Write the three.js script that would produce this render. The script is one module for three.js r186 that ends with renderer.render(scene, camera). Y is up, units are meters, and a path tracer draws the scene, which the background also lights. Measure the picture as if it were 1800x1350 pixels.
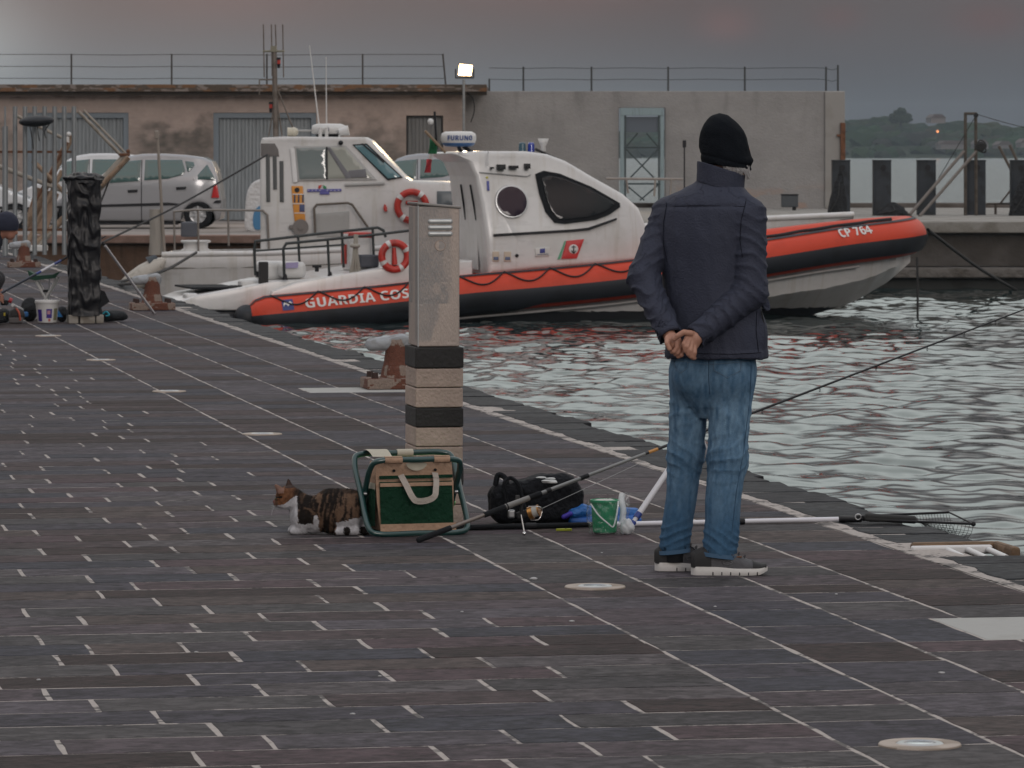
import * as THREE from 'three';
import { mergeGeometries, mergeVertices, toCreasedNormals } from 'three/addons/utils/BufferGeometryUtils.js';
import { RoundedBoxGeometry } from 'three/addons/geometries/RoundedBoxGeometry.js';
import { TessellateModifier } from 'three/addons/modifiers/TessellateModifier.js';
import { FontLoader } from 'three/addons/loaders/FontLoader.js';
import { TextGeometry } from 'three/addons/geometries/TextGeometry.js';

// ---------------------------------------------------------------- camera, sky, sun, exposure
// the photograph: 1800 x 1350 pixels, long lens (8000 px), horizon at row 262, eye 1.62 m above the quay
const F = 8000, CX = 900, HY = 262, EYE = 1.62, WATER = -1.0;
const V3 = THREE.Vector3, PI = Math.PI;
const scene = new THREE.Scene();
const FULLH = 2 * (1350 - HY);
const camera = new THREE.PerspectiveCamera(2 * Math.atan(FULLH / 2 / F) * 180 / PI, 1800 / FULLH, 0.5, 6000);
camera.position.set(0, EYE, 0);
camera.setViewOffset(1800, FULLH, 0, FULLH - 1350, 1800, 1350);
camera.focus = 18.5; camera.userData.fStop = 17;
camera.updateProjectionMatrix();
scene.add(camera);

const renderer = new THREE.WebGLRenderer({ antialias: true });
renderer.setSize(1024, 768);
renderer.toneMapping = THREE.LinearToneMapping;
renderer.toneMappingExposure = 1.0;
renderer.shadowMap.enabled = true;
renderer.shadowMap.type = THREE.PCFSoftShadowMap;

function rng(seed) { let s = seed >>> 0; return () => { s = (s + 0x6D2B79F5) | 0; let t = Math.imul(s ^ (s >>> 15), 1 | s); t = (t + Math.imul(t ^ (t >>> 7), 61 | t)) ^ t; return ((t ^ (t >>> 14)) >>> 0) / 4294967296; }; }
const hash3 = (x, y, z) => { let h = (x * 374761393 + y * 668265263 + z * 2147483647 + 1013904223) | 0; h = Math.imul(h ^ (h >>> 13), 1274126177); h = Math.imul(h ^ (h >>> 16), 2246822519); return ((h ^ (h >>> 15)) >>> 0) / 4294967296; };
const sm = (t) => t * t * (3 - 2 * t);
const lerp = (a, b, t) => a + (b - a) * t;
const clamp = (x, a = 0, b = 1) => Math.min(b, Math.max(a, x));
const step = (a, b, x) => sm(clamp((x - a) / (b - a)));
function noise3(x, y, z, px = 0, py = 0) {   // value noise 0..1, periodic in x and y if px, py given
  const xi = Math.floor(x), yi = Math.floor(y), zi = Math.floor(z), u = sm(x - xi), v = sm(y - yi), w = sm(z - zi);
  const wx = (i) => px ? ((i % px) + px) % px : i, wy = (i) => py ? ((i % py) + py) % py : i;
  const c = (i, j, k) => hash3(wx(xi + i), wy(yi + j), zi + k);
  return lerp(lerp(lerp(c(0, 0, 0), c(1, 0, 0), u), lerp(c(0, 1, 0), c(1, 1, 0), u), v), lerp(lerp(c(0, 0, 1), c(1, 0, 1), u), lerp(c(0, 1, 1), c(1, 1, 1), u), v), w);
}
function fbm(x, y, z = 0, oct = 4, px = 0, py = 0) { let s = 0, a = 0.5, t = 0; for (let o = 0; o < oct; o++) { s += a * noise3(x, y, z + o * 7.3, px, py); t += a; a *= 0.5; x *= 2; y *= 2; z *= 2; px *= 2; py *= 2; } return s / t; }

{ // dusk sky under a thin haze: grey band over the horizon, paler and open higher up, a few pink clouds
  const W = 2048, H = 1024, d = new Float32Array(W * H * 4);
  const mix3 = (a, b, t) => [lerp(a[0], b[0], t), lerp(a[1], b[1], t), lerp(a[2], b[2], t)];
  for (let j = 0; j < H; j++) for (let i = 0; i < W; i++) {
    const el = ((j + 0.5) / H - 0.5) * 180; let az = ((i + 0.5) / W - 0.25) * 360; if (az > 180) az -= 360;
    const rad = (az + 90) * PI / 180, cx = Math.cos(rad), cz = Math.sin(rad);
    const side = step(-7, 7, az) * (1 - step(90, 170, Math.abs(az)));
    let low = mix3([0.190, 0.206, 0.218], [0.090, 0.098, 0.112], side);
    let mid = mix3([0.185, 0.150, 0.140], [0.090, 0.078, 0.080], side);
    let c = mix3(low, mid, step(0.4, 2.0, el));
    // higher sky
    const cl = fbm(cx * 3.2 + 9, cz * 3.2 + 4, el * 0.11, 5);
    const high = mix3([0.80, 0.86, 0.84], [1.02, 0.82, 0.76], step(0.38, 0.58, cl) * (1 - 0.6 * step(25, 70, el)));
    const bank = 4.2 + 15 * step(42, 92, Math.abs(az));   // the grey haze bank is invented, lower seaward so the water mirrors brighter sky
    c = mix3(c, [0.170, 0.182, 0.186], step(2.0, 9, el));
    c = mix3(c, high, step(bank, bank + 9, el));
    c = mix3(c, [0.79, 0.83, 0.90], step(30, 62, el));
    // small pink clouds low over the hills
    for (const [pa, pe, wa, we, k] of [[2.7, 1.57, 0.34, 0.13, 0.03], [4.1, 1.64, 0.28, 0.11, 0.018], [6.0, 1.62, 0.5, 0.18, 0.018], [0.6, 2.0, 1.6, 0.3, 0.012], [-3.5, 1.9, 1.2, 0.3, 0.012]]) {
      const q = Math.exp(-(((az - pa) / wa) ** 2) - ((el - pe) / we) ** 2); c = [c[0] + k * q * 2.2, c[1] + k * q * 0.5, c[2] + k * q * 0.35];
    }
    // bright halo painted into the sky at the left edge of the view
    const q = Math.exp(-(((az + 7.2) / 1.1) ** 2) - ((el - 1.35) / 0.8) ** 2); c = [c[0] + 0.2 * q, c[1] + 0.22 * q, c[2] + 0.22 * q];
    if (el < 0) c = mix3(low, [0.10, 0.12, 0.12], step(0, 12, -el));
    const k = (j * W + i) * 4; d[k] = c[0]; d[k + 1] = c[1]; d[k + 2] = c[2]; d[k + 3] = 1;
  }
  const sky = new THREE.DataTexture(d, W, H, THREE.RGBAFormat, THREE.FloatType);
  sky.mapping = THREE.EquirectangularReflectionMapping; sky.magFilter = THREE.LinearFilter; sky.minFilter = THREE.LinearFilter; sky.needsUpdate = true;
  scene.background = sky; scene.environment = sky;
}
const sun = new THREE.DirectionalLight(new THREE.Color(1.0, 0.91, 0.85), 0.6);
sun.position.set(14, 13, 26); sun.target.position.set(0, 0, -20);
sun.castShadow = true; sun.shadow.radius = 30; sun.shadow.mapSize.set(2048, 2048);
Object.assign(sun.shadow.camera, { left: -40, right: 40, top: 40, bottom: -40, near: 1, far: 200 });
scene.add(sun, sun.target);

// ---------------------------------------------------------------- helpers
const at = (px, py, z) => new V3((px - CX) / F * z, EYE - (py - HY) / F * z, -z);          // photograph pixel + distance -> point
const onG = (px, py, level = 0) => at(px, py, F * (EYE - level) / (py - HY));               // pixel on a level ground
const used = {};
const numbered = (n) => { const k = used[n] ?? 0; used[n] = k + 1; return k ? `${n}_${String(k).padStart(3, '0')}` : n; };
function tag(o, label, category, group, kind) { o.userData.label = label; o.userData.category = category; if (group) o.userData.group = group; if (kind) o.userData.kind = kind; return o; }
function thing(name, label, category, pos = [0, 0, 0], turn = 0, group) { const o = new THREE.Group(); o.name = numbered(name); o.position.set(...(pos.isVector3 ? pos.toArray() : pos)); o.rotation.y = turn; scene.add(o); return tag(o, label, category, group); }
function boxUV(g) {   // uv in metres from the dominant axis of the normal
  const p = g.attributes.position, n = g.attributes.normal, uv = new Float32Array(p.count * 2);
  for (let i = 0; i < p.count; i++) {
    const ax = Math.abs(n.getX(i)), ay = Math.abs(n.getY(i)), az = Math.abs(n.getZ(i));
    if (ay > ax && ay > az) { uv[2 * i] = p.getX(i); uv[2 * i + 1] = p.getZ(i); } else if (ax > az) { uv[2 * i] = p.getZ(i); uv[2 * i + 1] = p.getY(i); } else { uv[2 * i] = p.getX(i); uv[2 * i + 1] = p.getY(i); }
  }
  g.setAttribute('uv', new THREE.BufferAttribute(uv, 2)); return g;
}
function norm(g) { if (g.index) g = g.toNonIndexed(); if (!g.attributes.normal) g.computeVertexNormals(); for (const k of Object.keys(g.attributes)) if (!['position', 'normal', 'uv'].includes(k)) g.deleteAttribute(k); if (!g.userData.keepUV || !g.attributes.uv) boxUV(g); return g; }
const join = (gs) => { gs = (Array.isArray(gs) ? gs : [gs]).map(norm); const r = gs.length > 1 ? mergeGeometries(gs) : gs[0]; return r; };
function mesh(name, gs, mat, parent) { const m = new THREE.Mesh(join(gs), mat); m.name = parent ? name : numbered(name); m.castShadow = m.receiveShadow = true; (parent ?? scene).add(m); return m; }
function struct(name, gs, mat) { const m = mesh(name, gs, mat); m.userData.kind = 'structure'; return m; }
const box = (w, h, d, x = 0, y = 0, z = 0, r = 0, ry = 0, rx = 0, rz = 0) => { const g = r ? new RoundedBoxGeometry(w, h, d, 2, Math.min(r, w / 2.01, h / 2.01, d / 2.01)) : new THREE.BoxGeometry(w, h, d); if (rx) g.rotateX(rx); if (rz) g.rotateZ(rz); if (ry) g.rotateY(ry); g.translate(x, y, z); return g; };
const vv = (p) => p.isVector3 ? p : new V3(...p);
function rod(a, b, r1, r2 = r1, seg = 10) { a = vv(a); b = vv(b); const d = b.clone().sub(a), L = d.length(); const g = new THREE.CylinderGeometry(r2, r1, L, seg, 1); g.translate(0, L / 2, 0); g.applyQuaternion(new THREE.Quaternion().setFromUnitVectors(new V3(0, 1, 0), d.normalize())); g.translate(a.x, a.y, a.z); return g; }
const tube = (pts, r, n = 32, seg = 8, closed = false) => new THREE.TubeGeometry(new THREE.CatmullRomCurve3(pts.map(vv), closed, 'centripetal'), n, r, seg, closed);
function poly(pts, r, seg = 8) { const gs = []; for (let i = 0; i + 1 < pts.length; i++) gs.push(rod(pts[i], pts[i + 1], r, r, seg)); for (let i = 1; i + 1 < pts.length; i++) { const s = new THREE.SphereGeometry(r, seg, 6); s.translate(...vv(pts[i]).toArray()); gs.push(s); } return mergeGeometries(gs.map(norm)); }
const lathe = (prof, seg = 32) => new THREE.LatheGeometry(prof.map(([x, y]) => new THREE.Vector2(x, y)), seg);
const mv = (g, x, y, z, ry = 0, rx = 0, rz = 0) => { if (rx) g.rotateX(rx); if (rz) g.rotateZ(rz); if (ry) g.rotateY(ry); g.translate(x, y, z); return g; };
function shape(pts, holes = []) { const s = new THREE.Shape(pts.map(([x, y]) => new THREE.Vector2(x, y))); for (const h of holes) s.holes.push(new THREE.Path(h.map(([x, y]) => new THREE.Vector2(x, y)))); return s; }
const extr = (pts, depth, bevel = 0, holes = [], seg = 2) => { const g = new THREE.ExtrudeGeometry(shape(pts, holes), { depth, bevelEnabled: bevel > 0, bevelSize: bevel, bevelThickness: bevel, bevelSegments: seg, bevelOffset: -bevel, curveSegments: 12 }); return g; };
const smoothPts = (pts, n = 60) => new THREE.CatmullRomCurve3(pts.map(([x, y]) => new V3(x, y, 0)), true, 'centripetal').getPoints(n).slice(0, n).map((p) => [p.x, p.y]);
const crease = (g, a = 0.6) => toCreasedNormals(g, a);
const tess = (g, e = 0.16) => new TessellateModifier(e, 8).modify(g.index ? g.toNonIndexed() : g);
function deform(g, fn) { const p = g.attributes.position, v = new V3(); for (let i = 0; i < p.count; i++) { v.fromBufferAttribute(p, i); fn(v); p.setXYZ(i, v.x, v.y, v.z); } g.computeVertexNormals(); return g; }
function grid(nu, nv, fn, keep = false) {   // parametric sheet, fn(u, v) in 0..1 -> [x, y, z]
  const P = [], I = [], U = []; for (let j = 0; j <= nv; j++) for (let i = 0; i <= nu; i++) { P.push(...fn(i / nu, j / nv)); U.push(i / nu, j / nv); }
  for (let j = 0; j < nv; j++) for (let i = 0; i < nu; i++) { const a = j * (nu + 1) + i, b = a + 1, c = a + nu + 1, e = c + 1; I.push(a, b, e, a, e, c); }
  const g = new THREE.BufferGeometry(); g.setAttribute('position', new THREE.Float32BufferAttribute(P, 3)); g.setAttribute('uv', new THREE.Float32BufferAttribute(U, 2)); g.setIndex(I); g.computeVertexNormals(); if (keep) g.userData.keepUV = true; return g;
}
function localPlane(group, w) {   // photograph pixel -> [u, v] on the plane z = w of a thing (its own frame)
  group.updateMatrixWorld(true); const inv = group.matrixWorld.clone().invert(), o = new V3(0, EYE, 0).applyMatrix4(inv);
  return (px, py, ww = w) => { const d = at(px, py, 1).applyMatrix4(inv).sub(o); const t = (ww - o.z) / d.z; return [o.x + d.x * t, o.y + d.y * t]; };
}
// ---- textures
function tex(W, H, fn, srgb = true, rep = 1) {
  const d = new Uint8Array(W * H * 4), e = (c) => 255 * clamp(srgb ? (c <= 0.0031308 ? 12.92 * c : 1.055 * c ** (1 / 2.4) - 0.055) : c);
  for (let j = 0; j < H; j++) for (let i = 0; i < W; i++) { const c = fn(i / W, j / H), k = (j * W + i) * 4; d[k] = e(c[0]); d[k + 1] = e(c[1]); d[k + 2] = e(c[2]); d[k + 3] = c[3] === undefined ? 255 : 255 * clamp(c[3]); }
  const t = new THREE.DataTexture(d, W, H); t.wrapS = t.wrapT = THREE.RepeatWrapping; t.magFilter = THREE.LinearFilter; t.minFilter = THREE.LinearMipmapLinearFilter; t.generateMipmaps = true; t.repeat.set(rep, rep); if (srgb) t.colorSpace = THREE.SRGBColorSpace; t.needsUpdate = true; return t;
}
const g1 = (x) => [x, x, x];
const TX = {
  fine: tex(512, 512, (u, v) => g1(fbm(u * 64, v * 64, 1, 4, 64, 64)), false),
  cloth: tex(512, 512, (u, v) => g1(fbm(u * 10, v * 10, 3, 5, 10, 10)), false),
  blotch: tex(512, 512, (u, v) => g1(0.72 + 0.28 * fbm(u * 6, v * 6, 5, 6, 6, 6))),
  dirt: tex(512, 512, (u, v) => { const a = step(0.5, 0.7, fbm(u * 5, v * 5, 8, 6, 5, 5)), b = fbm(u * 40, v * 40, 9, 3, 40, 40); const k = 1 - 0.3 * a - 0.12 * b; return [k, k * (1 - 0.03 * a), k * (1 - 0.08 * a)]; }),
  hull: tex(512, 512, (u, v) => { const a = step(0.48, 0.75, fbm(u * 6, v * 6, 18, 6, 6, 6)), b = fbm(u * 40, v * 40, 19, 3, 40, 40), st = step(0.56, 0.8, fbm(u * 44, v * 3, 33, 4, 44, 3)), sc = step(0.66, 0.72, fbm(u * 9, v * 30, 35, 5, 9, 30)); const k = 1 - 0.08 * a - 0.06 * b - 0.10 * st - 0.08 * sc; return [k, k * (1 - 0.02 * st), k * (1 - 0.06 * st - 0.02 * a)]; }),
  faint: tex(512, 512, (u, v) => { const a = step(0.48, 0.75, fbm(u * 6, v * 6, 18, 6, 6, 6)), b = fbm(u * 40, v * 40, 19, 3, 40, 40); const k = 1 - 0.09 * a - 0.06 * b; return [k, k * (1 - 0.01 * a), k * (1 - 0.03 * a)]; }),
  streak: tex(256, 512, (u, v) => { const k = 1 - 0.28 * step(0.5, 0.8, fbm(u * 24, v * 3, 11, 5, 24, 3)); return [k, k * 0.99, k * 0.96]; }),
};
const rep = (t, x, y = x) => { const c = t.clone(); c.repeat.set(x, y); c.needsUpdate = true; return c; };
const col = (c) => Array.isArray(c) ? new THREE.Color().setRGB(...c) : new THREE.Color(c);
function M(c, roughness = 0.7, o = {}) { let { metal = 0, bump, bumpScale = 0.002, phys, spec, ...r } = o; if (spec !== undefined) phys = { ...(phys ?? {}), specularIntensity: spec }; const p = { color: col(c), roughness, metalness: metal, ...r }; if (bump) { p.bumpMap = bump; p.bumpScale = bumpScale; } return phys ? new THREE.MeshPhysicalMaterial({ ...p, ...phys }) : new THREE.MeshStandardMaterial(p); }
const font = await new FontLoader().loadAsync('fonts/droid/droid_sans_bold.typeface.json');
function text(s, size, depth = 0.004) { const g = new TextGeometry(s, { font, size, depth, curveSegments: 3, bevelEnabled: false }); g.computeBoundingBox(); return g; }
const MT = {
  black: M([0.010, 0.010, 0.012], 0.55, { spec: 0.6 }), rubber: M([0.011, 0.012, 0.014], 0.8, { spec: 0.35 }), steel: M([0.45, 0.46, 0.47], 0.35, { metal: 1 }), chrome: M([0.7, 0.7, 0.7], 0.15, { metal: 1 }),
  galv: M([0.30, 0.32, 0.33], 0.55, { metal: 0.6, map: rep(TX.blotch, 3) }), white: M([0.62, 0.62, 0.61], 0.4, { map: rep(TX.faint, 0.5) }), gel: M([0.62, 0.615, 0.61], 0.3, { map: rep(TX.hull, 0.4), phys: { clearcoat: 0.4, clearcoatRoughness: 0.2 } }),
  concrete: M([0.26, 0.25, 0.23], 0.9, { map: rep(TX.dirt, 0.4), bump: rep(TX.fine, 0.5), bumpScale: 0.006 }), darkConcrete: M([0.12, 0.105, 0.095], 0.95, { map: rep(TX.dirt, 0.3), bump: rep(TX.fine, 0.5), bumpScale: 0.01 }),
  rust: M([0.16, 0.07, 0.035], 0.9, { map: rep(TX.dirt, 2), bump: rep(TX.fine, 2), bumpScale: 0.004 }), glassDark: M([0.010, 0.011, 0.013], 0.09, { spec: 0.7 }), rope: M([0.33, 0.31, 0.27], 0.95), ropeDark: M([0.03, 0.03, 0.03], 0.9),
};
// ================================================================ the setting: water, near quay, far quay, hills
const QA = Math.atan(1440 / F);                                  // the quay runs 10 degrees to the left of the view
const q2w = (a, b, y = 0) => new V3(b * Math.cos(QA) - a * Math.sin(QA), y, -(a * Math.cos(QA) + b * Math.sin(QA)));
{ // harbour water, rippled for real
  const wave = [], r = rng(5);
  for (let i = 0; i < 46; i++) { const L = 0.17 * Math.pow(9, i / 45), ang = -0.3 + (r() - 0.5) * 4.6, k = 2 * PI / L; wave.push([k * Math.cos(ang + PI / 2), k * Math.sin(ang + PI / 2), r() * 7, 0.0036 * Math.pow(L, 1.02) * (0.6 + 0.8 * r())]); }
  const hgt = (x, z) => { let s = 0; for (const [a, b, p, A] of wave) s += A * Math.sin(a * x + b * z + p); const calm = 0.72 + 0.56 * fbm(x * 0.16 + 3, z * 0.07 + 7, 2, 2); return s * calm; };
  const N = 360, rows = []; let z = 15; while (z < 92) { rows.push(z); z += 0.038 + 0.0008 * (z - 15); }
  const P = [], I = [];
  rows.forEach((zz) => { const hw = 0.135 * zz + 1.5; for (let i = 0; i <= N; i++) { const x = -hw + 2 * hw * i / N; P.push(x, WATER + hgt(x, -zz), -zz); } });
  for (let j = 0; j + 1 < rows.length; j++) for (let i = 0; i < N; i++) { const a = j * (N + 1) + i, b = a + 1, c = a + N + 1, e = c + 1; I.push(a, b, e, a, e, c); }
  const g = new THREE.BufferGeometry(); g.setAttribute('position', new THREE.Float32BufferAttribute(P, 3)); g.setIndex(I); g.computeVertexNormals();
  const wm = new THREE.MeshPhysicalMaterial({ color: col([0.018, 0.03, 0.03]), roughness: 0.03, ior: 1.33, specularIntensity: 1 });
  struct('harbour_water', g, wm);
  const open = new THREE.PlaneGeometry(1500, 1660, 1, 1); open.rotateX(-PI / 2); open.translate(120, WATER - 0.22, -820);
  const om = new THREE.MeshPhysicalMaterial({ color: col([0.02, 0.035, 0.037]), roughness: 0.18, ior: 1.33, bumpMap: rep(TX.cloth, 0.06, 0.03), bumpScale: 0.9 });
  struct('open_sea', open, om);
}
// ---- near quay: bedding, face wall, paving stones
const quay = new THREE.Group(); quay.name = numbered('quay'); quay.rotation.y = QA; quay.userData.kind = 'structure'; scene.add(quay);
const stoneMats = [[0.083, 0.080, 0.082], [0.092, 0.083, 0.086], [0.070, 0.070, 0.077], [0.085, 0.086, 0.083], [0.078, 0.067, 0.066], [0.102, 0.099, 0.097], [0.064, 0.068, 0.076], [0.090, 0.080, 0.073], [0.058, 0.049, 0.047], [0.087, 0.071, 0.073], [0.096, 0.093, 0.098], [0.074, 0.075, 0.074]];
const stoneTex = [0, 1, 2].map((k) => tex(512, 512, (u, v) => {
  const a = fbm(u * 5, v * 5, 20 + k, 5, 5, 5), b = fbm(u * 26, v * 34, 30 + k, 4, 26, 34), f = fbm(u * 110, v * 110, 70 + k, 2, 110, 110), sp = step(0.66, 0.74, b) * 0.35, ef = step(0.60, 0.70, fbm(u * 6, v * 9, 50 + k * 3, 6, 6, 9)) * step(0.42, 0.58, b) * 1.5;
  const w = 0.52 + 0.62 * a + 1.25 * (b - 0.5) + 0.5 * (f - 0.5) + sp; return [w * (1 + ef * 0.5) * 0.78, w * (1 + ef * 0.5) * 0.78, w * (1 + ef * 0.52) * 0.785];
}));
const stoneBump = tex(512, 512, (u, v) => g1(0.6 * fbm(u * 22, v * 22, 90, 4, 22, 22) + 0.4 * fbm(u * 80, v * 80, 91, 3, 80, 80)), false);
const paveMats = stoneMats.flatMap((c, i) => [0, 1].map((k) => M(c.map((x, q) => (0.08 + 1.55 * (x - 0.08)) * [0.79, 0.71, 0.77][q]), 0.78, { spec: 0.45, map: stoneTex[(i + k) % 3], bump: stoneBump, bumpScale: 0.007 })));
const mortarTex = tex(1024, 1024, (u, v) => { const n = fbm(u * 24, v * 24, 61, 5, 24, 24), f = fbm(u * 160, v * 160, 62, 3, 160, 160), k = step(0.33, 0.46, n + 0.35 * (f - 0.5)), w = 0.8 + 0.4 * f; return [lerp(0.10, 0.36, k) * w, lerp(0.092, 0.325, k) * w, lerp(0.088, 0.30, k) * w]; });
const mortarMat = M([1, 1, 1], 0.95, { map: rep(mortarTex, 0.5), bump: rep(TX.fine, 2), bumpScale: 0.003 });
{
  const R = rng(77);
  // mortar bed and body
  const bed = grid(110, 500, (u, v) => { const b = -14 + 19.02 * u, a = 6 + 88 * Math.pow(v, 1.8); return [b, -0.0008 + 0.0005 * (R() - 0.5), -a]; });
  mesh('mortar_bed', bed, mortarMat, quay);
  mesh('quay_wall', box(19.0, 1.86, 90, -4.46, -0.945, -50), MT.darkConcrete, quay);
  // one stone: a slab with worn, bevelled, slightly uneven edges; (b0,b1) across, (a0,a1) along
  function stone(b0, b1, a0, a1, top, rough = 0.004, gap = 0.006, depth = 0.03) {
    b0 += gap; b1 -= gap; a0 += gap * 1.05; a1 -= gap * 1.05; const c = 0.005, n = Math.max(2, Math.round((b1 - b0) / 0.16)), m = Math.max(1, Math.round((a1 - a0) / 0.16)), out = [];
    const e = (k) => (R() - 0.5) * 2 * rough;
    for (let i = 0; i <= n; i++) out.push([lerp(b0, b1, i / n), a0 + e()]); for (let i = 1; i <= m; i++) out.push([b1 + e(), lerp(a0, a1, i / m)]);
    for (let i = n - 1; i >= 0; i--) out.push([lerp(b0, b1, i / n), a1 + e()]); for (let i = m - 1; i >= 1; i--) out.push([b0 + e(), lerp(a0, a1, i / m)]);
    const cb = (b0 + b1) / 2, ca = (a0 + a1) / 2, P = [], I = [], K = out.length, tb = (R() - 0.5) * 0.003, ta = (R() - 0.5) * 0.003;
    const H = (b, a) => top + (b - cb) * tb + (a - ca) * ta;
    for (const [b, a] of out) { const ib = b + Math.sign(cb - b) * c, ia = a + Math.sign(ca - a) * c; P.push(ib, H(ib, ia), -ia); }
    for (const [b, a] of out) P.push(b, H(b, a) - c * 0.8, -a); for (const [b, a] of out) P.push(b, top - depth, -a);
    P.push(cb, H(cb, ca), -ca);
    for (let i = 0; i < K; i++) { const j = (i + 1) % K; I.push(3 * K, i, j, i, K + i, K + j, i, K + j, j, K + i, 2 * K + i, 2 * K + j, K + i, 2 * K + j, K + j); }
    const g = new THREE.BufferGeometry(); g.setAttribute('position', new THREE.Float32BufferAttribute(P, 3)); g.setIndex(I);
    const gg = crease(g, 0.3), u0 = R() * 7, v0 = R() * 7; boxUV(gg); const uv = gg.attributes.uv; for (let i = 0; i < uv.count; i++) uv.setXY(i, uv.getX(i) + u0, uv.getY(i) + v0); gg.userData.keepUV = true; return gg;
  }
  const all = [], COLS = [3.08, 3.495, 3.91, 4.31, 4.79], AMAX = 92;
  const slabs = [[14.5, 15.2, 4.2, 4.79], [30.0, 30.62, 4.04, 4.79]], lamps = [11.97, 16.49, 21.07, 25.66, 30.3, 34.9, 39.5, 44.1].map((a) => [a, 3.28]);
  for (let c = 0; c < 4; c++) { let a = 8 + 0.1 * c; while (a < AMAX) { const len = [0.3, 0.42, 0.55, 0.36][Math.floor(R() * 4)] * (a > 40 ? 1.6 : 1); let a1 = a + len, skip = false;
    for (const [s0, s1, t0] of slabs) if (a1 > s0 && a < s1 && COLS[c + 1] > t0 + 0.05) { if (a < s0 - 0.08) a1 = s0; else { skip = true; a1 = s1; if (COLS[c] < t0 - 0.05) all.push([COLS[c], t0, s0, s1, 0]); } }
    if (!skip) all.push([COLS[c], COLS[c + 1], a, a1, 0]); a = a1; } }
  let prevRow = []; for (let a = 8; a < AMAX; a += 0.3 * (a > 40 ? 2 : 1)) { const da = 0.3 * (a > 40 ? 2 : 1); let b = 3.08, cur = []; while (b > (a < 24 ? -1.6 - 0.1 * a : -a * 0.42)) { const L = (R() < 0.25 ? 0.3 + 0.15 * R() : 0.52 + 0.16 * R()) * (a > 40 ? 2.2 : 1), b1 = b - L; let b0 = b1; for (let k = 0; k < 4 && prevRow.some((q) => Math.abs(q - b0) < 0.11); k++) b0 -= 0.07; cur.push(b0); all.push([b0, b, a, a + da, 0]); b = b0; } prevRow = cur; }
  // dark old edge stones between the mortar strip and the water
  const edge = []; { let a = 9; while (a < AMAX) { const L = 0.26 + 0.4 * R(); if (!(a + L > 17.5 && a < 17.86)) edge.push([4.842 + 0.02 * R(), 5.17 + 0.07 * R() - (a > 36 ? 0.06 : 0), a, a + L]); a += L; } }
  const inView = ([b0, b1, a0, a1]) => { const p = q2w((a0 + a1) / 2, (b0 + b1) / 2); const px = CX + p.x / -p.z * F, py = HY + EYE / -p.z * F; return px > -250 && px < 2050 && py < 1440; };
  const vis = all.filter(inView).sort((p, q) => (p[2] - q[2]));
  const near = new Set(vis.slice(0, 262)), rest = Array.from({ length: 6 }, () => []);
  for (const s of all) { const g = stone(s[0], s[1], s[2], s[3], 0.0006 + 0.0012 * (R() - 0.5), 0.0042, 0.003 + 0.0028 * R()), k = Math.floor(R() * paveMats.length); if (near.has(s)) { const m = mesh('paving_stone', g, paveMats[k], quay); } else if (s[2] > 8) rest[k % 6].push(g); }
  rest.forEach((gs, k) => { if (gs.length) { const m = mesh('far_paving', gs, paveMats[k * 4 + (k % 2)], quay); m.userData.kind = 'stuff'; } });
  const edgeMats = [[0.035, 0.038, 0.042], [0.045, 0.047, 0.05], [0.03, 0.031, 0.035]].map((c, i) => M(c.map((x) => x * 1.0), 0.8, { spec: 0.5, map: stoneTex[i], bump: rep(TX.cloth, 2), bumpScale: 0.012 }));
  let ne = 0; const far = [];
  for (const s of edge) { const g = stone(s[0], s[1], s[2], s[3], 0.002 + 0.008 * (R() - 0.4), 0.02, 0.013, 0.25); if (ne++ < 38) mesh('edge_stone', g, edgeMats[ne % 3], quay); else far.push(g); }
  mesh('far_edge_stones', far, edgeMats[1], quay).userData.kind = 'stuff';
  // rounded lower course below the edge stones
  mesh('edge_mortar', grid(2, 400, (u, v) => { const a = 9 + 83 * v; return [4.79 + 0.062 * u + (u === 0.5 ? 0 : 0.012 * (R() - 0.5)), 0.0015 + 0.002 * (R() - 0.5), -a]; }), mortarMat, quay);
  const slabMat = M([0.34, 0.34, 0.325], 0.8, { map: rep(TX.faint, 1.3), bump: TX.fine, bumpScale: 0.002 });
  for (const [a0, a1, b0, b1] of slabs) mesh('pale_slab', stone(b0, b1, a0, a1, 0.001, 0.003, 0.003), slabMat, quay);
  // recessed ground lights: cement ring, steel rim, glass
  const ringM = M([0.42, 0.36, 0.31], 0.85, { map: rep(TX.dirt, 2) }), lensM = M([0.45, 0.50, 0.52], 0.12, { phys: { clearcoat: 1 } });
  const names = ['nearest in-ground light, in the bottom right corner of the paving', 'in-ground light in front of the standing man', '', 'in-ground light left of the pillar, level with its lower black band', 'in-ground light on the quay level with the near mooring bollard', 'in-ground light nearer of the two before the wrapped pillar', 'small in-ground light just in front of the wrapped pillar'];
  lamps.forEach(([a, b], i) => { if (i === 2 || i > 6) return; const t = thing('ground_light', names[i], 'ground light', q2w(a, b + (i > 2 ? -0.1 - 0.05 * (i - 3) : 0), 0.003), QA, 'round lights set into the paving');
    mesh('cement_ring', lathe([[0.066, 0.001], [0.066, 0.004], [0.110, 0.004], [0.113, 0.0], [0.113, -0.02]], 40), ringM, t); mesh('steel_rim', lathe([[0.044, 0.004], [0.046, 0.007], [0.060, 0.006], [0.0655, 0.002]], 40), MT.steel, t); mesh('lens', lathe([[0, 0.0055], [0.03, 0.005], [0.044, 0.0035]], 32), lensM, t); });
  // the ladder let into the quay edge
  const lad = thing('quay_ladder', 'white ladder rungs let into the notch at the quay edge', 'ladder', q2w(17.68, 5.02, 0), QA);
  const ladM = M([0.62, 0.62, 0.62], 0.4), brown = M([0.20, 0.13, 0.08], 0.9, { map: rep(TX.dirt, 3), bump: TX.fine, bumpScale: 0.004 });
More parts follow.
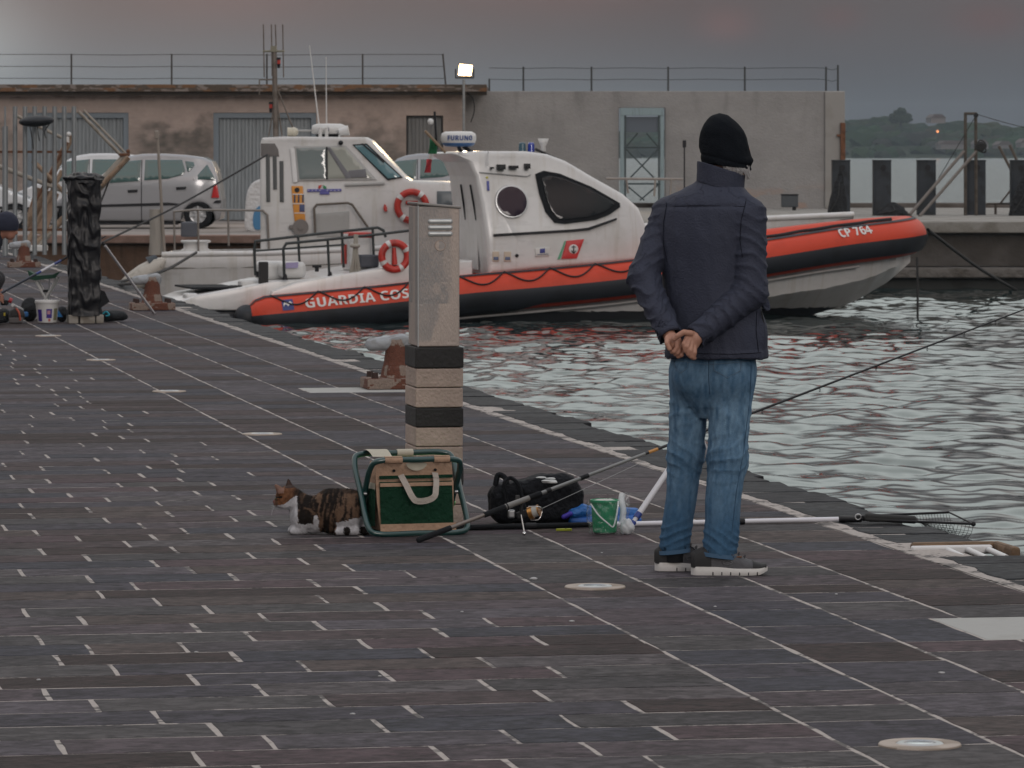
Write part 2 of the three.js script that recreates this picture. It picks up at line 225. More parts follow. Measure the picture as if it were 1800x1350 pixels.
  mesh('notch_frame', [box(0.36, 0.05, 0.05, 0.02, 0.0, -0.19, 0.015), box(0.04, 0.05, 0.3, 0.2, 0.0, -0.06, 0.015)], brown, lad);
  mesh('notch_floor', box(0.36, 0.02, 0.34, 0.0, -0.045, 0), MT.darkConcrete, lad);
  mesh('rail', box(0.34, 0.035, 0.03, 0.0, -0.003, -0.155, 0.01), ladM, lad);
  for (let i = 0; i < 3; i++) mesh('rung', rod([-0.02 + 0.085 * i, -0.004, -0.14], [-0.02 + 0.085 * i, -0.014, 0.12], 0.0125, 0.0125, 12), ladM, lad);
}
// ---- the far quay and the breakwater behind the boats
const FZ = 85.5;
const farTop = M([0.24, 0.215, 0.20], 0.9, { map: rep(TX.dirt, 0.2), bump: rep(TX.fine, 0.3), bumpScale: 0.01 });
const rustWall = M([0.10, 0.060, 0.040], 0.95, { map: rep(TX.streak, 0.5), bump: rep(TX.cloth, 0.6), bumpScale: 0.04 });
{
  const q = new THREE.Group(); q.name = 'far_quay'; q.userData.kind = 'structure'; scene.add(q);
  mesh('deck', box(40, 0.3, 34, -19, -0.152, -FZ - 17.06), farTop, q); mesh('kerb', box(40, 0.16, 0.4, -19, -0.07, -FZ + 0.12, 0.03), M([0.26, 0.17, 0.14], 0.9, { map: rep(TX.dirt, 0.5) }), q);
  mesh('face_wall', box(40, 2.4, 1.2, -19, -1.36, -FZ - 0.5), rustWall, q);
  const p = new THREE.Group(); p.name = 'breakwater'; p.userData.kind = 'structure'; scene.add(p);
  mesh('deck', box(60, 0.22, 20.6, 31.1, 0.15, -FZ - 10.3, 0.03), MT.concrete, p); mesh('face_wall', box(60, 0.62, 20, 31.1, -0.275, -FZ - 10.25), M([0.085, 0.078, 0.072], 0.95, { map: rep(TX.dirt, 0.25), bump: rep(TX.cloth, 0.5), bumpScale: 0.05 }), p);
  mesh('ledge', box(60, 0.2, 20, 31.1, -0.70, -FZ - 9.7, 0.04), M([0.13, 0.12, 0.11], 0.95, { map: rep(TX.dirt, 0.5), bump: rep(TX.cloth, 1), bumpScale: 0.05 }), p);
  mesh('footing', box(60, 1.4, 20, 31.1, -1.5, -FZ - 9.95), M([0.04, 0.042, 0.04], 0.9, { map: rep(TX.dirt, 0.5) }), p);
  mesh('parapet', box(60, 0.14, 0.5, 31.1, 0.30, -FZ - 20.2, 0.03), MT.darkConcrete, p);
}
{ // hills over the bay, wooded, with a few pale houses
  const R = rng(9), Z = 1400, prof = (x) => { const px = CX + x / Z * F; let y = 225 - 8 * fbm(px / 60, 1, 3, 4) * 2; y += 14; const a = (c, w, h) => h * Math.exp(-(((px - c) / w) ** 2)); return Math.max(3, (HY - (y - a(1510, 45, 16) - a(1583, 60, 20) - a(1660, 55, 12) - a(1790, 60, 10) - a(300, 300, 6) + 12 * step(1850, 2400, px))) / F * Z + 0); };
  const g = grid(260, 10, (u, v) => { const x = -420 + 1100 * u; const h = prof(x); return [x, WATER - 0.5 + (h + 2) * sm(v) * (0.94 + 0.12 * fbm(x * 0.05, v * 4, 2, 3)), -Z - 160 * v]; });
  const hillM = M([0.024, 0.033, 0.020], 0.95, { spec: 0.1 });
  struct('hills', g, hillM);
  const blob = new THREE.IcosahedronGeometry(1, 1); deform(blob, (v) => v.multiplyScalar(0.8 + 0.5 * hash3(Math.round(v.x * 50), Math.round(v.y * 50), Math.round(v.z * 50))));
  const n = 2600, im = new THREE.InstancedMesh(norm(blob), M([0.026, 0.037, 0.022], 1, { spec: 0.1 }), n), mtx = new THREE.Matrix4(), c = new THREE.Color();
  for (let i = 0; i < n; i++) { const x = -400 + 1060 * R(), v = Math.sqrt(R()), h = prof(x), s = 2 + 3.2 * R() * R(); mtx.makeScale(s * (1 + 0.5 * R()), s * (0.7 + 0.4 * R()), s); mtx.setPosition(x, WATER + (h + 1) * sm(v) * 0.97, -Z - 160 * v + 3); im.setMatrixAt(i, mtx); c.setRGB(0.7 + 0.5 * R(), 0.7 + 0.5 * R(), 0.7 + 0.4 * R()); im.setColorAt(i, c); }
  im.name = 'hillside_wood'; tag(im, 'dark wood covering the hills across the bay', 'wood', null, 'stuff'); scene.add(im);
  const houseM = M([0.17, 0.16, 0.155], 0.9), roofM = M([0.09, 0.07, 0.065], 0.9);
  for (const [px, py, w, h, lab] of [[1645, 212, 26, 9, 'pinkish villa high among the trees on the far hill'], [1672, 258, 46, 8, 'long low pale building at the far shore left of the steel frame'], [1722, 257, 22, 9, 'pale house at the far shore right of the steel frame'], [1797, 255, 14, 9, 'white house at the far shore at the right edge'], [1762, 258, 26, 6, 'low grey shed at the far shore between the pale houses']]) {
    const z = Z - 6, t = thing('house', lab, 'house', at(px, py + h / 2, z), 0.1, 'houses across the bay'), W = w / F * z, Hh = h / F * z; mesh('wall', box(W, Hh, 8, 0, Hh / 2, 0), houseM, t); mesh('roof', mv(extr([[-W / 2 - 0.3, 0], [W / 2 + 0.3, 0], [W / 2 - 1.2, 1.2], [-W / 2 + 1.2, 1.2]], 8.6), 0, Hh, -4.3), roofM, t);
  }
  { const t = thing('pine_tree', 'tall round-crowned pine standing above the far ridge', 'tree', at(1583, 207, Z + 60)); mesh('trunk', rod([0, -3, 0], [0.3, 2, 0], 0.5, 0.3), MT.black, t); const gs = []; for (let i = 0; i < 60; i++) { const b = blob.clone(); const a = R() * 6.28, q = Math.sqrt(R()) * 2.9; b.scale(0.6 + R() * 0.7, 0.5 + R() * 0.5, 0.6 + R() * 0.7); b.translate(q * Math.cos(a), -1.2 + R() * 5.0 * (1 - q / 4.4), q * Math.sin(a)); gs.push(b); } mesh('crown', gs, hillM, t); }
  const l = thing('shore_lamp', 'tiny orange lamp lit on the far hillside', 'lamp', at(1648, 231, Z - 12)); const lm = M([0.3, 0.2, 0.1], 0.6, { emissive: col([1, 0.42, 0.2]), emissiveIntensity: 0.5 }); mesh('bulb', new THREE.SphereGeometry(0.42, 12, 8), lm, l); mesh('post', rod([0, -4, 0], [0, -0.3, 0], 0.08), MT.black, l);
  const pl = new THREE.PointLight(0xffa060, 6, 0, 2); pl.position.set(0, 0, 0.8); pl.castShadow = true; l.add(pl);
}
scene.fog = new THREE.FogExp2(new THREE.Color(0.60, 0.72, 0.82), 0.00014);
// ================================================================ buildings, fences, posts and cars on the far quay
{ // garage building with pink plaster
  const Z = 103, k = Z / F, X = (px) => (px - CX) * k, Y = (py) => EYE + (HY - py) * k;
  const b = thing('garage_building', 'low pink plastered garage building with corrugated grey doors behind the cars', 'building', [0, 0, -Z]);
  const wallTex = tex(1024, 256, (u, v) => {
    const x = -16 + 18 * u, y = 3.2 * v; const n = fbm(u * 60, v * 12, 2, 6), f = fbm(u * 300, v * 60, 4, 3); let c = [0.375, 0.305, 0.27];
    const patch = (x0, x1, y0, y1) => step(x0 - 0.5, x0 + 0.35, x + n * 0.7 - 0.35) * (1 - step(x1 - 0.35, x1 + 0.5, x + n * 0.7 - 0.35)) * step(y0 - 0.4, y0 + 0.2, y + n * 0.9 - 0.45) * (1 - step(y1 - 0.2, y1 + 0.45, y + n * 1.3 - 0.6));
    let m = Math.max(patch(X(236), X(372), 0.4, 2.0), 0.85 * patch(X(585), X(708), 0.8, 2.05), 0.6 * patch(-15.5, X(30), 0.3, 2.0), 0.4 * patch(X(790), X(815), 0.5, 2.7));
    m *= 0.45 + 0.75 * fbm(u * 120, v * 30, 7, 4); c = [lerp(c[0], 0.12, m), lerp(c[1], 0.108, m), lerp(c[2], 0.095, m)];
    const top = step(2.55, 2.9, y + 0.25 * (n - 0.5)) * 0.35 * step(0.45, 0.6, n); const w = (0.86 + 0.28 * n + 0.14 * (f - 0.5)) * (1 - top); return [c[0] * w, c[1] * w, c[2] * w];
  });
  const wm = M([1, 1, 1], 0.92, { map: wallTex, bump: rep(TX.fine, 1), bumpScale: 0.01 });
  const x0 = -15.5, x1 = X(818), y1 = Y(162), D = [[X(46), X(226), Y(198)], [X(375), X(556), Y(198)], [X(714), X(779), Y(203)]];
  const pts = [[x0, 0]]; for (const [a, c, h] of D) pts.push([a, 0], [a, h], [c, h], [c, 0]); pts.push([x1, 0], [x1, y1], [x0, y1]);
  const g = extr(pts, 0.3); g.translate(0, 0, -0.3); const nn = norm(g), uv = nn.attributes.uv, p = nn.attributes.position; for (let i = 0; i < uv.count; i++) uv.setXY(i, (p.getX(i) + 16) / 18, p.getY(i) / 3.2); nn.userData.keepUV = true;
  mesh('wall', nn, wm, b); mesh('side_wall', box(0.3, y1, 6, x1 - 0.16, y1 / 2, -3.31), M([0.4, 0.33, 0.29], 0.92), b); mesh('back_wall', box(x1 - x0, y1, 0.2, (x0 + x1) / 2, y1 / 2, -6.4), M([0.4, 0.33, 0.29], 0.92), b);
  const slabTex = tex(1024, 64, (u, v) => { const n = fbm(u * 120, v * 6, 3, 5), o = fbm(u * 60, v * 3, 9, 4); const c = n > 0.56 ? [0.20, 0.17, 0.15] : [0.085, 0.066, 0.05], r = step(0.55, 0.65, o); return [lerp(c[0], 0.16, r), lerp(c[1], 0.085, r), lerp(c[2], 0.045, r)]; });
  const rg = norm(box(X(856) - x0 + 0.5, Y(149) - y1, 7.1, (X(856) + x0 - 0.5) / 2, (Y(149) + y1) / 2 + 0.002, -3.05, 0.02)), ru = rg.attributes.uv; for (let i = 0; i < ru.count; i++) ru.setXY(i, ru.getX(i) / 18, ru.getY(i) * 2); rg.userData.keepUV = true;
  mesh('roof_slab', rg, M([1, 1, 1], 0.95, { map: slabTex, bump: rep(TX.cloth, 30, 1), bumpScale: 0.02 }), b);
  mesh('edge_board', box(X(856) - x0, 0.07, 0.12, (X(856) + x0) / 2, y1 - 0.036, 0.32), M([0.05, 0.042, 0.035], 0.95), b);
  const dm = M([0.24, 0.27, 0.295], 0.6, { map: rep(TX.streak, 0.6) }), fm = M([0.17, 0.205, 0.235], 0.6);
  for (const [a, c, h] of D) {
    const big = c - a > 1.2, f = big ? 0.12 : 0.03, w = c - a - 2 * f, gs = [], n = Math.round(w / 0.085);
    gs.push(box(w, h - f, 0.02, (a + c) / 2, (h - f) / 2 + 0.01, -0.16)); for (let i = 0; i < n; i++) gs.push(box(w / n * 0.55, h - f - 0.02, 0.045, a + f + w * (i + 0.5) / n, (h - f) / 2 + 0.01, -0.14));
    const dr = mesh('door', gs, big ? dm : M([0.15, 0.155, 0.16], 0.6, { map: rep(TX.streak, 0.6) }), b);
    mesh('door_frame', [box(f, h, 0.1, a + f / 2, h / 2, -0.08), box(f, h, 0.1, c - f / 2, h / 2, -0.08), box(c - a - 2 * f, f, 0.1, (a + c) / 2, h - f / 2, -0.08)], big ? fm : MT.black, dr);
  }
  // wire fence on the roof
  const fence = thing('roof_fence', 'three-wire fence on thin posts along the brown garage roof', 'fence', [0, Y(149), -Z + 0.2]), pm = M([0.07, 0.065, 0.06], 0.8, { metal: 0.3 });
  for (const [px, tilt] of [[-50, 0], [127, 0], [303, 0], [470, 0], [638, 0], [784, -0.07]]) mesh('post', rod([X(px), -0.05, 0], [X(px) + tilt, Y(95) - Y(149), 0], 0.022, 0.022, 6), pm, fence);
  for (const py of [96, 117, 138]) mesh('wire', tube([[X(-50), Y(py) - Y(149), 0], [X(127), Y(py) - Y(149), 0], [X(215), Y(py + 1) - Y(149), 0], [X(303), Y(py) - Y(149), 0], [X(470), Y(py + 1) - Y(149), 0], [X(638), Y(py) - Y(149), 0], [X(781), Y(py) - Y(149), 0]], 0.007, 40, 5), pm, fence);
  // floodlight on its pole at the corner
  const fl = thing('floodlight', 'lit warm floodlight on a thin pole at the garage roof corner', 'floodlight', [X(816), 0, -Z + 1.0]);
  mesh('pole', rod([0, 0, 0], [0, Y(141), 0], 0.035, 0.03), MT.galv, fl); mesh('bracket', [box(0.42, 0.03, 0.05, 0.02, Y(138), 0), box(0.03, 0.2, 0.04, -0.18, Y(138) + 0.1, 0), box(0.03, 0.2, 0.04, 0.22, Y(138) + 0.1, 0)], MT.black, fl);
  const hy = Y(124.5); mesh('housing', mv(extr([[-0.17, -0.13], [0.15, -0.15], [0.18, 0.12], [-0.14, 0.15]], 0.12, 0.02), 0.03, hy, -0.15, 0, 0.12), MT.black, fl);
  mesh('glowing_face', mv(extr([[-0.155, -0.115], [0.135, -0.13], [0.165, 0.105], [-0.125, 0.135]], 0.012, 0.004), 0.03, hy, -0.01, 0, 0.12), M([0.8, 0.7, 0.5], 0.5, { emissive: col([1.0, 0.66, 0.32]), emissiveIntensity: 12 }), fl);
  const sp = new THREE.SpotLight(new THREE.Color(1, 0.72, 0.42), 60, 0, 1.15, 0.8, 2); sp.position.set(0.03, hy, 0.12); sp.target.position.set(-2, -6, 14); sp.castShadow = true; sp.shadow.radius = 8; fl.add(sp, sp.target);
  mesh('drain_cable', tube([[X(822) - X(816), Y(163), -0.6], [X(832) - X(816), Y(175), -0.5], [X(834) - X(816), Y(195), -0.5], [X(828) - X(816), Y(215), -0.6]], 0.012, 20, 5), MT.black, fl);
}
{ // the grey breakwater wall with an opening through it
  const Z = 104, k = Z / F, X = (px) => (px - CX) * k, Y = (py) => EYE + (HY - py) * k;
  const b = thing('breakwater_wall', 'tall smooth grey wall on the breakwater with one doorway open to the sea', 'wall', [0, 0, -Z]);
  const wt = tex(512, 256, (u, v) => { const n = fbm(u * 24, v * 10, 4, 6), f = fbm(u * 160, v * 80, 3, 3), rs = step(0.6, 0.72, fbm(u * 20, v * 14, 12, 5)) * (1 - step(0.15, 0.3, v)); const st = step(0.55, 0.78, fbm(u * 70, v * 3, 22, 4)) * step(0.35, 1, v), w = (0.80 + 0.32 * n + 0.14 * (f - 0.5)) * (1 - 0.16 * st); return [(0.275 + 0.05 * rs) * w, (0.268 - 0.02 * rs) * w, (0.262 - 0.05 * rs) * w]; });
  const x0 = X(806), x1 = X(1485), y1 = Y(160), ox0 = X(1088), ox1 = X(1169), oy1 = Y(190);
  const g = extr([[x0, 0.01], [ox0, 0.01], [ox0, oy1], [ox1, oy1], [ox1, 0.01], [x1, 0.01], [x1, y1], [x0, y1]], 0.4, 0.015); g.translate(0, 0, -0.4); const nn = norm(g), uv = nn.attributes.uv; for (let i = 0; i < uv.count; i++) uv.setXY(i, (uv.getX(i) + 3) / 12, uv.getY(i) / 3); nn.userData.keepUV = true;
  mesh('wall_face', nn, M([1, 1, 1], 0.92, { map: wt, bump: rep(TX.fine, 6, 2), bumpScale: 0.008 }), b);
  mesh('end_pilaster', box(x1 - X(1450), y1 - 0.27, 0.1, (x1 + X(1450)) / 2 - 0.003, (y1 + 0.26) / 2 - 0.004, 0.052, 0.02), M([0.29, 0.28, 0.265], 0.92, { map: rep(TX.faint, 0.6) }), b);
  mesh('rusty_post', [box(0.11, Y(215) - 0.3, 0.09, x1 - 0.055, (Y(215) + 0.3) / 2 - 0.01, 0.15, 0.01), box(0.1, 0.05, 0.08, x1 - 0.14, Y(238), 0.15)], MT.rust, b);
  // steel lining of the doorway with crossed braces
  const fm = M([0.22, 0.29, 0.32], 0.5, { metal: 0.4, map: rep(TX.streak, 1.5) }), dk = M([0.06, 0.08, 0.085], 0.6, { metal: 0.3 });
  const fr = thing('steel_doorway_frame', 'pale blue steel frame with crossed braces in the wall opening', 'frame', [0, 0, -Z + 0.06]); const a = X(1090), c = X(1167), t = 0.085, base = 0.265;
  mesh('post', box(t, oy1 - base, 0.12, a + t / 2, (oy1 + base) / 2, 0, 0.008), fm, fr); mesh('post', box(t, oy1 - base, 0.12, c - t / 2, (oy1 + base) / 2, 0, 0.008), fm, fr); mesh('lintel', box(c - a, 0.17, 0.13, (a + c) / 2, oy1 - 0.085, 0.01, 0.008), fm, fr);
  for (const x of [a + t + 0.03, c - t - 0.03]) mesh('inner_post', box(0.045, oy1 - 0.17 - base, 0.05, x, (oy1 - 0.17 + base) / 2, 0), dk, fr);
  const l = a + t + 0.05, r = c - t - 0.05; mesh('shutter', box(r - l + 0.02, Y(207) - Y(234), 0.04, (l + r) / 2, (Y(207) + Y(234)) / 2 + 0.02, -0.03), M([0.10, 0.12, 0.145], 0.7), fr);
  mesh('brace', [rod([l, Y(258), 0], [(l + r) / 2 - 0.1, Y(234), 0], 0.018), rod([r, Y(258), 0], [(l + r) / 2 + 0.1, Y(234), 0], 0.018)], dk, fr); mesh('brace', rod([l, Y(262), 0], [r - 0.1, Y(312), 0], 0.018), dk, fr); mesh('brace', rod([r, Y(262), 0.03], [l + 0.1, Y(312), 0.03], 0.018), dk, fr);
  mesh('brace', [rod([l, Y(325), 0], [(l + r) / 2 + 0.05, Y(352), 0], 0.018), rod([r, Y(325), 0], [(l + r) / 2 - 0.05, Y(352), 0], 0.018)], dk, fr); for (const py of [259, 323]) mesh('crossbar', rod([l - 0.05, Y(py), 0.02], [r + 0.05, Y(py), 0.02], 0.022), dk, fr);
  const fence = thing('wall_fence', 'two-wire fence on thin posts along the top of the grey wall', 'fence', [0, y1, -Z - 0.2]), pm = M([0.06, 0.065, 0.065], 0.8, { metal: 0.3 });
  for (const px of [860, 920, 1040, 1175, 1310, 1453, 1474]) mesh('post', rod([X(px), -0.03, 0], [X(px), (px === 860 ? Y(138) : px === 1474 ? Y(114) : Y(117)) - y1, 0], 0.024, 0.024, 6), pm, fence);
  for (const py of [119, 139]) mesh('wire', tube([860, 920, 980, 1040, 1110, 1175, 1240, 1310, 1380, 1453, 1462, 1474].map((px, i) => [X(px), Y(py + (i === 10 ? 4 : i % 2 ? 1 : 0)) - y1, 0]), 0.007, 60, 5), pm, fence);
}
{ // mooring posts, gantry and gear on the breakwater
  const Z = 93.8, k = Z / F, Y = (py) => EYE + (HY - py) * k, LV = 0.262, postM = M([0.028, 0.034, 0.042], 0.75, { map: rep(TX.dirt, 1.2), bump: rep(TX.cloth, 1), bumpScale: 0.01 });
  [[1478, 281, 31, 'dark steel post on the breakwater draped with black netting'], [1550, 281, 31, 'dark steel post, second from the grey wall end'], [1628, 281, 32, 'dark steel post behind the sloping gangway poles'], [1715, 281, 33, 'dark steel post standing beside the tall narrow steel frame'], [1793, 281, 34, 'dark steel post at the right edge of the picture']].forEach(([px, py, w, lab]) => {
    const o = at(px, HY, Z), t = thing('mooring_post', lab, 'post', [o.x, LV, -Z], 0, 'dark steel posts on the breakwater'), W = w * k, H = Y(py) - LV; mesh('shaft', mv(extr(smoothPts([[-W / 2, -0.12], [W / 2, -0.12], [W / 2, 0.12], [-W / 2, 0.12]].flatMap(([a, b], i, A) => [[a * 0.97, b], [lerp(a, A[(i + 1) % 4][0], 0.5), lerp(b, A[(i + 1) % 4][1], 0.5)]]), 24), H - 0.03), 0, 0, 0, 0, -PI / 2), postM, t);
    mesh('cap_plate', box(W + 0.02, 0.03, 0.28, 0, H - 0.015, 0, 0.008), postM, t); mesh('access_hole', mv(new THREE.CylinderGeometry(0.06, 0.06, 0.02, 16), 0.02, H - 0.16, 0.13, 0, PI / 2), MT.black, t);
  });
  { const o = at(1388, HY, 101), t = thing('cable_box', 'small dark box on a foot before the grey wall', 'box', [o.x, LV, -101]); mesh('box', box(0.37, 0.26, 0.2, 0, 0.2, 0, 0.02), M([0.05, 0.058, 0.066], 0.6), t); mesh('lid', box(0.39, 0.03, 0.22, 0, 0.345, 0, 0.01), MT.black, t); mesh('foot', box(0.08, 0.08, 0.1, 0.1, 0.04, 0), MT.black, t); }
  const cloth = M([0.012, 0.013, 0.015], 0.9, { bump: rep(TX.cloth, 2), bumpScale: 0.04 });
  const heap = (name, lab, px, w, h, lean, seed) => { const o = at(px, HY, Z - 0.9), t = thing(name, lab, 'net', [o.x, LV, -Z + 0.9]); const g = grid(40, 26, (u, v) => { const a = u * 2 * PI, r = Math.max(0, 1 - v) ** 0.6 * (0.75 + 0.3 * Math.sin(a * 5 + seed) * 0.4 + 0.5 * fbm(Math.cos(a) * 2 + seed, Math.sin(a) * 2, v * 3, 3)); return [w * 0.5 * r * Math.cos(a) + lean * v * v, h * v * (0.85 + 0.3 * fbm(Math.cos(a), Math.sin(a), v * 4 + seed, 3)), 0.22 * r * Math.sin(a)]; }); mesh('folds', g, cloth, t); mesh('rope', tube([[-w * 0.4, 0.06, 0.2], [0, h * 0.4, 0.22], [lean * 0.6, h * 0.75, 0.1]], 0.012, 20, 5), MT.ropeDark, t); };
  heap('net_bundle', 'black netting hanging on the post nearest the grey wall', 1471, 0.42, 0.92, 0.08, 1); heap('net_bundle', 'low black heap of netting on the breakwater over the orange bow', 1570, 0.75, 0.26, 0, 4); heap('net_bundle', 'black tarpaulin slung over the post at the right edge', 1797, 0.55, 1.0, 0.16, 7);
  { // narrow gantry with winch and sloping poles
    const o = at(1706, HY, Z - 0.6), t = thing('gangway_gantry', 'tall narrow brown steel frame with winch on the breakwater', 'gantry', [o.x, LV, -Z + 0.6]), gm = M([0.10, 0.085, 0.07], 0.7, { metal: 0.3, map: rep(TX.dirt, 2) }), x = (px) => (px - 1706) * k, y = (py) => Y(py) - LV;
    mesh('post', rod([x(1697), 0, 0], [x(1697), y(200), 0], 0.034), gm, t); mesh('post', rod([x(1716), 0, 0], [x(1715), y(200), 0], 0.034), gm, t); mesh('crossbar', rod([x(1695), y(200), 0], [x(1717), y(200), 0], 0.03), gm, t); mesh('pulley', new THREE.CylinderGeometry(0.05, 0.05, 0.06, 14).rotateX(PI / 2).translate(x(1715), y(203), 0.05), MT.black, t);
    const wn = []; for (let i = 0; i < 14; i++) { const r = rng(i * 7 + 3); wn.push(mv(new THREE.TorusGeometry(0.06 + 0.05 * r(), 0.014, 6, 14), x(1724) + 0.05 * (r() - 0.5), y(258) + 0.1 * (r() - 0.5), 0.05, r() * 3, r() * 3)); } mesh('rope_coil', wn, MT.ropeDark, t);
    mesh('stay_wire', [rod([x(1715), y(204), 0.02], [x(1640), y(330), 0.02], 0.008, 0.008, 5)], MT.ropeDark, t);
    mesh('stay_wire', tube([[x(1716), y(201), 0], [x(1760), y(214), 0], [x(1830), y(232), 0]], 0.007, 16, 5), MT.ropeDark, t);
    for (const [p, q, r2, s] of [[1694, 266, 1590, 375], [1716, 266, 1607, 378]]) mesh('sloping_pole', rod([x(p), y(q), 0.06], [x(r2), y(s), 1.3], 0.033), M([0.16, 0.14, 0.125], 0.7, { map: rep(TX.dirt, 2) }), t);
  }
  { const o = at(1760, HY, Z + 1), t = thing('crossed_poles', 'two brown poles leaning into a vee beside the right edge', 'poles', [o.x, LV, -Z - 1]), gm = M([0.10, 0.08, 0.065], 0.8), q = (Z + 1) / F, x = (px) => (px - 1760) * q, y = (py) => EYE + (HY - py) * q - LV; mesh('pole', [rod([x(1786), y(316), 0], [x(1756), y(257), 0], 0.03), rod([x(1786), 0, 0], [x(1786), y(316), 0], 0.03)], gm, t); mesh('pole', rod([x(1790), y(290), 0.1], [x(1774), y(255), 0.1], 0.03), gm, t); mesh('low_rail', poly([[x(1734), y(358), 0], [x(1775), y(358), 0], [x(1758), y(358), 0], [x(1776), y(335), 0], [x(1782), y(335), 0], [x(1782), 0, 0]], 0.02), gm, t); mesh('low_post', rod([x(1750), 0, 0], [x(1750), y(360), 0], 0.028), gm, t); }
  { const t = thing('bow_line', 'black mooring line from the orange bow down to the breakwater wall', 'rope', at(1631, 404, 71)); const e = at(1790, 512, 85.3).sub(t.position); mesh('line', tube([[0, 0, 0], e.clone().multiplyScalar(0.5).add(new V3(0, -0.06, 0)), e], 0.03, 24, 6), MT.ropeDark, t); }
  { const t = thing('hanging_fender_line', 'thin black rope hanging from the orange bow into the water', 'rope', at(1612, 452, 70.6)); mesh('line', tube([[0, 0, 0], [0.01, -0.6, 0], [0, -1.6, 0]], 0.02, 12, 6), MT.ropeDark, t); }
}
// ---------------------------------------------------------------- cars
function car(label, paint, pos, turn, flip = 1) {
  const k = 0.01158, f = (pts) => pts.map(([x, y]) => [flip * (392 - x) * -k, (402 - y) * k]); const t = thing('parked_car', label, 'car', pos, turn, 'cars parked before the garages');
  const W = 1.66, hw = (y) => W / 2 * (1 - 0.20 * step(0.85, 1.55, y) - 0.05 * (1 - step(0.1, 0.4, y)));
  const arch = (cx, r) => { const o = []; for (let i = 0; i <= 10; i++) { const a = PI * i / 10; o.push([cx + r * Math.cos(a), 389 - 1 - r * 1.12 * Math.sin(a) + 1]); } return o; };
  let prof = [[391, 385], [394, 372], [394, 352], [389, 325], [384, 300], [376, 284], [360, 276.5], [330, 272.5], [290, 270], [255, 270.5], [232, 274], [216, 280], [165, 323], [140, 334], [112, 345], [96, 358], [90, 372], [92, 388], ...arch(132, 30).reverse().map(([x, y]) => [x, y]), ...arch(352, 30).reverse().map(([x, y]) => [x, y])];
  prof = f(prof); const ctr = (g) => deform(g, (v) => { v.z = v.z / (W / 2 + 0.05) * hw(v.y); const x = Math.abs(v.x); const e = Math.min(x, 3.5 - x); v.z *= 0.86 + 0.14 * step(0, 0.55, e); });
  let bg = extr(prof, W, 0.05, [], 3); bg.translate(0, 0, -W / 2); bg = tess(bg, 0.12); mesh('body', crease(ctr(bg), 0.5), paint, t);
  const glass = M([0.05, 0.10, 0.095], 0.12, { phys: { clearcoat: 1, clearcoatRoughness: 0.05 } });
  const win = (pts, nm = 'window', m = glass, th = 0.02, lift = 0.006) => { for (const s of [1, -1]) { const g = tess(extr(f(pts), th, 0.006), 0.12); deform(g, (v) => { v.z = s * (hw(v.y) + lift - th * 0.5 + v.z - (Math.min(Math.abs(v.x), 3.5 - Math.abs(v.x)) < 0.55 ? 0.03 : 0)); }); mesh(nm, crease(g), m, t); } };
  win([[197, 322], [211, 285], [252, 281], [250, 318]]); win([[258, 317], [259, 281], [324, 281], [330, 300], [325, 307], [300, 314]]); win([[329, 283], [352, 286], [334, 303]]); win([[344, 316], [368, 289], [383, 315]]);
  win([[216, 284], [211, 285], [168, 324], [186, 323]], 'window', glass, 0.02, -0.02);
  win([[100, 362], [300, 356], [320, 358], [320, 361], [300, 361], [100, 366]], 'trim_strip', MT.black, 0.02, 0.01); win([[384, 352], [393, 352], [393, 357], [379, 357]], 'trim_strip', MT.black, 0.02, 0.01); win([[160, 391], [318, 391], [318, 395], [160, 395]], 'sill', MT.black, 0.02, -0.03);
  win([[381, 324], [386, 325], [390, 348], [376, 348]], 'tail_light', M([0.45, 0.02, 0.02], 0.25), 0.03, -0.01); for (const [x, y] of [[238, 336], [323, 331]]) win([[x - 9, y - 2], [x + 9, y - 3], [x + 8, y + 2], [x - 8, y + 3]], 'door_handle', MT.black, 0.03, 0.005);
  win([[252.6, 281], [254, 281], [254, 392], [252.6, 392]], 'door_gap', MT.black, 0.006, 0.003);
  for (const cx of [352, 132]) for (const s of [1, -1]) { const [[wx]] = f([[cx, 0]]), w = mesh('wheel', mv(lathe([[0.17, -0.09], [0.26, -0.1], [0.285, -0.07], [0.285, 0.07], [0.26, 0.1], [0.17, 0.09]], 28), wx, 0.285, s * 0.70, 0, PI / 2), MT.rubber, t); const gs = [mv(lathe([[0, 0.03], [0.05, 0.05], [0.06, 0.02], [0.16, 0.02], [0.19, 0.05]], 28), wx, 0.285, s * 0.74, 0, s * PI / 2)]; for (let i = 0; i < 7; i++) { const a = i / 7 * 2 * PI; gs.push(box(0.045, 0.13, 0.02, wx + 0.11 * Math.sin(a), 0.285 + 0.11 * Math.cos(a), s * 0.785, 0.006, 0, 0, -a)); } mesh('hub_cap', gs, M([0.4, 0.41, 0.42], 0.35, { metal: 0.5 }), w); }
  const [[mx, my]] = f([[190, 320]]); for (const s of [1, -1]) mesh('mirror', box(0.1, 0.1, 0.16, mx, my, s * 0.84, 0.04), MT.black, t);
  return t;
}
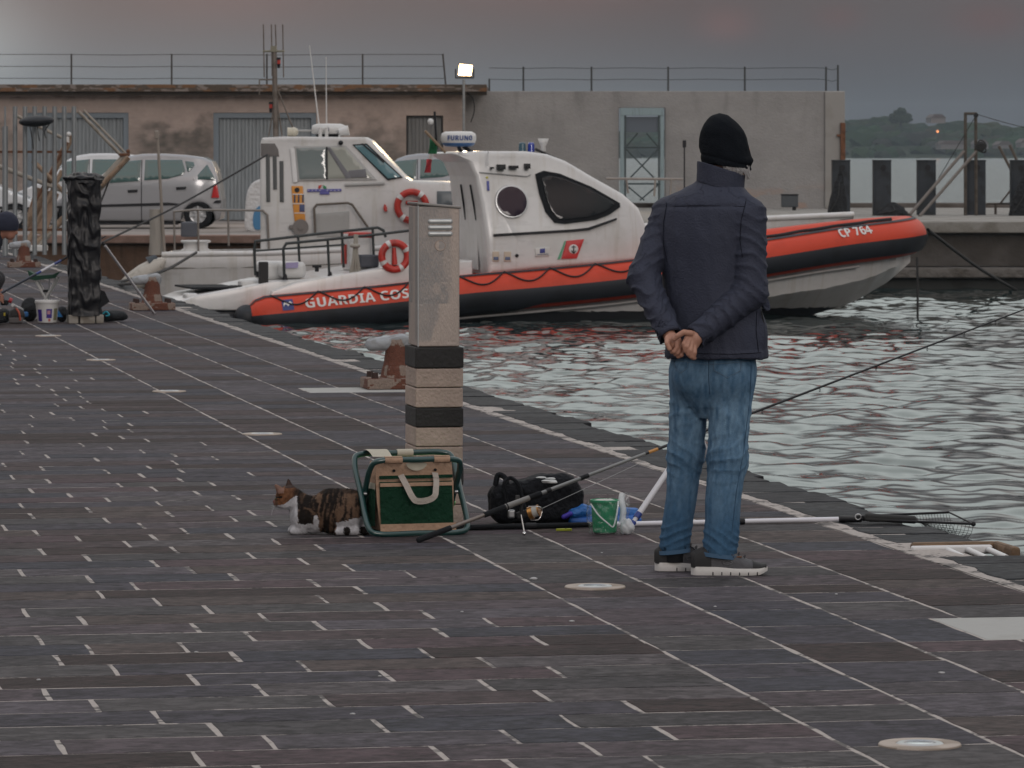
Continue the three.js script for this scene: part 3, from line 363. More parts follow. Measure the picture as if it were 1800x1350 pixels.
{
  const silver = M([0.33, 0.335, 0.35], 0.3, { metal: 0.35, phys: { clearcoat: 0.8 } }), white = M([0.6, 0.62, 0.64], 0.3, { phys: { clearcoat: 0.8 } }), blue = M([0.30, 0.32, 0.35], 0.3, { metal: 0.3, phys: { clearcoat: 0.8 } });
  const z = 93.4, o = at(392, HY, z); car('silver hatchback with red tail light parked by the corrugated doors', silver, [o.x, 0, -z], 0);
  const p = at(292, HY, 98.6); car('pale car parked behind the silver hatchback', white, [p.x, 0, -98.6], 0.02); const w = at(-236, HY, 91); car('white car at the left edge behind the steel bars', white, [w.x, 0, -91], 0.05 + PI, 1);
  const r = at(865, HY, 99); car('grey car whose roof shows between the two boat cabins', blue, [r.x, 0, -99], 0);
}
// ================================================================ boats
function sweep(path, rad, a0, a1, nu, na, capEnds = true) {   // tube round a path; angle 0 = outboard, 90 = up
  const N = path.length, P = []; const up = new V3(0, 1, 0);
  const pos = (i, a) => { const p = path[i], T = path[Math.min(N - 1, i + 1)].clone().sub(path[Math.max(0, i - 1)]).normalize(), S = T.clone().cross(up).normalize(), Uu = S.clone().cross(T), r = typeof rad === 'function' ? rad(i / (N - 1)) : rad; return p.clone().addScaledVector(S, r * Math.cos(a)).addScaledVector(Uu, r * Math.sin(a)); };
  return grid(N - 1, na, (u, v) => { const i = Math.round(u * (N - 1)), A0 = typeof a0 === 'function' ? a0(u) : a0, A1 = typeof a1 === 'function' ? a1(u) : a1; const q = pos(i, lerp(A0, A1, v)); return [q.x, q.y, q.z]; });
}
const RAD = PI / 180;
const orangeM = M([0.56, 0.058, 0.026], 0.5, { spec: 0.5, map: rep(TX.faint, 0.7) }), redM = M([0.50, 0.035, 0.022], 0.45, { map: rep(TX.dirt, 1.5) }), bandM = M([0.016, 0.019, 0.026], 0.6, { map: rep(TX.dirt, 0.8) });
function lifeRing(parent, x, y, z, R, r, rz = 0) {
  const ring = mesh('life_ring', mv(new THREE.TorusGeometry(R, r, 14, 40), x, y, z), redM, parent), gs = []; for (let i = 0; i < 4; i++) { const a = rz + i * PI / 2; const g = new THREE.TorusGeometry(R, r * 1.06, 12, 5, 0.28); g.rotateZ(a - 0.14); g.translate(x, y, z); gs.push(g); } mesh('white_band', gs, MT.white, ring);
  mesh('grab_line', mv(new THREE.TorusGeometry(R * 1.12, 0.008, 6, 36), x, y, z + r * 0.5), MT.rope, ring); return ring;
}
{ // ---- coast guard inflatable
  const phi = 14 * RAD, b = thing('coast_guard_boat', 'orange and black coast guard inflatable boat with white cabin', 'boat', [-4.285, WATER, -69.5], phi), L = localPlane(b, 1.54), HB = 1.24, r0 = 0.30;
  const cl = [[470, 556], [700, 534], [820, 519], [960, 507], [1100, 493], [1230, 475], [1350, 455]].map(([x, y]) => L(x, y, 1.5)), tip = L(1628, 413, 0.1), t2 = L(1565, 420, 0.62), t1 = L(1460, 436, 1.15);
  const near = [[-0.02, cl[0][1] - 0.02], ...cl].map(([u, v], i) => new V3(u, v, HB)), bow = [new V3(t1[0], t1[1], HB - 0.22), new V3(t2[0], t2[1], 0.72), new V3(tip[0] - 0.3, tip[1], 0)];
  const half = [...near, ...bow], full = [...half, ...half.slice(0, -1).reverse().map((p) => new V3(p.x, p.y, -p.z))], curve = new THREE.CatmullRomCurve3(full, false, 'centripetal'), path = curve.getSpacedPoints(150);
  const taper = (t) => { const e = Math.min(t, 1 - t) * 23.5; return r0 * (0.35 + 0.65 * Math.sqrt(clamp(e / 0.28))); };
  mesh('orange_tube', [sweep(path, taper, 0, 2 * PI, 150, 28)], orangeM, b);
  const low = (u) => lerp(-88, -46, step(0.17, 0.2, Math.min(u, 1 - u))) * RAD;
  mesh('black_strake', [sweep(path, (t) => taper(t) + 0.022, 5 * RAD, low, 150, 14)], bandM, b); mesh('tube_cone', [mv(new THREE.SphereGeometry(0.19, 18, 12), path[0].x + 0.02, path[0].y, path[0].z), mv(new THREE.SphereGeometry(0.19, 18, 12), path[150].x + 0.02, path[150].y, path[150].z)], bandM, b);
  const dark = mesh('inner_strake', sweep(path, (t) => taper(t) + 0.012, 62 * RAD, 74 * RAD, 150, 4), bandM, b);
  // white hull below the tubes
  const tubeAt = (u) => { let best = path[0]; for (let i = 0; i <= 75; i++) if (Math.abs(path[i].x - u) < Math.abs(best.x - u)) best = path[i]; return best; };
  const keel = [[1600, 461], [1560, 496], [1500, 531], [1420, 556]].map(([x, y]) => L(x, y, 0)).reverse(), kv = (u) => { if (u <= keel[0][0]) return lerp(-0.5, keel[0][1], step(6, keel[0][0], u)); for (let i = 0; i < 3; i++) if (u <= keel[i + 1][0]) return lerp(keel[i][1], keel[i + 1][1], (u - keel[i][0]) / (keel[i + 1][0] - keel[i][0])); return keel[3][1]; };
  const hull = (s) => grid(110, 44, (uu, v) => { const u = 0.1 + (keel[3][0] - 0.1) * uu, T = tubeAt(u), wt = Math.max(0.01, T.z - 0.14), vt = T.y - 0.2, k = Math.min(kv(u), vt); const c = 0.55; const w = v < c ? lerp(wt, wt * 0.86, v / c) : lerp(wt * 0.86, 0, (v - c) / (1 - c)), y = v < c ? lerp(vt, lerp(vt, k, 0.5), v / c) : lerp(lerp(vt, k, 0.5), k, (v - c) / (1 - c)); return [u, y, s * w]; });
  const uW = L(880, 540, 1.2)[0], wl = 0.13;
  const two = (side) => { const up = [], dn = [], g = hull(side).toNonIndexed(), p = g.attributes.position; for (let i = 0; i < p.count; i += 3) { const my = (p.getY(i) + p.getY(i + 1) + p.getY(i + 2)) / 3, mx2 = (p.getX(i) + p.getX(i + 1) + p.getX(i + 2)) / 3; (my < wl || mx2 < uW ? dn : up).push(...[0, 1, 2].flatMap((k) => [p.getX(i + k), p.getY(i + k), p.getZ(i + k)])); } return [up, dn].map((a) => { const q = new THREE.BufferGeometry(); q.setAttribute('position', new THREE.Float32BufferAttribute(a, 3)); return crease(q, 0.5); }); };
  const [hu1, hd1] = two(1), [hu2, hd2] = two(-1); mesh('hull', [hu1, hu2], MT.gel, b); mesh('painted_bottom_shade', [hd1, hd2], M([0.012, 0.014, 0.018], 0.6), b); mesh('spray_rail', [sweep(path.slice(20, 66).map((p) => new V3(p.x, p.y - 0.36, p.z * 0.93)), 0.02, 0, 2 * PI, 10, 6)], MT.gel, b);  // dark lower hull colours in the shadow and reflection below the white side
  mesh('deck', grid(40, 2, (u, v) => { const x = 0.1 + 9.6 * u, T = tubeAt(x); return [x, T.y + 0.06, lerp(1, -1, v) * Math.max(0.05, T.z)]; }), MT.gel, b);
  // stern platform, bulwark
  const P = (pts, w) => pts.map(([x, y]) => L(x, y, w)), prism = (pts, w, bev = 0.03) => { const g = extr(P(pts, w), 2 * w, bev, [], 3); g.translate(0, 0, -w); return crease(g, 0.5); };
  mesh('swim_platform', prism([[312, 531], [345, 519], [420, 506], [480, 494], [580, 488], [580, 520], [450, 546], [345, 545]], 0.95), MT.gel, b); mesh('platform_mat', mv(box(1.2, 0.03, 1.5, L(400, 509, 0.5)[0], L(400, 509, 0.5)[1] + 0.03, 0, 0.01), 0, 0, 0), MT.rubber, b);
  mesh('bulwark', prism([[470, 530], [478, 512], [520, 496], [600, 482], [720, 463], [830, 458], [830, 492], [700, 505], [560, 520]], 1.12), MT.gel, b);
  mesh('skirt', prism([[345, 547], [450, 547], [470, 590], [380, 590]], 0.9), bandM, b);
  // cabin, rounded and tapering
  const cab = [[858, 482], [853, 420], [848, 360], [840, 310], [828, 285], [808, 274], [800, 270], [815, 267.5], [860, 265.5], [930, 266], [968, 271], [1000, 283], [1050, 313], [1100, 341], [1128, 366], [1138, 392], [1142, 410], [1240, 420], [1330, 424], [1352, 432], [1352, 447], [1100, 460], [930, 474]];
  const uF = L(1140, 400)[0], uB = L(855, 400)[0], vT = L(900, 266)[1], vD = L(900, 470)[1], hw = (u, v) => 1.10 * (1 - 0.22 * step(vD + 0.3, vT, v)) * (1 - 0.52 * clamp((u - uB - 1.5) / (uF - uB - 1.5 + 1.2)) ** 2);
  { let g = extr(P(cab, 1.05), 2.2, 0.07, [], 4); g.translate(0, 0, -1.1); g = tess(g, 0.12); deform(g, (v) => { v.z = v.z / 1.17 * hw(v.x, v.y); }); mesh('cabin', crease(g, 0.6), MT.gel, b); }
  const pane = (pts, nm, m, lift = 0.004, th = 0.02, par = b, bev = 0.006, both = true, n = 0) => { let q = P(pts, 0.98); if (n) q = smoothPts(q, n); let last; for (const s of both ? [1, -1] : [1]) { const g = tess(extr(q, th, bev), 0.12); deform(g, (v) => { v.z = s * (hw(v.x, v.y) + lift - th / 2 + v.z); }); const o = mesh(nm, crease(g), m, par); last ??= o; } return last; };
  const trap = [[943, 306], [958, 300], [985, 305], [1040, 328], [1090, 357], [1090, 364], [1070, 377], [1045, 386], [990, 393], [972, 391], [957, 372], [948, 340]], mx = 1010, my = 350;
  pane(trap, 'window_frame', MT.rubber, 0.014, 0.05); pane(trap.map(([x, y]) => [mx + (x - mx) * 0.86, my + (y - my) * 0.84]), 'side_window', MT.glassDark, 0.026, 0.05);
  const disc = (cx, cy, r) => Array.from({ length: 28 }, (_, i) => [cx + r * Math.cos(i / 28 * 2 * PI), cy + r * Math.sin(i / 28 * 2 * PI)]);
  const pr = pane(disc(898.5, 354, 29), 'porthole_frame', MT.steel, 0.012, 0.04); pane(disc(898.5, 354, 26.5), 'porthole_glass', M([0.022, 0.011, 0.022], 0.1, { spec: 0.7 }), 0.022, 0.04, pr);
  pane([[864, 411], [1000, 403], [1030, 400], [1082, 383], [1083, 386], [1032, 404], [1000, 407], [864, 415]], 'handrail', MT.black, 0.03, 0.04);
  { const A = L(843, 325, 1.0), B = L(851, 388, 1.0); for (const w of [0.55, -0.15]) mesh('vent_slit', rod([A[0] - 0.012, A[1], w * 0.9], [B[0] - 0.012, B[1], w], 0.03, 0.018, 8), MT.black, b); const C = L(854, 425, 1.0), D = L(857, 470, 1.0); mesh('cabin_door', box(0.02, 1.1, 0.7, (C[0] + D[0]) / 2 - 0.03, D[1] + 0.5, 0.2, 0.008), MT.gel, b); } pane([[845, 302], [928, 309], [935, 306], [935, 308], [928, 311], [845, 304]], 'gutter', M([0.3, 0.3, 0.3], 0.6), 0.012);
  for (const [x, y, w, h] of [[882, 293.5, 13, 9], [904, 293.5, 14, 5], [928, 292, 8, 9], [866, 295, 4, 3]]) pane([[x - w / 2, y - h / 2], [x + w / 2, y - h / 2], [x + w / 2, y + h / 2], [x - w / 2, y + h / 2]], 'roof_fitting', MT.black, 0.06, 0.14); 
  pane(disc(858, 312, 2), 'yellow_sticker', M([0.5, 0.45, 0.03], 0.5), 0.008); pane([[857, 318], [861, 318], [861, 335], [857, 335]], 'blue_sticker', M([0.06, 0.07, 0.3], 0.5), 0.008);
  for (const x of [868, 888.5]) { pane([[x - 6, 442], [x + 6, 442], [x + 6, 459], [x - 6, 459]], 'notice', M([0.5, 0.42, 0.33], 0.6), 0.006); pane([[x - 4.5, 451], [x + 4.5, 451], [x + 4.5, 457], [x - 4.5, 457]], 'notice_print', M([0.10, 0.13, 0.22], 0.6), 0.012); } pane(disc(905, 449, 3), 'filler_cap', MT.black, 0.01);
  pane([[937, 436], [962, 434], [962, 449], [937, 451]], 'plate', MT.white, 0.005); pane([[945, 437], [954, 436], [954, 444], [945, 445]], 'plate_flag', M([0.03, 0.04, 0.22], 0.5), 0.011); pane([[940, 446.5], [960, 445.5], [960, 447], [940, 448]], 'plate_print', M([0.15, 0.15, 0.2], 0.5), 0.011);
  // slanted red stripe with a round anchor badge, green stripe beside it
  pane([[992, 423], [1023, 420], [1010, 454], [983, 455]], 'red_stripe', M([0.52, 0.035, 0.035], 0.5), 0.008); pane([[989, 423.5], [991, 423], [981, 455], [976, 456]], 'green_stripe', M([0.10, 0.35, 0.20], 0.5), 0.008); pane(disc(1004, 437.5, 8.3), 'white_badge', MT.white, 0.014);
  pane([[1003, 431], [1005, 431], [1005, 443], [1003, 443]], 'anchor_mark', MT.black, 0.02); pane([[999, 440], [1001, 440], [1004, 443.5], [1007, 440], [1009, 440], [1005, 445.5], [1003, 445.5]], 'anchor_mark', MT.black, 0.021); pane([[1000, 433], [1008, 433], [1008, 434.6], [1000, 434.6]], 'anchor_mark', MT.black, 0.022);
  // windscreen band on the sloping front
  { const A = L(985, 277), B = L(1095, 338), n = new V3(-(B[1] - A[1]), B[0] - A[0], 0).normalize(); mesh('windscreen', grid(6, 8, (u, v) => { const x = lerp(A[0], B[0], u), y = lerp(A[1], B[1], u) + 0.015; return [x, y + 0.045 - 0.03 * (2 * v - 1) ** 2, (2 * v - 1) * 0.8 * hw(x, y)]; }), MT.glassDark, b); const q = L(972, 270), s = L(1030, 302); mesh('wiper', rod([q[0], q[1] + 0.07, 0.45], [s[0], s[1] + 0.11, 0.5], 0.02), MT.black, b); }
  // radar dome, lights, aerials, flag on the roof
  const roofAt = (px, py, w = 0.3) => { const [u, v] = L(px, py, w); return [u, v, w]; };
  { const c = roofAt(806, 246), dome = mesh('radar_dome', mv(lathe([[0, 0.135], [0.2, 0.13], [0.26, 0.10], [0.275, 0.05], [0.27, -0.01], [0.255, -0.045]], 36), ...c), MT.white, b); mesh('dome_base', mv(lathe([[0.256, -0.045], [0.24, -0.075], [0.2, -0.1], [0, -0.11]], 36), ...c), M([0.03, 0.11, 0.28], 0.4), dome);
    const tx = text('FURUNO', 0.075, 0.004), bb = tx.boundingBox; deform(tx, (v) => { const s = (v.x - bb.max.x / 2) / 0.285; const z = v.z; v.x = Math.sin(s) * (0.281 + z); v.z = Math.cos(s) * (0.281 + z); }); mesh('dome_lettering', mv(tx, c[0], c[1] - 0.005, c[2], -phi * 0.6), M([0.02, 0.06, 0.22], 0.5), dome);
    const lg = roofAt(806, 268); mesh('radar_mast', [rod([lg[0] + 0.05, lg[1] - 0.02, 0.3], [c[0], c[1] - 0.1, 0.3], 0.03), rod([lg[0] + 0.24, lg[1] - 0.02, 0.3], [c[0] + 0.08, c[1] - 0.1, 0.3], 0.03)], MT.black, b); }
  for (const px of [918, 933.5]) { const c = roofAt(px, 267); mesh('blue_beacon', mv(lathe([[0, 0.15], [0.04, 0.145], [0.052, 0.12], [0.055, 0.03], [0.06, 0.0]], 18), ...c), px < 925 ? M([0.04, 0.09, 0.12], 0.2) : M([0.01, 0.03, 0.28], 0.15, { phys: { clearcoat: 1 } }), b); }
  { const c = roofAt(955, 266); mesh('horn', [mv(lathe([[0, 0], [0.04, 0], [0.035, 0.08], [0.06, 0.12], [0.085, 0.2], [0, 0.18]], 18), ...c)], MT.white, b); } { const c = roofAt(858, 292, 0.98), d = roofAt(858, 265, 0.95); mesh('aerial', rod(c, d, 0.008), MT.steel, b); }
  { const c = roofAt(764, 196, 0.2), d = roofAt(768, 262, 0.2), f = roofAt(783, 268, 0.4), e = roofAt(747, 230, 0.4); mesh('flag_staff', rod(c, d, 0.018), MT.black, b); mesh('staff_lamp', mv(new THREE.SphereGeometry(0.05, 12, 10), ...roofAt(757, 214, 0.2)), MT.white, b); mesh('boat_hook', rod(e, f, 0.022), M([0.24, 0.17, 0.11], 0.7), b);
    const A = roofAt(762, 243, 0.22); mesh('flag_green', grid(5, 8, (u, v) => [A[0] - 0.06 + 0.13 * u - 0.03 * v, A[1] - 0.24 * v, A[2] + 0.05 * Math.sin(u * 5 + v * 3)]), M([0.01, 0.13, 0.05], 0.8), b); mesh('flag_white', grid(4, 4, (u, v) => [A[0] - 0.07 + 0.06 * u - 0.01 * v, A[1] - 0.24 - 0.09 * v, A[2] + 0.04 * Math.sin(u * 5 + 3)]), MT.white, b); mesh('flag_red', grid(5, 6, (u, v) => [A[0] - 0.11 + 0.1 * u - 0.04 * v, A[1] - 0.32 - 0.21 * v, A[2] + 0.05 * Math.sin(u * 4 + v * 3)]), M([0.38, 0.03, 0.04], 0.8), b); }
  // stern rails
  const rp = (px, py, w) => { const [u, v] = L(px, py, w); return [u, v, w]; }, rail = M([0.02, 0.026, 0.026], 0.5);
  mesh('stern_rail', poly([rp(449, 484, 0.75), rp(447, 440, 0.75), rp(449, 424, 0.75), rp(560, 411, 0.75), rp(664, 400, 0.75), rp(674, 405, 0.75), rp(678, 417, 0.75)], 0.022), rail, b); for (const [x, y0, y1] of [[524, 415, 470], [601, 408, 470], [655, 402, 477]]) mesh('rail_post', rod(rp(x, y0, 0.75), rp(x + 3, y1, 0.75), 0.02), rail, b); mesh('mid_rail', rod(rp(449, 441, 0.75), rp(606, 430, 0.75), 0.016), rail, b);
  mesh('stern_rail', poly([rp(500, 490, 1.02), rp(498, 437, 1.02), rp(503, 428, 1.02), rp(576, 421, 1.02), rp(664, 412, 1.02), rp(722, 405, 1.02)], 0.022), rail, b); for (const [x, y0, y1] of [[576, 421, 486]]) mesh('rail_post', rod(rp(x, y0, 1.02), rp(x + 3, y1, 1.02), 0.02), rail, b);
  for (const [x, y] of [[501, 487], [580, 483], [454, 482]]) mesh('rail_foot', mv(new THREE.CylinderGeometry(0.025, 0.045, 0.09, 12), ...rp(x, y, x < 470 ? 0.75 : 1.02)), MT.black, b);
  // deck gear
  for (const [x0, x1, y0, y1, w] of [[457, 513, 459, 494, 0.55], [495, 540, 460, 490, 0.85]]) { const [u0, v0] = L(x0, y1, w), [u1, v1] = L(x1, y0, w); mesh('engine_cover', box(u1 - u0, v1 - v0, 0.5, (u0 + u1) / 2, (v0 + v1) / 2, w - 0.25, 0.09), MT.white, b); }
  pane([[0, 0]].length ? [[505, 462], [527, 461], [526, 471], [505, 472]] : [], 'purple_label', M([0.34, 0.30, 0.5], 0.6), -1.1 + 0.86 + 0.012, 0.02, b, 0, false);
  { const [u0, v0] = L(612, 476, 0.6), [u1, v1] = L(655, 409, 0.6); mesh('locker', box(u1 - u0, v1 - v0, 0.5, (u0 + u1) / 2, (v0 + v1) / 2, 0.35, 0.04), MT.gel, b); mesh('locker_lid', box(u1 - u0 + 0.03, 0.09, 0.52, (u0 + u1) / 2 + 0.02, v1 - 0.04, 0.35, 0.03), redM, b); mesh('locker_edge', box(0.03, 0.3, 0.3, u0 - 0.012, v0 + 0.25, 0.35, 0.01), redM, b); }
  { const [u0, v0] = L(634, 470, 0.9), [u1, v1] = L(668, 448, 0.9); mesh('dark_case', box(u1 - u0, v1 - v0, 0.25, (u0 + u1) / 2, (v0 + v1) / 2, 0.72, 0.03), M([0.05, 0.055, 0.07], 0.6), b); }
  { const gs = []; for (let i = 0; i < 7; i++) { const a = L(623 + (i % 3) * 2, 412, 1.05), c = L(619 + i * 1.5, 455, 1.05), e = L(610 + i * 4, 498 - i, 1.05); gs.push(tube([[a[0], a[1], 1.08], [c[0], c[1], 1.1 + 0.02 * (i % 2)], [e[0], e[1], 1.08]], 0.018, 18, 5)); } const k = L(623, 432, 1.05); gs.push(mv(new THREE.TorusGeometry(0.05, 0.03, 8, 16), k[0], k[1], 1.1, 0, PI / 2)); mesh('rope_hank', gs, MT.rope, b); }
  { const c = L(693, 450, 1.15); lifeRing(b, c[0], c[1], 1.18, 0.2, 0.055, 0.5); mesh('rescue_quoit', [rod([c[0], c[1] - 0.13, 1.18], [c[0] - 0.01, c[1] + 0.13, 1.18], 0.045, 0.028, 12)], redM, b); mesh('ring_back', mv(new THREE.CylinderGeometry(0.17, 0.17, 0.02, 28), c[0], c[1], 1.14, 0, PI / 2), MT.white, b); }
  { const gs = []; const R = rng(4); for (let i = 0; i < 9; i++) { const x = 330 + i * 20 + 10 * R(), y = 526 - i * 3; gs.push(tube([rp(x, y, 0.6), rp(x + 18, y - 7 - 6 * R(), 0.5), rp(x + 40, y - 6, 0.6)], 0.02, 10, 5)); } gs.push(box(0.2, 0.1, 0.2, ...rp(414, 507, 0.7), 0.03), box(0.14, 0.36, 0.12, ...rp(463, 481, 0.9), 0.02)); mesh('deck_ropes', gs, MT.ropeDark, b); mesh('platform_fitting', [box(0.35, 0.16, 0.3, ...rp(440, 500, 0.5), 0.05), box(0.2, 0.12, 0.3, ...rp(335, 522, 0.7), 0.04)], MT.white, b); }
  { const c = rp(557, 474, 1.0); mesh('cleat', [box(0.14, 0.04, 0.04, c[0], c[1] + 0.05, c[2], 0.01), rod([c[0], c[1] - 0.03, c[2]], [c[0], c[1] + 0.05, c[2]], 0.03)], MT.black, b); }
  // grab rope in loops along the tube
  const tubeP = (u, ang, off = 0) => { const T = tubeAt(u); let i = path.indexOf(T), a = path[Math.max(0, i - 1)], c = path[Math.min(150, i + 1)], tt = clamp((u - a.x) / Math.max(1e-6, c.x - a.x)); const p = a.clone().lerp(c, tt), Tn = c.clone().sub(a).normalize(), S = Tn.clone().cross(new V3(0, 1, 0)).normalize(), Uu = S.clone().cross(Tn), r = taper(clamp((i) / 150)) + off; return p.addScaledVector(S, r * Math.cos(ang)).addScaledVector(Uu, r * Math.sin(ang)); };
  const ropeM = M([0.02, 0.018, 0.02], 0.9); { const k = [482, 566, 648, 728, 812, 893, 974, 1054, 1140, 1220].map((x) => L(x, 500, 1.52)[0]), gs = []; for (let i = 0; i + 1 < k.length; i++) { const pts = []; for (let j = 0; j <= 8; j++) { const t = j / 8; pts.push(tubeP(lerp(k[i], k[i + 1], t), lerp(72, 26, 4 * t * (1 - t)) * RAD, 0.016)); } gs.push(tube(pts, 0.013, 20, 5)); } mesh('grab_rope', gs, ropeM, b); }
  { const pts = []; for (let j = 0; j <= 12; j++) pts.push(tubeP(lerp(L(1340, 430, 1.5)[0], L(1560, 390, 0.6)[0], j / 12), (88 + 6 * Math.sin(j * 2)) * RAD, 0.02)); mesh('bow_lashing', tube(pts, 0.028, 40, 6), ropeM, b); }
  // lettering on the tube
  const wrap = (s, size, px0, px1, py, ang, m, nm) => { const g = text(s, size, 0.004), bb = g.boundingBox, u0 = L(px0, py, 1.5)[0], u1 = L(px1, py, 1.5)[0], sc = (u1 - u0) / bb.max.x; const gg = g.index ? g.toNonIndexed() : g; deform(gg, (v) => { const q = tubeP(u0 + v.x * sc, ang + v.y / r0, 0.008 + v.z); v.copy(q); }); return mesh(nm, gg, m, b); };
  const lm = M([0.62, 0.6, 0.58], 0.5); wrap('GUARDIA COSTIERA', 0.15, 536, 798, 520, 14 * RAD, lm, 'lettering'); wrap('CP 764', 0.17, 1482, 1543, 410, 30 * RAD, lm, 'registration_number');
  { const u0 = L(497, 520, 1.5)[0], u1 = L(517, 520, 1.5)[0]; mesh('blue_badge', grid(6, 6, (u, v) => tubeP(lerp(u0, u1, u), lerp(12, 46, v) * RAD, 0.01).toArray()), M([0.02, 0.03, 0.16], 0.5), b); mesh('badge_mark', grid(10, 3, (u, v) => tubeP(lerp(u0 + 0.02, u1 - 0.02, u), (22 + 8 * Math.abs(Math.sin(u * 6)) + 8 * v) * RAD, 0.016).toArray()), lm, b); }
}
{ // ---- white patrol boat moored behind
  const z = 74, b = thing('white_patrol_boat', 'white cabin launch with mast moored behind the orange boat', 'boat', [at(283, HY, z).x, WATER, -z - 1.5], 0), L = localPlane(b, 1.5);
  const HWID = 1.42, LEN = L(1500, 380, 0)[0], sheer = (u) => { const s = [[283, 446], [480, 443], [800, 428], [1100, 398], [1350, 382], [1500, 375]].map(([x, y]) => L(x, y, lerp(1.4, 0, step(1100, 1500, x)))); for (let i = 0; i + 1 < s.length; i++) if (u <= s[i + 1][0]) return lerp(s[i][1], s[i + 1][1], (u - s[i][0]) / (s[i + 1][0] - s[i][0])); return s[5][1]; }, hwid = (u) => Math.max(0.02, HWID * (0.9 + 0.1 * step(0, 1.5, u)) * (1 - step(LEN * 0.55, LEN * 1.04, u) ** 1.4));
  const hull = (s) => grid(60, 16, (uu, v) => { const u = LEN * uu, W = hwid(u), S = sheer(u), k = lerp(-0.45, S - 0.1, step(LEN * 0.75, LEN, u)); const f = v < 0.22 ? 1.0 + 0.03 * Math.sin(v / 0.22 * PI) : 1 - 0.1 * (v - 0.22) / 0.5 - (v > 0.72 ? 0.9 * ((v - 0.72) / 0.28) : 0); return [u - 0.12 * (1 - uu) * Math.sin(v * 2.2), lerp(S, k, v), s * W * Math.max(0, f)]; });
  mesh('hull', [crease(hull(1), 0.4), crease(hull(-1), 0.4), crease(grid(8, 8, (a, v) => [-0.12 * Math.sin(v * 2.2), lerp(sheer(0), -0.45, v), (2 * a - 1) * hwid(0) * (v < 0.72 ? 1 : 1 - 0.9 * (v - 0.72) / 0.28)]))], MT.gel, b);
  mesh('gunwale', [tube(Array.from({ length: 24 }, (_, i) => { const u = LEN * i / 23; return [u, sheer(u) - 0.24, hwid(u) + 0.012]; }), 0.018, 80, 6)], M([0.18, 0.17, 0.15], 0.7), b); mesh('rubbing_strake', [tube(Array.from({ length: 24 }, (_, i) => { const u = LEN * i / 23; return [u, sheer(u) - 0.02, hwid(u)]; }), 0.05, 80, 8)], MT.gel, b);
  mesh('deck', grid(40, 2, (uu, v) => { const u = LEN * uu; return [u, sheer(u) - 0.03, (2 * v - 1) * hwid(u)]; }), MT.gel, b);
  const W = 1.12, P = (pts, w = W) => pts.map(([x, y]) => L(x, y, w));
  const cab = [[458, 446], [456, 252], [460, 242], [495, 240], [640, 241], [650, 246], [712, 312], [722, 318], [850, 322], [1020, 332], [1050, 345], [1050, 420], [700, 440]];
  const vB = L(500, 440)[1], vTp = L(500, 241)[1], hw = (u, v) => W * (1 - 0.16 * step(vB + 0.5, vTp, v)) * (1 - 0.4 * step(L(760, 330)[0], L(1060, 330)[0], u));
  const mesh3 = (pts, nm, m, w = W, bev = 0.05, holes = []) => { let g = extr(P(pts), 2 * w, bev, holes.map((h) => P(h)), 3); g.translate(0, 0, -w); g = tess(g, 0.12); deform(g, (v) => { v.z = v.z / (w + bev) * hw(v.x, v.y) * (w / W); }); return mesh(nm, crease(g, 0.5), m, b); };
  mesh3(cab, 'cabin', M([0.58, 0.575, 0.565], 0.35, { map: rep(TX.hull, 0.45) }));
  const pane = (pts, nm, m, lift = 0.004, th = 0.02, bev = 0.004, par = b) => { let last; for (const s of [1, -1]) { const g = tess(extr(P(pts), th, bev), 0.12); deform(g, (v) => { v.z = s * (hw(v.x, v.y) + lift - th / 2 + v.z); }); const o = mesh(nm, crease(g), m, par); last ??= o; } return last; };
  const gl = M([0.17, 0.20, 0.195], 0.12, { phys: { clearcoat: 1 } }), teal = M([0.10, 0.20, 0.225], 0.08, { phys: { clearcoat: 1 } }), gasket = M([0.35, 0.35, 0.34], 0.6);
  const fr = pane([[516, 257], [608, 256], [662, 316], [523, 318]], 'window_frame', gasket, 0.012); pane([[520, 260], [572, 259], [573, 314], [526, 315]], 'window_pane', gl, 0.02, 0.02, 0.004, fr); pane([[574, 259], [605, 259], [654, 313], [575, 314]], 'window_pane', M([0.30, 0.31, 0.27], 0.15, { phys: { clearcoat: 1 } }), 0.02, 0.02, 0.004, fr); pane([[573, 259], [580, 259], [618, 312], [608, 314]], 'window_brace', M([0.13, 0.13, 0.14], 0.6), 0.027, 0.02, 0.002, fr); pane([[612, 300], [642, 297], [645, 312], [613, 313]], 'seat_back', M([0.14, 0.14, 0.15], 0.7), 0.026, 0.02, 0.002, fr); pane([[572.5, 258], [575, 258], [576, 315], [573, 315]], 'window_bar', MT.black, 0.03, 0.02, 0.002, fr);
  const ws = pane([[619, 254], [644, 252], [708, 312], [681, 317]], 'windscreen_frame', MT.rubber, 0.012); pane([[622, 256], [643, 254.5], [704, 311], [682, 314]], 'windscreen', teal, 0.02, 0.02, 0.004, ws); pane([[634, 252], [638, 252], [676, 284], [674, 286]], 'wiper', MT.black, 0.04, 0.02, 0.002, ws);
  pane([[509, 261], [517, 261], [523, 320], [515, 321]], 'window_pillar', MT.white, 0.02); pane([[606, 323], [676, 320], [676, 324], [606, 327]], 'handrail', gasket, 0.03, 0.03);
  for (const [x, y0, y1, w] of [[470, 274, 355, 7], [482, 274, 333, 7], [494, 283, 355, 7]]) pane([[x - w / 2, y0], [x + w / 2, y0], [x + w / 2 + 1.5, y1], [x - w / 2 + 1.5, y1]], 'door_slit', M([0.05, 0.055, 0.055], 0.5), 0.004); pane([[457.5, 252], [482, 252], [488, 262], [490, 275], [458, 275]], 'door_recess', M([0.13, 0.12, 0.115], 0.7), 0.002);
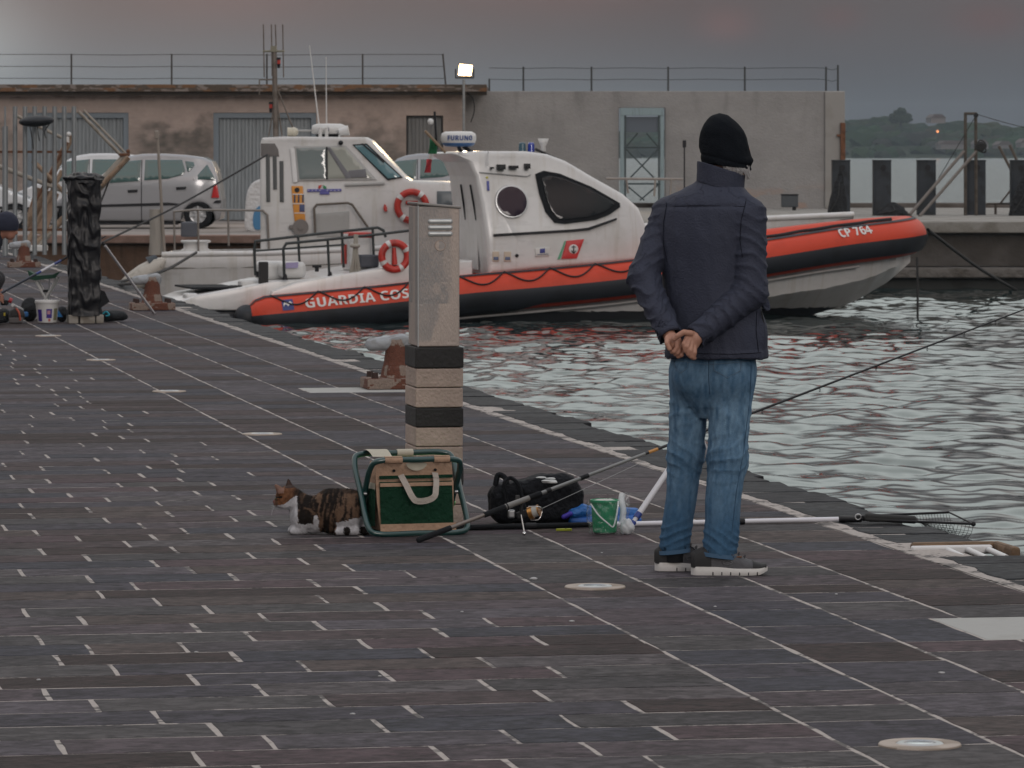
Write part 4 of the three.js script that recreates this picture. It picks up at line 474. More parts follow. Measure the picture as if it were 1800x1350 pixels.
  const om = M([0.58, 0.24, 0.03], 0.6); const sg = pane([[512, 327], [532, 327], [534, 353], [537, 388], [518, 389], [514, 352]], 'orange_board', om, 0.012, 0.02); const sq = (x, y, w, h, nm, m) => pane([[x - w / 2, y - h / 2], [x + w / 2, y - h / 2], [x + w / 2, y + h / 2], [x - w / 2, y + h / 2]], nm, m, 0.02, 0.02, 0.001, sg); pane(Array.from({ length: 16 }, (_, i) => [522 + 4.5 * Math.cos(i * PI / 8), 334 + 4.5 * Math.sin(i * PI / 8)]), 'black_disc', MT.black, 0.02, 0.02, 0.001, sg); sq(523.5, 341.5, 20, 1.6, 'white_bar', MT.white); for (const x of [518, 525, 532.5]) sq(x, 349, 3, 14, 'dark_bar', M([0.04, 0.045, 0.07], 0.6)); sq(524, 358, 20, 1.6, 'white_bar', MT.white); sq(531, 366, 9, 13, 'blue_square', M([0.05, 0.07, 0.16], 0.6)); sq(527, 374.5, 19, 1.6, 'white_bar', MT.white);
  { const blue = M([0.08, 0.08, 0.28], 0.6); pane([[540, 332.5], [600, 332], [600, 336.5], [540, 337.5]], 'blue_script', blue, 0.008); pane([[562, 337], [579, 337], [579, 342], [562, 342]], 'blue_script', blue, 0.008); pane([[560, 326], [566, 325], [562, 332], [559, 331]], 'red_mark', redM, 0.008); pane([[568, 325], [573, 328], [574, 332], [568, 331]], 'green_mark', M([0.02, 0.2, 0.07], 0.6), 0.008); for (let i = 0; i < 9; i++) if (i !== 4) pane([[541 + i * 6.6, 333.4], [543.5 + i * 6.6, 333.4], [543.5 + i * 6.6, 336], [541 + i * 6.6, 336]], 'script_gap', M([0.4, 0.4, 0.5], 0.6), 0.0085); }
  pane([[676, 358], [680, 363], [681, 371], [676, 372], [674, 366]], 'red_float_light', redM, 0.04, 0.06, 0.01); { const c = L(723, 363); lifeRing(b, c[0], c[1], hw(...c) + 0.06, 0.235, 0.055, 0.9); mesh('red_lettered_strap', box(0.2, 0.06, 0.03, c[0], c[1] + 0.06, hw(...c) + 0.03, 0.01), redM, b); }
  pane([[768, 336], [806, 336], [806, 362], [768, 364]], 'side_port', M([0.10, 0.12, 0.13], 0.3), 0.006); pane([[555, 375], [614, 371], [614, 416], [557, 417]], 'hatch', gasket, -0.006, 0.02, 0.012);
  mesh('grab_rail', poly([[...L(553, 412), 1.25], [...L(551, 366), 1.25], [...L(556, 360), 1.25], [...L(610, 357), 1.25], [...L(618, 360), 1.25], [...L(648, 403), 1.25]], 0.02), M([0.13, 0.11, 0.09], 0.5, { metal: 0.4 }), b);
  { const c = L(527, 400); mesh('round_fan', [mv(new THREE.CylinderGeometry(0.13, 0.13, 0.05, 24), c[0], c[1], 1.2, 0, PI / 2), mv(new THREE.CylinderGeometry(0.04, 0.04, 0.08, 16), c[0], c[1], 1.21, 0, PI / 2), box(0.1, 0.08, 0.06, c[0] - 0.14, c[1], 1.18, 0.02)], M([0.18, 0.165, 0.155], 0.7), b); }
  // roof: radar dome, lamps
  const top = (px, py, w = 0.4) => [...L(px, py, w), w];
  { const c = top(578, 231), dome = mesh('radar_dome', mv(lathe([[0, 0.13], [0.2, 0.125], [0.27, 0.10], [0.285, 0.04], [0.28, -0.03], [0.25, -0.045], [0, -0.045]], 32), ...c), MT.white, b); mesh('dome_foot', [box(0.4, 0.06, 0.3, c[0], c[1] - 0.075, c[2], 0.01)], MT.black, dome); const gs = []; for (let i = 0; i < 6; i++) gs.push(box(0.03, 0.06, 0.01, 0, 0, 0.292, 0, -0.35 + i * 0.13)); mesh('dome_print', mv(mergeGeometries(gs.map(norm)), c[0], c[1] + 0.03, c[2]), M([0.12, 0.13, 0.18], 0.6), dome);
    for (const px of [563, 574]) mesh('aerial_foot', rod(top(px, 241, 0.75), top(px, 225, 0.75), 0.03), MT.white, b); }
  { const c = top(513, 232); mesh('searchlight', [mv(new THREE.CylinderGeometry(0.075, 0.075, 0.1, 20), c[0] - 0.02, c[1], c[2], 0, 0, PI / 2), mv(new THREE.SphereGeometry(0.08, 16, 12), c[0] + 0.03, c[1], c[2]), rod([c[0], c[1] - 0.1, c[2]], c, 0.02)], M([0.5, 0.47, 0.38], 0.4), b); mesh('roof_bar', [rod([c[0] + 0.05, c[1] + 0.02, c[2]], [c[0] + 0.5, c[1] + 0.02, c[2]], 0.02)], gasket, b); const e = top(606, 231); mesh('searchlight', [mv(new THREE.CylinderGeometry(0.085, 0.06, 0.16, 20), e[0], e[1], e[2] + 0.3, 0, 0, -1.35), rod([e[0] - 0.08, e[1] - 0.1, e[2] + 0.3], [e[0] - 0.06, e[1], e[2] + 0.3], 0.02)], MT.white, b); const f = top(599, 251, 1.0); mesh('side_lamp', [mv(new THREE.SphereGeometry(0.04, 12, 8), f[0], f[1], f[2])], MT.black, b); }
  // mast with four dipoles and red lamps
  const mm = M([0.17, 0.145, 0.125], 0.6, { metal: 0.3, map: rep(TX.dirt, 2) }), w0 = 0.3, m0 = top(485, 242, w0), m1 = top(482, 85, w0), mast = mesh('mast', [rod(m0, m1, 0.05, 0.04), rod(top(496, 240, w0), top(483, 150, w0), 0.012), rod(top(520, 238, w0), top(489, 160, w0), 0.012), rod(top(472, 240, w0), top(481, 190, w0), 0.01)], mm, b); mesh('aerial_bracket', [rod(top(456, 140, w0), top(483, 140, w0), 0.012), rod(top(456, 140, w0), top(456, 168, w0), 0.012)], mm, mast); mesh('aerial_arm', [rod(top(462, 90, w0), top(500, 90, w0), 0.018), mv(box(0.1, 0.1, 0.1), ...top(481, 86, w0))], M([0.2, 0.19, 0.14], 0.5), mast);
  for (const [x, y0, y1] of [[463, 43, 136], [477, 43, 134], [484, 43, 86], [497, 43, 136]]) mesh('dipole', rod(top(x, y0, w0), top(x + 1.5, y1, w0), 0.011), mm, mast); for (const [x, y] of [[490, 109], [476, 187]]) { const c = top(x, y, w0); mesh('red_lamp', [mv(new THREE.CylinderGeometry(0.028, 0.028, 0.07, 14), ...c)], redM, mast); mesh('lamp_cap', mv(new THREE.CylinderGeometry(0.032, 0.032, 0.04, 14), c[0], c[1] + 0.055, c[2]), MT.black, mast); mesh('lamp_case', mv(new THREE.CylinderGeometry(0.03, 0.02, 0.07, 14), c[0], c[1] - 0.065, c[2]), MT.black, mast); }
  mesh('whip_aerial', rod(top(561, 222, 0.5), top(544, 80, 0.5), 0.014, 0.006), MT.white, b); mesh('whip_aerial', rod(top(574, 226, 0.5), top(573, 100, 0.5), 0.012, 0.005), MT.white, b);
  // stern: rail, pole, winch drum, fender, cloth-wrapped post
  const rm = M([0.22, 0.20, 0.18], 0.4, { metal: 0.5 }), s = (px, py, w = 1.2) => [...L(px, py, w), w]; mesh('stern_rail', poly([s(305, 372), s(340, 369), s(462, 370), s(470, 378), s(473, 440)], 0.02), rm, b); for (const [x, y] of [[307, 440], [349, 445], [402, 432]]) mesh('rail_post', rod(s(x, y), s(x - 1, 371), 0.018), rm, b);
  mesh('bow_rail', [rod(s(1065, 314, 0.6), s(1200, 315, 0.3), 0.022), rod(s(1104, 340, 0.6), s(1101, 315, 0.6), 0.018), rod(s(1150, 345, 0.5), s(1152, 315, 0.45), 0.018), rod(s(1178, 350, 0.4), s(1180, 315, 0.35), 0.018)], rm, b); { const a = s(1203, 345, 0.1), c = s(1203, 255, 0.1); mesh('bow_staff', [rod(a, c, 0.012), box(0.06, 0.12, 0.06, c[0], c[1] + 0.02, c[2], 0.01)], MT.black, b); }
  mesh('stern_pole', [rod(s(289, 446, 0.9), s(277, 243, 0.9), 0.028, 0.022), mv(box(0.07, 0.14, 0.07, 0, 0, 0, 0.02), ...s(275.5, 237, 0.9))], M([0.24, 0.21, 0.18], 0.6), b); { const c = s(344, 432, 0.9); mesh('winch_drum', [mv(lathe([[0, 0.09], [0.24, 0.09], [0.25, 0.06], [0.2, 0.04], [0.2, -0.04], [0.25, -0.07], [0.25, -0.12], [0, -0.12]], 28), ...c)], MT.white, b); mesh('drum_tray', box(0.3, 0.02, 0.3, c[0], c[1] - 0.13, c[2]), MT.black, b); }
  mesh('wrapped_post', deform(new THREE.CylinderGeometry(0.1, 0.12, 0.75, 20, 12), (v) => { const n = 0.75 + 0.5 * fbm(Math.atan2(v.z, v.x) * 2, v.y * 3, 1, 3); v.x *= n; v.z *= n; }).translate(...s(274, 408, 0.8)), M([0.30, 0.28, 0.25], 0.95), b);
  { const c = s(252, 487, 1.5); const g = mv(lathe([[0, 0.5], [0.05, 0.48], [0.13, 0.36], [0.17, 0.1], [0.17, -0.15], [0.13, -0.32], [0.05, -0.42], [0, -0.43]], 24), 0, 0, 0, 0, 0, -0.95); g.translate(c[0] - 0.05, c[1], c[2]); mesh('fender', g, M([0.50, 0.47, 0.42], 0.6, { map: rep(TX.dirt, 1) }), b); const e = s(277, 460, 1.5); mesh('fender_collar', mv(lathe([[0.03, 0.08], [0.07, 0.06], [0.12, -0.08]], 16), e[0] - 0.06, e[1] + 0.02, e[2], 0, 0, -0.95), M([0.05, 0.06, 0.07], 0.7), b); }
  mesh('deck_box', box(0.27, 0.25, 0.3, ...s(333, 403, -0.6), 0.03), M([0.07, 0.075, 0.09], 0.6), b);
  const mr = thing('mooring_rope', 'long dark mooring rope from the white launch cabin down to the quay', 'rope', at(470, 272, 73.5)); mesh('rope', tube([[0, 0, 0], at(330, 352, 72).sub(mr.position), at(185, 424, 68).sub(mr.position), at(120, 458, 64).sub(mr.position)], 0.016, 40, 6), MT.ropeDark, mr);
  const sl = thing('stern_line', 'dark rope from the white launch stern to the rusty far bollard', 'rope', at(345, 444, 73.4)); mesh('rope', tube([[0, 0, 0], at(290, 475, 68).sub(sl.position), at(205, 497, 60).sub(sl.position), at(255, 497, 46.7).sub(sl.position)], 0.022, 40, 6), MT.ropeDark, sl);
  // covered machine on the quay behind the launch
  const o = at(447, HY, 90), cm = thing('covered_jet_ski', 'white and blue covered machine standing behind the launch cabin', 'jet ski', [o.x, 0, -90]); mesh('cover', mv(extr(smoothPts([[-0.13, 0], [-0.17, 0.4], [-0.1, 0.85], [0.05, 1.0], [0.3, 1.02], [0.6, 0.8], [0.7, 0.3], [0.65, 0]], 30), 0.5, 0.06, [], 3), 0, 0, -0.3), M([0.55, 0.55, 0.55], 0.7, { bump: rep(TX.cloth, 2), bumpScale: 0.03 }), cm); mesh('blue_panel', mv(extr(smoothPts([[0.02, 0.05], [0.02, 0.4], [0.14, 0.5], [0.16, 0.05]], 16), 0.03), 0, 0, 0.26), M([0.05, 0.18, 0.34], 0.6), cm);
}
// ================================================================ field meshing for soft and living shapes
function surfNet(min, max, cell, f, colour) {
  const n = [0, 1, 2].map((i) => Math.ceil((max[i] - min[i]) / cell) + 1), [nx, ny, nz] = n, val = new Float32Array(nx * ny * nz), id = new Int32Array(nx * ny * nz).fill(-1), P = [], I = [];
  const at3 = (i, j, k) => i + nx * (j + ny * k);
  for (let k = 0; k < nz; k++) for (let j = 0; j < ny; j++) for (let i = 0; i < nx; i++) val[at3(i, j, k)] = f(min[0] + i * cell, min[1] + j * cell, min[2] + k * cell);
  for (let k = 0; k + 1 < nz; k++) for (let j = 0; j + 1 < ny; j++) for (let i = 0; i + 1 < nx; i++) {
    let m = 0, cx = 0, cy = 0, cz = 0; const c = [];
    for (let q = 0; q < 8; q++) c.push(val[at3(i + (q & 1), j + ((q >> 1) & 1), k + (q >> 2))]);
    for (let a = 0; a < 8; a++) for (const bit of [1, 2, 4]) { const b = a | bit; if (b === a) continue; if ((c[a] < 0) !== (c[b] < 0)) { const t = c[a] / (c[a] - c[b]); cx += (a & 1) + (bit === 1 ? t : 0); cy += ((a >> 1) & 1) + (bit === 2 ? t : 0); cz += (a >> 2) + (bit === 4 ? t : 0); m++; } }
    if (m) { id[at3(i, j, k)] = P.length / 3; P.push(min[0] + (i + cx / m) * cell, min[1] + (j + cy / m) * cell, min[2] + (k + cz / m) * cell); }
  }
  const quad = (a, b, c, d, flip) => { if (a < 0 || b < 0 || c < 0 || d < 0) return; if (flip) I.push(a, c, b, a, d, c); else I.push(a, b, c, a, c, d); };
  for (let k = 1; k + 1 < nz; k++) for (let j = 1; j + 1 < ny; j++) for (let i = 1; i + 1 < nx; i++) {
    const v = val[at3(i, j, k)] < 0;
    if (v !== (val[at3(i + 1, j, k)] < 0)) quad(id[at3(i, j - 1, k - 1)], id[at3(i, j, k - 1)], id[at3(i, j, k)], id[at3(i, j - 1, k)], !v);
    if (v !== (val[at3(i, j + 1, k)] < 0)) quad(id[at3(i - 1, j, k - 1)], id[at3(i - 1, j, k)], id[at3(i, j, k)], id[at3(i, j, k - 1)], !v);
    if (v !== (val[at3(i, j, k + 1)] < 0)) quad(id[at3(i - 1, j - 1, k)], id[at3(i, j - 1, k)], id[at3(i, j, k)], id[at3(i - 1, j, k)], !v);
  }
  const g = new THREE.BufferGeometry(); g.setAttribute('position', new THREE.Float32BufferAttribute(P, 3)); g.setIndex(I); g.computeVertexNormals();
  if (colour) { const C = new Float32Array(P.length); for (let q = 0; q < P.length; q += 3) { const c = colour(P[q], P[q + 1], P[q + 2]); C[q] = c[0]; C[q + 1] = c[1]; C[q + 2] = c[2]; } g.setAttribute('color', new THREE.BufferAttribute(C, 3)); }
  return boxUV(g);
}
function raw(name, g, mat, parent) { const m = new THREE.Mesh(g, mat); m.name = name; m.castShadow = m.receiveShadow = true; parent.add(m); return m; }
const smin = (a, b, k) => { const h = clamp(0.5 + 0.5 * (b - a) / k); return lerp(b, a, h) - k * h * (1 - h); };
function cap(x, y, z, a, b, ra, rb) { const bx = b[0] - a[0], by = b[1] - a[1], bz = b[2] - a[2], px = x - a[0], py = y - a[1], pz = z - a[2], t = clamp((px * bx + py * by + pz * bz) / (bx * bx + by * by + bz * bz)), dx = px - bx * t, dy = py - by * t, dz = pz - bz * t; return Math.sqrt(dx * dx + dy * dy + dz * dz) - lerp(ra, rb, t); }
const ell = (x, y, z, c, r) => { const a = (x - c[0]) / r[0], b = (y - c[1]) / r[1], d = (z - c[2]) / r[2], k = Math.sqrt(a * a + b * b + d * d); return (k - 1) * Math.min(r[0], r[1], r[2]) * (k < 1 ? 1 : 1); };
function loft(L, x, y, z, cs, sn) {   // stacked ellipses: rows [y, cx, cz, halfwidth, halfdepth], turned by (cs, sn)
  let i = 0; while (i < L.length - 2 && y > L[i + 1][0]) i++; const A = L[i], B = L[i + 1], A0 = L[Math.max(0, i - 1)], B1 = L[Math.min(L.length - 1, i + 2)], t = clamp((y - A[0]) / (B[0] - A[0])), q = (k) => { const m0 = (B[k] - A0[k]) / (B[0] - A0[0]) * (B[0] - A[0]), m1 = (B1[k] - A[k]) / (B1[0] - A[0]) * (B[0] - A[0]), t2 = t * t, t3 = t2 * t; return (2 * t3 - 3 * t2 + 1) * A[k] + (t3 - 2 * t2 + t) * m0 + (3 * t2 - 2 * t3) * B[k] + (t3 - t2) * m1; };
  const dx = x - q(1), dz = z - q(2), u = dx * cs + dz * sn, v = -dx * sn + dz * cs, hw = q(3), hd = q(4), k = Math.sqrt((u / hw) ** 2 + (v / hd) ** 2); let d = (k - 1) * Math.min(hw, hd); d = Math.max(d, L[0][0] - y, y - L[L.length - 1][0]); return d;
}
// ================================================================ objects on the near quay
{ // utility pillar: stone blocks, black bands, galvanised cabinet
  const base = onG(766, 919), z = -base.z, s = z / F, t = thing('utility_pillar', 'stone and metal utility pillar with black bands behind the green stool bag', 'pillar', base, QA - 0.004), W = 0.205, D = 0.30;
  const stoneM = [0, 1].map((k) => M([0.46, 0.365, 0.31].map((c) => c * (1 - 0.06 * k)), 0.88, { map: rep(TX.blotch, 1.7 + k), bump: rep(TX.fine, 1.5), bumpScale: 0.004 })), blk = M([0.024, 0.023, 0.023], 0.8, { map: rep(TX.blotch, 2), bump: rep(TX.fine, 1.5), bumpScale: 0.003 });
  const Yp = (py) => (919 - py) * s, R = rng(31);
  [[919, 884, 0], [884, 850, 0], [850, 817, 1], [817, 782, 0], [782, 748, 0], [748, 714, 1], [714, 679, 0], [679, 645, 0], [645, 608, 1]].forEach(([a, b, k], i) => { const h = Yp(b) - Yp(a) - 0.0025, e = k ? 0.004 : 0, g = new RoundedBoxGeometry(W + e + 0.003 * R(), h, D + e, 3, 0.006); g.translate((R() - 0.5) * 0.003, Yp(a) + h / 2, (R() - 0.5) * 0.003 - D / 2 + 0.1); const m = mesh(k ? 'black_block' : 'stone_block', g, k ? blk : stoneM[i % 2], t); m.geometry.attributes.uv.array.forEach((v, j, A) => { A[j] = v + i * 0.37; }); });
  const h0 = Yp(608), h1 = Yp(357), w = 0.182, d = 0.27;
  const ct = tex(256, 512, (u, v) => { const n = fbm(u * 5, v * 10, 3, 5), f = fbm(u * 80, v * 160, 5, 3); let c = [0.46, 0.39, 0.345]; const edge = 0.30 + 0.10 * Math.sin(v * 7) + (n - 0.5) * 0.35; let m = step(edge + 0.55, edge + 0.42, u + (v < 0.45 ? 0.55 - v * 0.5 : 0)) * step(0.02, 0.06, v); m = v > 0.30 && v < 0.76 ? Math.max(m, step(0.85, 0.7, u + 0.3 * (n - 0.5)) * (0.5 + 0.5 * step(0.42, 0.6, n))) : m * 0.8; m *= 0.55 + 0.45 * step(0.35, 0.6, f + (n - 0.5) * 0.5); c = [lerp(c[0], 0.27, m), lerp(c[1], 0.26, m), lerp(c[2], 0.255, m)]; const k = 0.9 + 0.25 * (f - 0.5); return c.map((q) => q * k); });
  const cg = norm(box(w, h1 - h0 - 0.012, d, 0, (h0 + h1) / 2 - 0.006, -D / 2 + 0.1, 0.006)), uv = cg.attributes.uv, ps = cg.attributes.position, nr = cg.attributes.normal; for (let i = 0; i < uv.count; i++) uv.setXY(i, Math.abs(nr.getZ(i)) > 0.5 ? (ps.getX(i) + w / 2) / w : ps.getZ(i) / d, (ps.getY(i) - h0) / (h1 - h0)); cg.userData.keepUV = true;
  const cm = M([1, 1, 1], 0.5, { metal: 0.25, map: ct, bump: rep(TX.fine, 1), bumpScale: 0.0015 }); mesh('cabinet', cg, cm, t);
  const fz = -D / 2 + 0.1 + d / 2; mesh('lid', deform(box(w + 0.012, 0.012, d + 0.014, 0, h1 - 0.001, -D / 2 + 0.1, 0.004), (v) => { v.y -= (v.x + w / 2) * 0.09; }), M([0.22, 0.21, 0.20], 0.5, { metal: 0.5 }), t);
  const lv = M([0.55, 0.57, 0.57], 0.4, { metal: 0.4, map: rep(TX.blotch, 8) }); for (const py of [388.5, 399.5, 410.5]) { const g = new THREE.CapsuleGeometry(0.0105, 0.088, 6, 14); g.rotateZ(PI / 2); g.scale(1, 1, 0.7); mesh('louvre', mv(g, 0.006, Yp(py), fz + 0.001), lv, t); }
  mesh('lock_ring', [mv(new THREE.TorusGeometry(0.022, 0.0018, 6, 28), 0.006, Yp(431), fz + 0.001)], M([0.4, 0.31, 0.26], 0.6, { metal: 0.3 }), t); mesh('lock_plate', mv(new THREE.CylinderGeometry(0.021, 0.021, 0.003, 24), 0.006, Yp(431), fz + 0.0005, 0, PI / 2), cm, t);
  mesh('corner_fold', [rod([-w / 2 + 0.001, h0, fz - 0.001], [-w / 2 + 0.001, h1 - 0.01, fz - 0.001], 0.003, 0.003, 6)], lv, t);
}
{ // second pillar wrapped in black plastic
  const base = onG(148, 568), t = thing('wrapped_pillar', 'pillar wrapped in crumpled black plastic sheet beside the white bucket', 'pillar', base, QA), s = -base.z / F, H = 260 * s;
  const film = M([0.006, 0.006, 0.008], 0.42, { spec: 0.8 });
  const g = grid(120, 160, (u, v) => { const a = u * 2 * PI, y = 0.07 + (H - 0.12) * v, c = Math.cos(a), q = Math.sin(a), k = 1 / Math.max(Math.abs(c), Math.abs(q)), k2 = lerp(1, k, 0.72); const rip = 0.013 * (fbm(c * 0.9 + 5, y * 9, q * 0.9, 3) - 0.5) * 2 + 0.012 * Math.pow(Math.abs(Math.sin(y * 13 + 9 * fbm(c * 1.5, y * 3, q * 1.5, 3))), 3) * fbm(c + 3, y * 3, q, 2) * 2; const w = 0.142 + rip; return [w * c * k2, y, (w * q * k2) * 1.05]; });
  mesh('plastic_wrap', g, film, t);
  mesh('top_tuft', deform(new THREE.SphereGeometry(1, 48, 28), (v) => { const n = 0.7 + 0.7 * fbm(v.x * 3 + 9, v.y * 3, v.z * 3, 4); v.x *= 0.165 * n; v.z *= 0.165 * n; v.y = H - 0.045 + v.y * 0.07 * n; }), film, t);
  mesh('tape_band', [0.28, 0.62, 0.97, 1.12].map((y, i) => mv(new THREE.CylinderGeometry(0.168, 0.168, 0.03, 4, 1, true), 0, y, 0, PI / 4, 0.05 * (i % 2)).scale(1, 1, 1)), M([0.02, 0.02, 0.022], 0.35), t);
  mesh('loose_flap', mv(extr([[0, 0], [0.1, 0.06], [0.05, 0.16], [-0.02, 0.18]], 0.006), 0.13, 0.14, 0.13, 0.3), film, t);
  const br = M([0.28, 0.26, 0.23], 0.9, { map: rep(TX.dirt, 2) }); for (const [x, w] of [[-0.11, 0.09], [0.02, 0.14], [0.135, 0.07]]) mesh('base_stone', box(w, 0.08, 0.28, x, 0.041, 0, 0.008), br, t);
}
function bollard(label, base) { // hooked mooring bollard
  const t = thing('mooring_bollard', label, 'bollard', base, QA, 'hooked mooring bollards along the quay edge');
  const rustM = tex(256, 256, (u, v) => { const n = fbm(u * 6, v * 6, 4, 5, 6, 6); const c = n > 0.44 ? [0.12, 0.045, 0.028] : [0.22, 0.17, 0.14]; const f = 0.75 + 0.5 * fbm(u * 40, v * 40, 3, 3, 40, 40); return c.map((q) => q * f); }), rm = M([1, 1, 1], 0.92, { map: rep(rustM, 2.5), bump: rep(TX.fine, 2), bumpScale: 0.006 });
  mesh('base_plate', box(0.44, 0.075, 0.34, 0.03, 0.038, 0, 0.012), rm, t); for (const [x, z] of [[-0.13, 0.11], [0.19, 0.11], [-0.13, -0.11], [0.19, -0.11]]) mesh('bolt', mv(new THREE.CylinderGeometry(0.024, 0.026, 0.04, 6), x, 0.094, z), M([0.04, 0.022, 0.018], 0.9), t);
  const P = (x, y, z) => { let d = cap(x, y, z, [0.03, 0.07, 0], [0.035, 0.3, 0], 0.095, 0.07); d = smin(d, cap(x, y, z, [0.03, 0.06, 0], [0.03, 0.09, 0], 0.13, 0.09), 0.04); return Math.max(d, 0.07 - y); };
  raw('stem', surfNet([-0.15, 0.05, -0.16], [0.2, 0.33, 0.16], 0.012, P), rm, t);
  const grey = M([0.34, 0.36, 0.385], 0.6, { map: rep(TX.dirt, 3) }); const Hd = (x, y, z) => { let d = cap(x, y, z, [-0.135, 0.30, 0], [0.07, 0.315, 0], 0.045, 0.055); d = smin(d, cap(x, y, z, [0.07, 0.31, 0], [0.075, 0.24, 0], 0.05, 0.035), 0.03); return d; };
  raw('head', surfNet([-0.21, 0.18, -0.13], [0.16, 0.41, 0.13], 0.01, Hd), grey, t); return t;
}
bollard('rusty mooring bollard with grey head just left of the utility pillar', onG(688, 683)); bollard('rusty mooring bollard behind the leaning white pole', onG(262, 545)); bollard('farthest mooring bollard left of the wrapped pillar', onG(38, 470));
{ // folding stool with garden-tool bag
  const base = onG(722, 938), t = thing('stool_tool_bag', 'green tubular folding stool carrying a tan and green tool bag', 'stool', base, 0.30), fr = M([0.008, 0.045, 0.042], 0.35, { phys: { clearcoat: 0.6 } }), tan = M([0.44, 0.29, 0.20], 0.9, { spec: 0.4, map: rep(TX.blotch, 5), bump: rep(TX.cloth, 6), bumpScale: 0.006 }), grn = M([0.007, 0.038, 0.020], 0.85, { spec: 0.3, map: rep(TX.blotch, 6), bump: rep(TX.cloth, 6), bumpScale: 0.01 }), cream = M([0.50, 0.47, 0.38], 0.85, { map: rep(TX.blotch, 6) }), strap = M([0.36, 0.32, 0.28], 0.9, { bump: rep(TX.cloth, 10), bumpScale: 0.004 });
  const loop = (w, yt, zt, yb, zb, r = 0.05) => { const at2 = (x, k) => [x, lerp(yb, yt, k), lerp(zb, zt, k)], L = Math.hypot(yt - yb, zt - zb), e = r / L; return [at2(-w + r, 0), at2(-w + 0.012, e * 0.25), at2(-w, e), at2(-w, 0.5), at2(-w, 1 - e), at2(-w + 0.012, 1 - e * 0.25), at2(-w + r, 1), at2(0, 1), at2(w - r, 1), at2(w - 0.012, 1 - e * 0.25), at2(w, 1 - e), at2(w, 0.5), at2(w, e), at2(w - 0.012, e * 0.25), at2(w - r, 0), at2(0, 0)]; };
  mesh('leg_frame', tube(loop(0.218, 0.332, -0.13, 0.013, 0.135), 0.0125, 160, 10, true), fr, t); mesh('leg_frame', tube(loop(0.196, 0.318, 0.10, 0.013, -0.15), 0.0125, 160, 10, true), fr, t);
  const bag = (w, h, d, cy, cz, f) => deform(new RoundedBoxGeometry(w, h, d, 10, 0.03), f ?? ((v) => { v.y += cy; v.z += cz; }));
  const wr = (v, k = 1) => { v.z += k * 0.010 * (fbm(v.x * 9 + 3, v.y * 12, v.z * 3, 3) - 0.5) * 2; v.x += k * 0.006 * (fbm(v.y * 9, v.z * 9, 4, 3) - 0.5) * 2; };
  mesh('bag_body', deform(new THREE.BoxGeometry(0.33, 0.285, 0.17, 36, 30, 12), (v) => { const t2 = (v.y + 0.14) / 0.28; v.x *= 0.94 + 0.06 * t2 + 0.05 * Math.sin(t2 * PI); v.z *= 1.05 - 0.45 * t2; wr(v); v.y += 0.165; v.z += 0.0; }), tan, t);
  const front = (x0, x1, y0, y1, lift, bulge, m, nm) => mesh(nm, deform(grid(24, 14, (u, v) => [lerp(x0, x1, u), lerp(y0, y1, v), 0]), (p) => { const t2 = (p.y - 0.025) / 0.28, u = (p.x - x0) / (x1 - x0), v = (p.y - y0) / (y1 - y0); p.z = 0.085 * (1.05 - 0.45 * t2) + lift + bulge * Math.sqrt(Math.abs(Math.sin(u * PI))) * (0.4 + 0.6 * v) + 0.006 * (fbm(p.x * 14, p.y * 10, lift * 900, 3) - 0.5); }), m, t);
  front(-0.158, 0.158, 0.05, 0.226, 0.014, 0.010, grn, 'front_panel'); for (const [a, b] of [[-0.158, -0.055], [-0.052, 0.05], [0.053, 0.158]]) { front(a, b, 0.05, 0.206, 0.017, 0.012, grn, 'pocket'); } front(-0.16, 0.16, 0.207, 0.222, 0.03, 0.0, tan, 'pocket_trim'); front(-0.16, 0.16, 0.238, 0.252, 0.022, 0.0, grn, 'green_band'); front(-0.165, 0.165, 0.018, 0.052, 0.03, 0.004, tan, 'bottom_strip');
  mesh('side_pocket', deform(grid(8, 12, (u, v) => [-0.176 - 0.01 * Math.sin(u * PI), 0.04 + 0.155 * v, lerp(-0.075, 0.075, u)]), (v) => wr(v)), grn, t); mesh('side_trim', deform(grid(8, 3, (u, v) => [-0.178, 0.19 + 0.03 * v, lerp(-0.07, 0.07, u)]), (v) => wr(v)), cream, t);
  const ribbon = (pts, w, m, nm) => { const c = new THREE.CatmullRomCurve3(pts.map(vv)), n = 30; mesh(nm, grid(n, 2, (u, v) => { const p = c.getPoint(u), T = c.getTangent(u), S = new V3(0, 0, 1).cross(T).normalize(); return p.addScaledVector(S, (v - 0.5) * w).toArray(); }), m, t); };
  ribbon([[-0.068, 0.255, 0.085], [-0.055, 0.215, 0.125], [-0.035, 0.165, 0.15], [-0.02, 0.15, 0.155], [0.03, 0.152, 0.157], [0.06, 0.168, 0.155], [0.07, 0.2, 0.14], [0.078, 0.23, 0.118], [0.082, 0.262, 0.085]], 0.026, strap, 'handle');
  for (const [x, w, z, y, m] of [[-0.105, 0.075, 0.10, 0.318, tan], [0.105, 0.068, 0.10, 0.318, tan], [0.01, 0.07, -0.13, 0.332, cream]]) mesh('loop_sleeve', mv(new THREE.CylinderGeometry(0.0165, 0.0165, w, 18), x, y, z, 0, 0, PI / 2), m, t);
  mesh('seat_flap', deform(grid(14, 14, (u, v) => [lerp(-0.17, -0.085, u) - 0.01 * v, 0.346 - 0.02 * v + 0.012 * Math.sin(v * 3), lerp(-0.14, 0.05, v)]), (v) => { v.y += 0.006 * fbm(v.x * 20, v.z * 20, 2, 2); }), cream, t); mesh('seat_flap', mv(extr(smoothPts([[-0.045, 0], [-0.03, -0.02], [0.0, -0.028], [0.03, -0.02], [0.045, 0]], 20), 0.006), 0.0, 0.30, 0.085), cream, t);
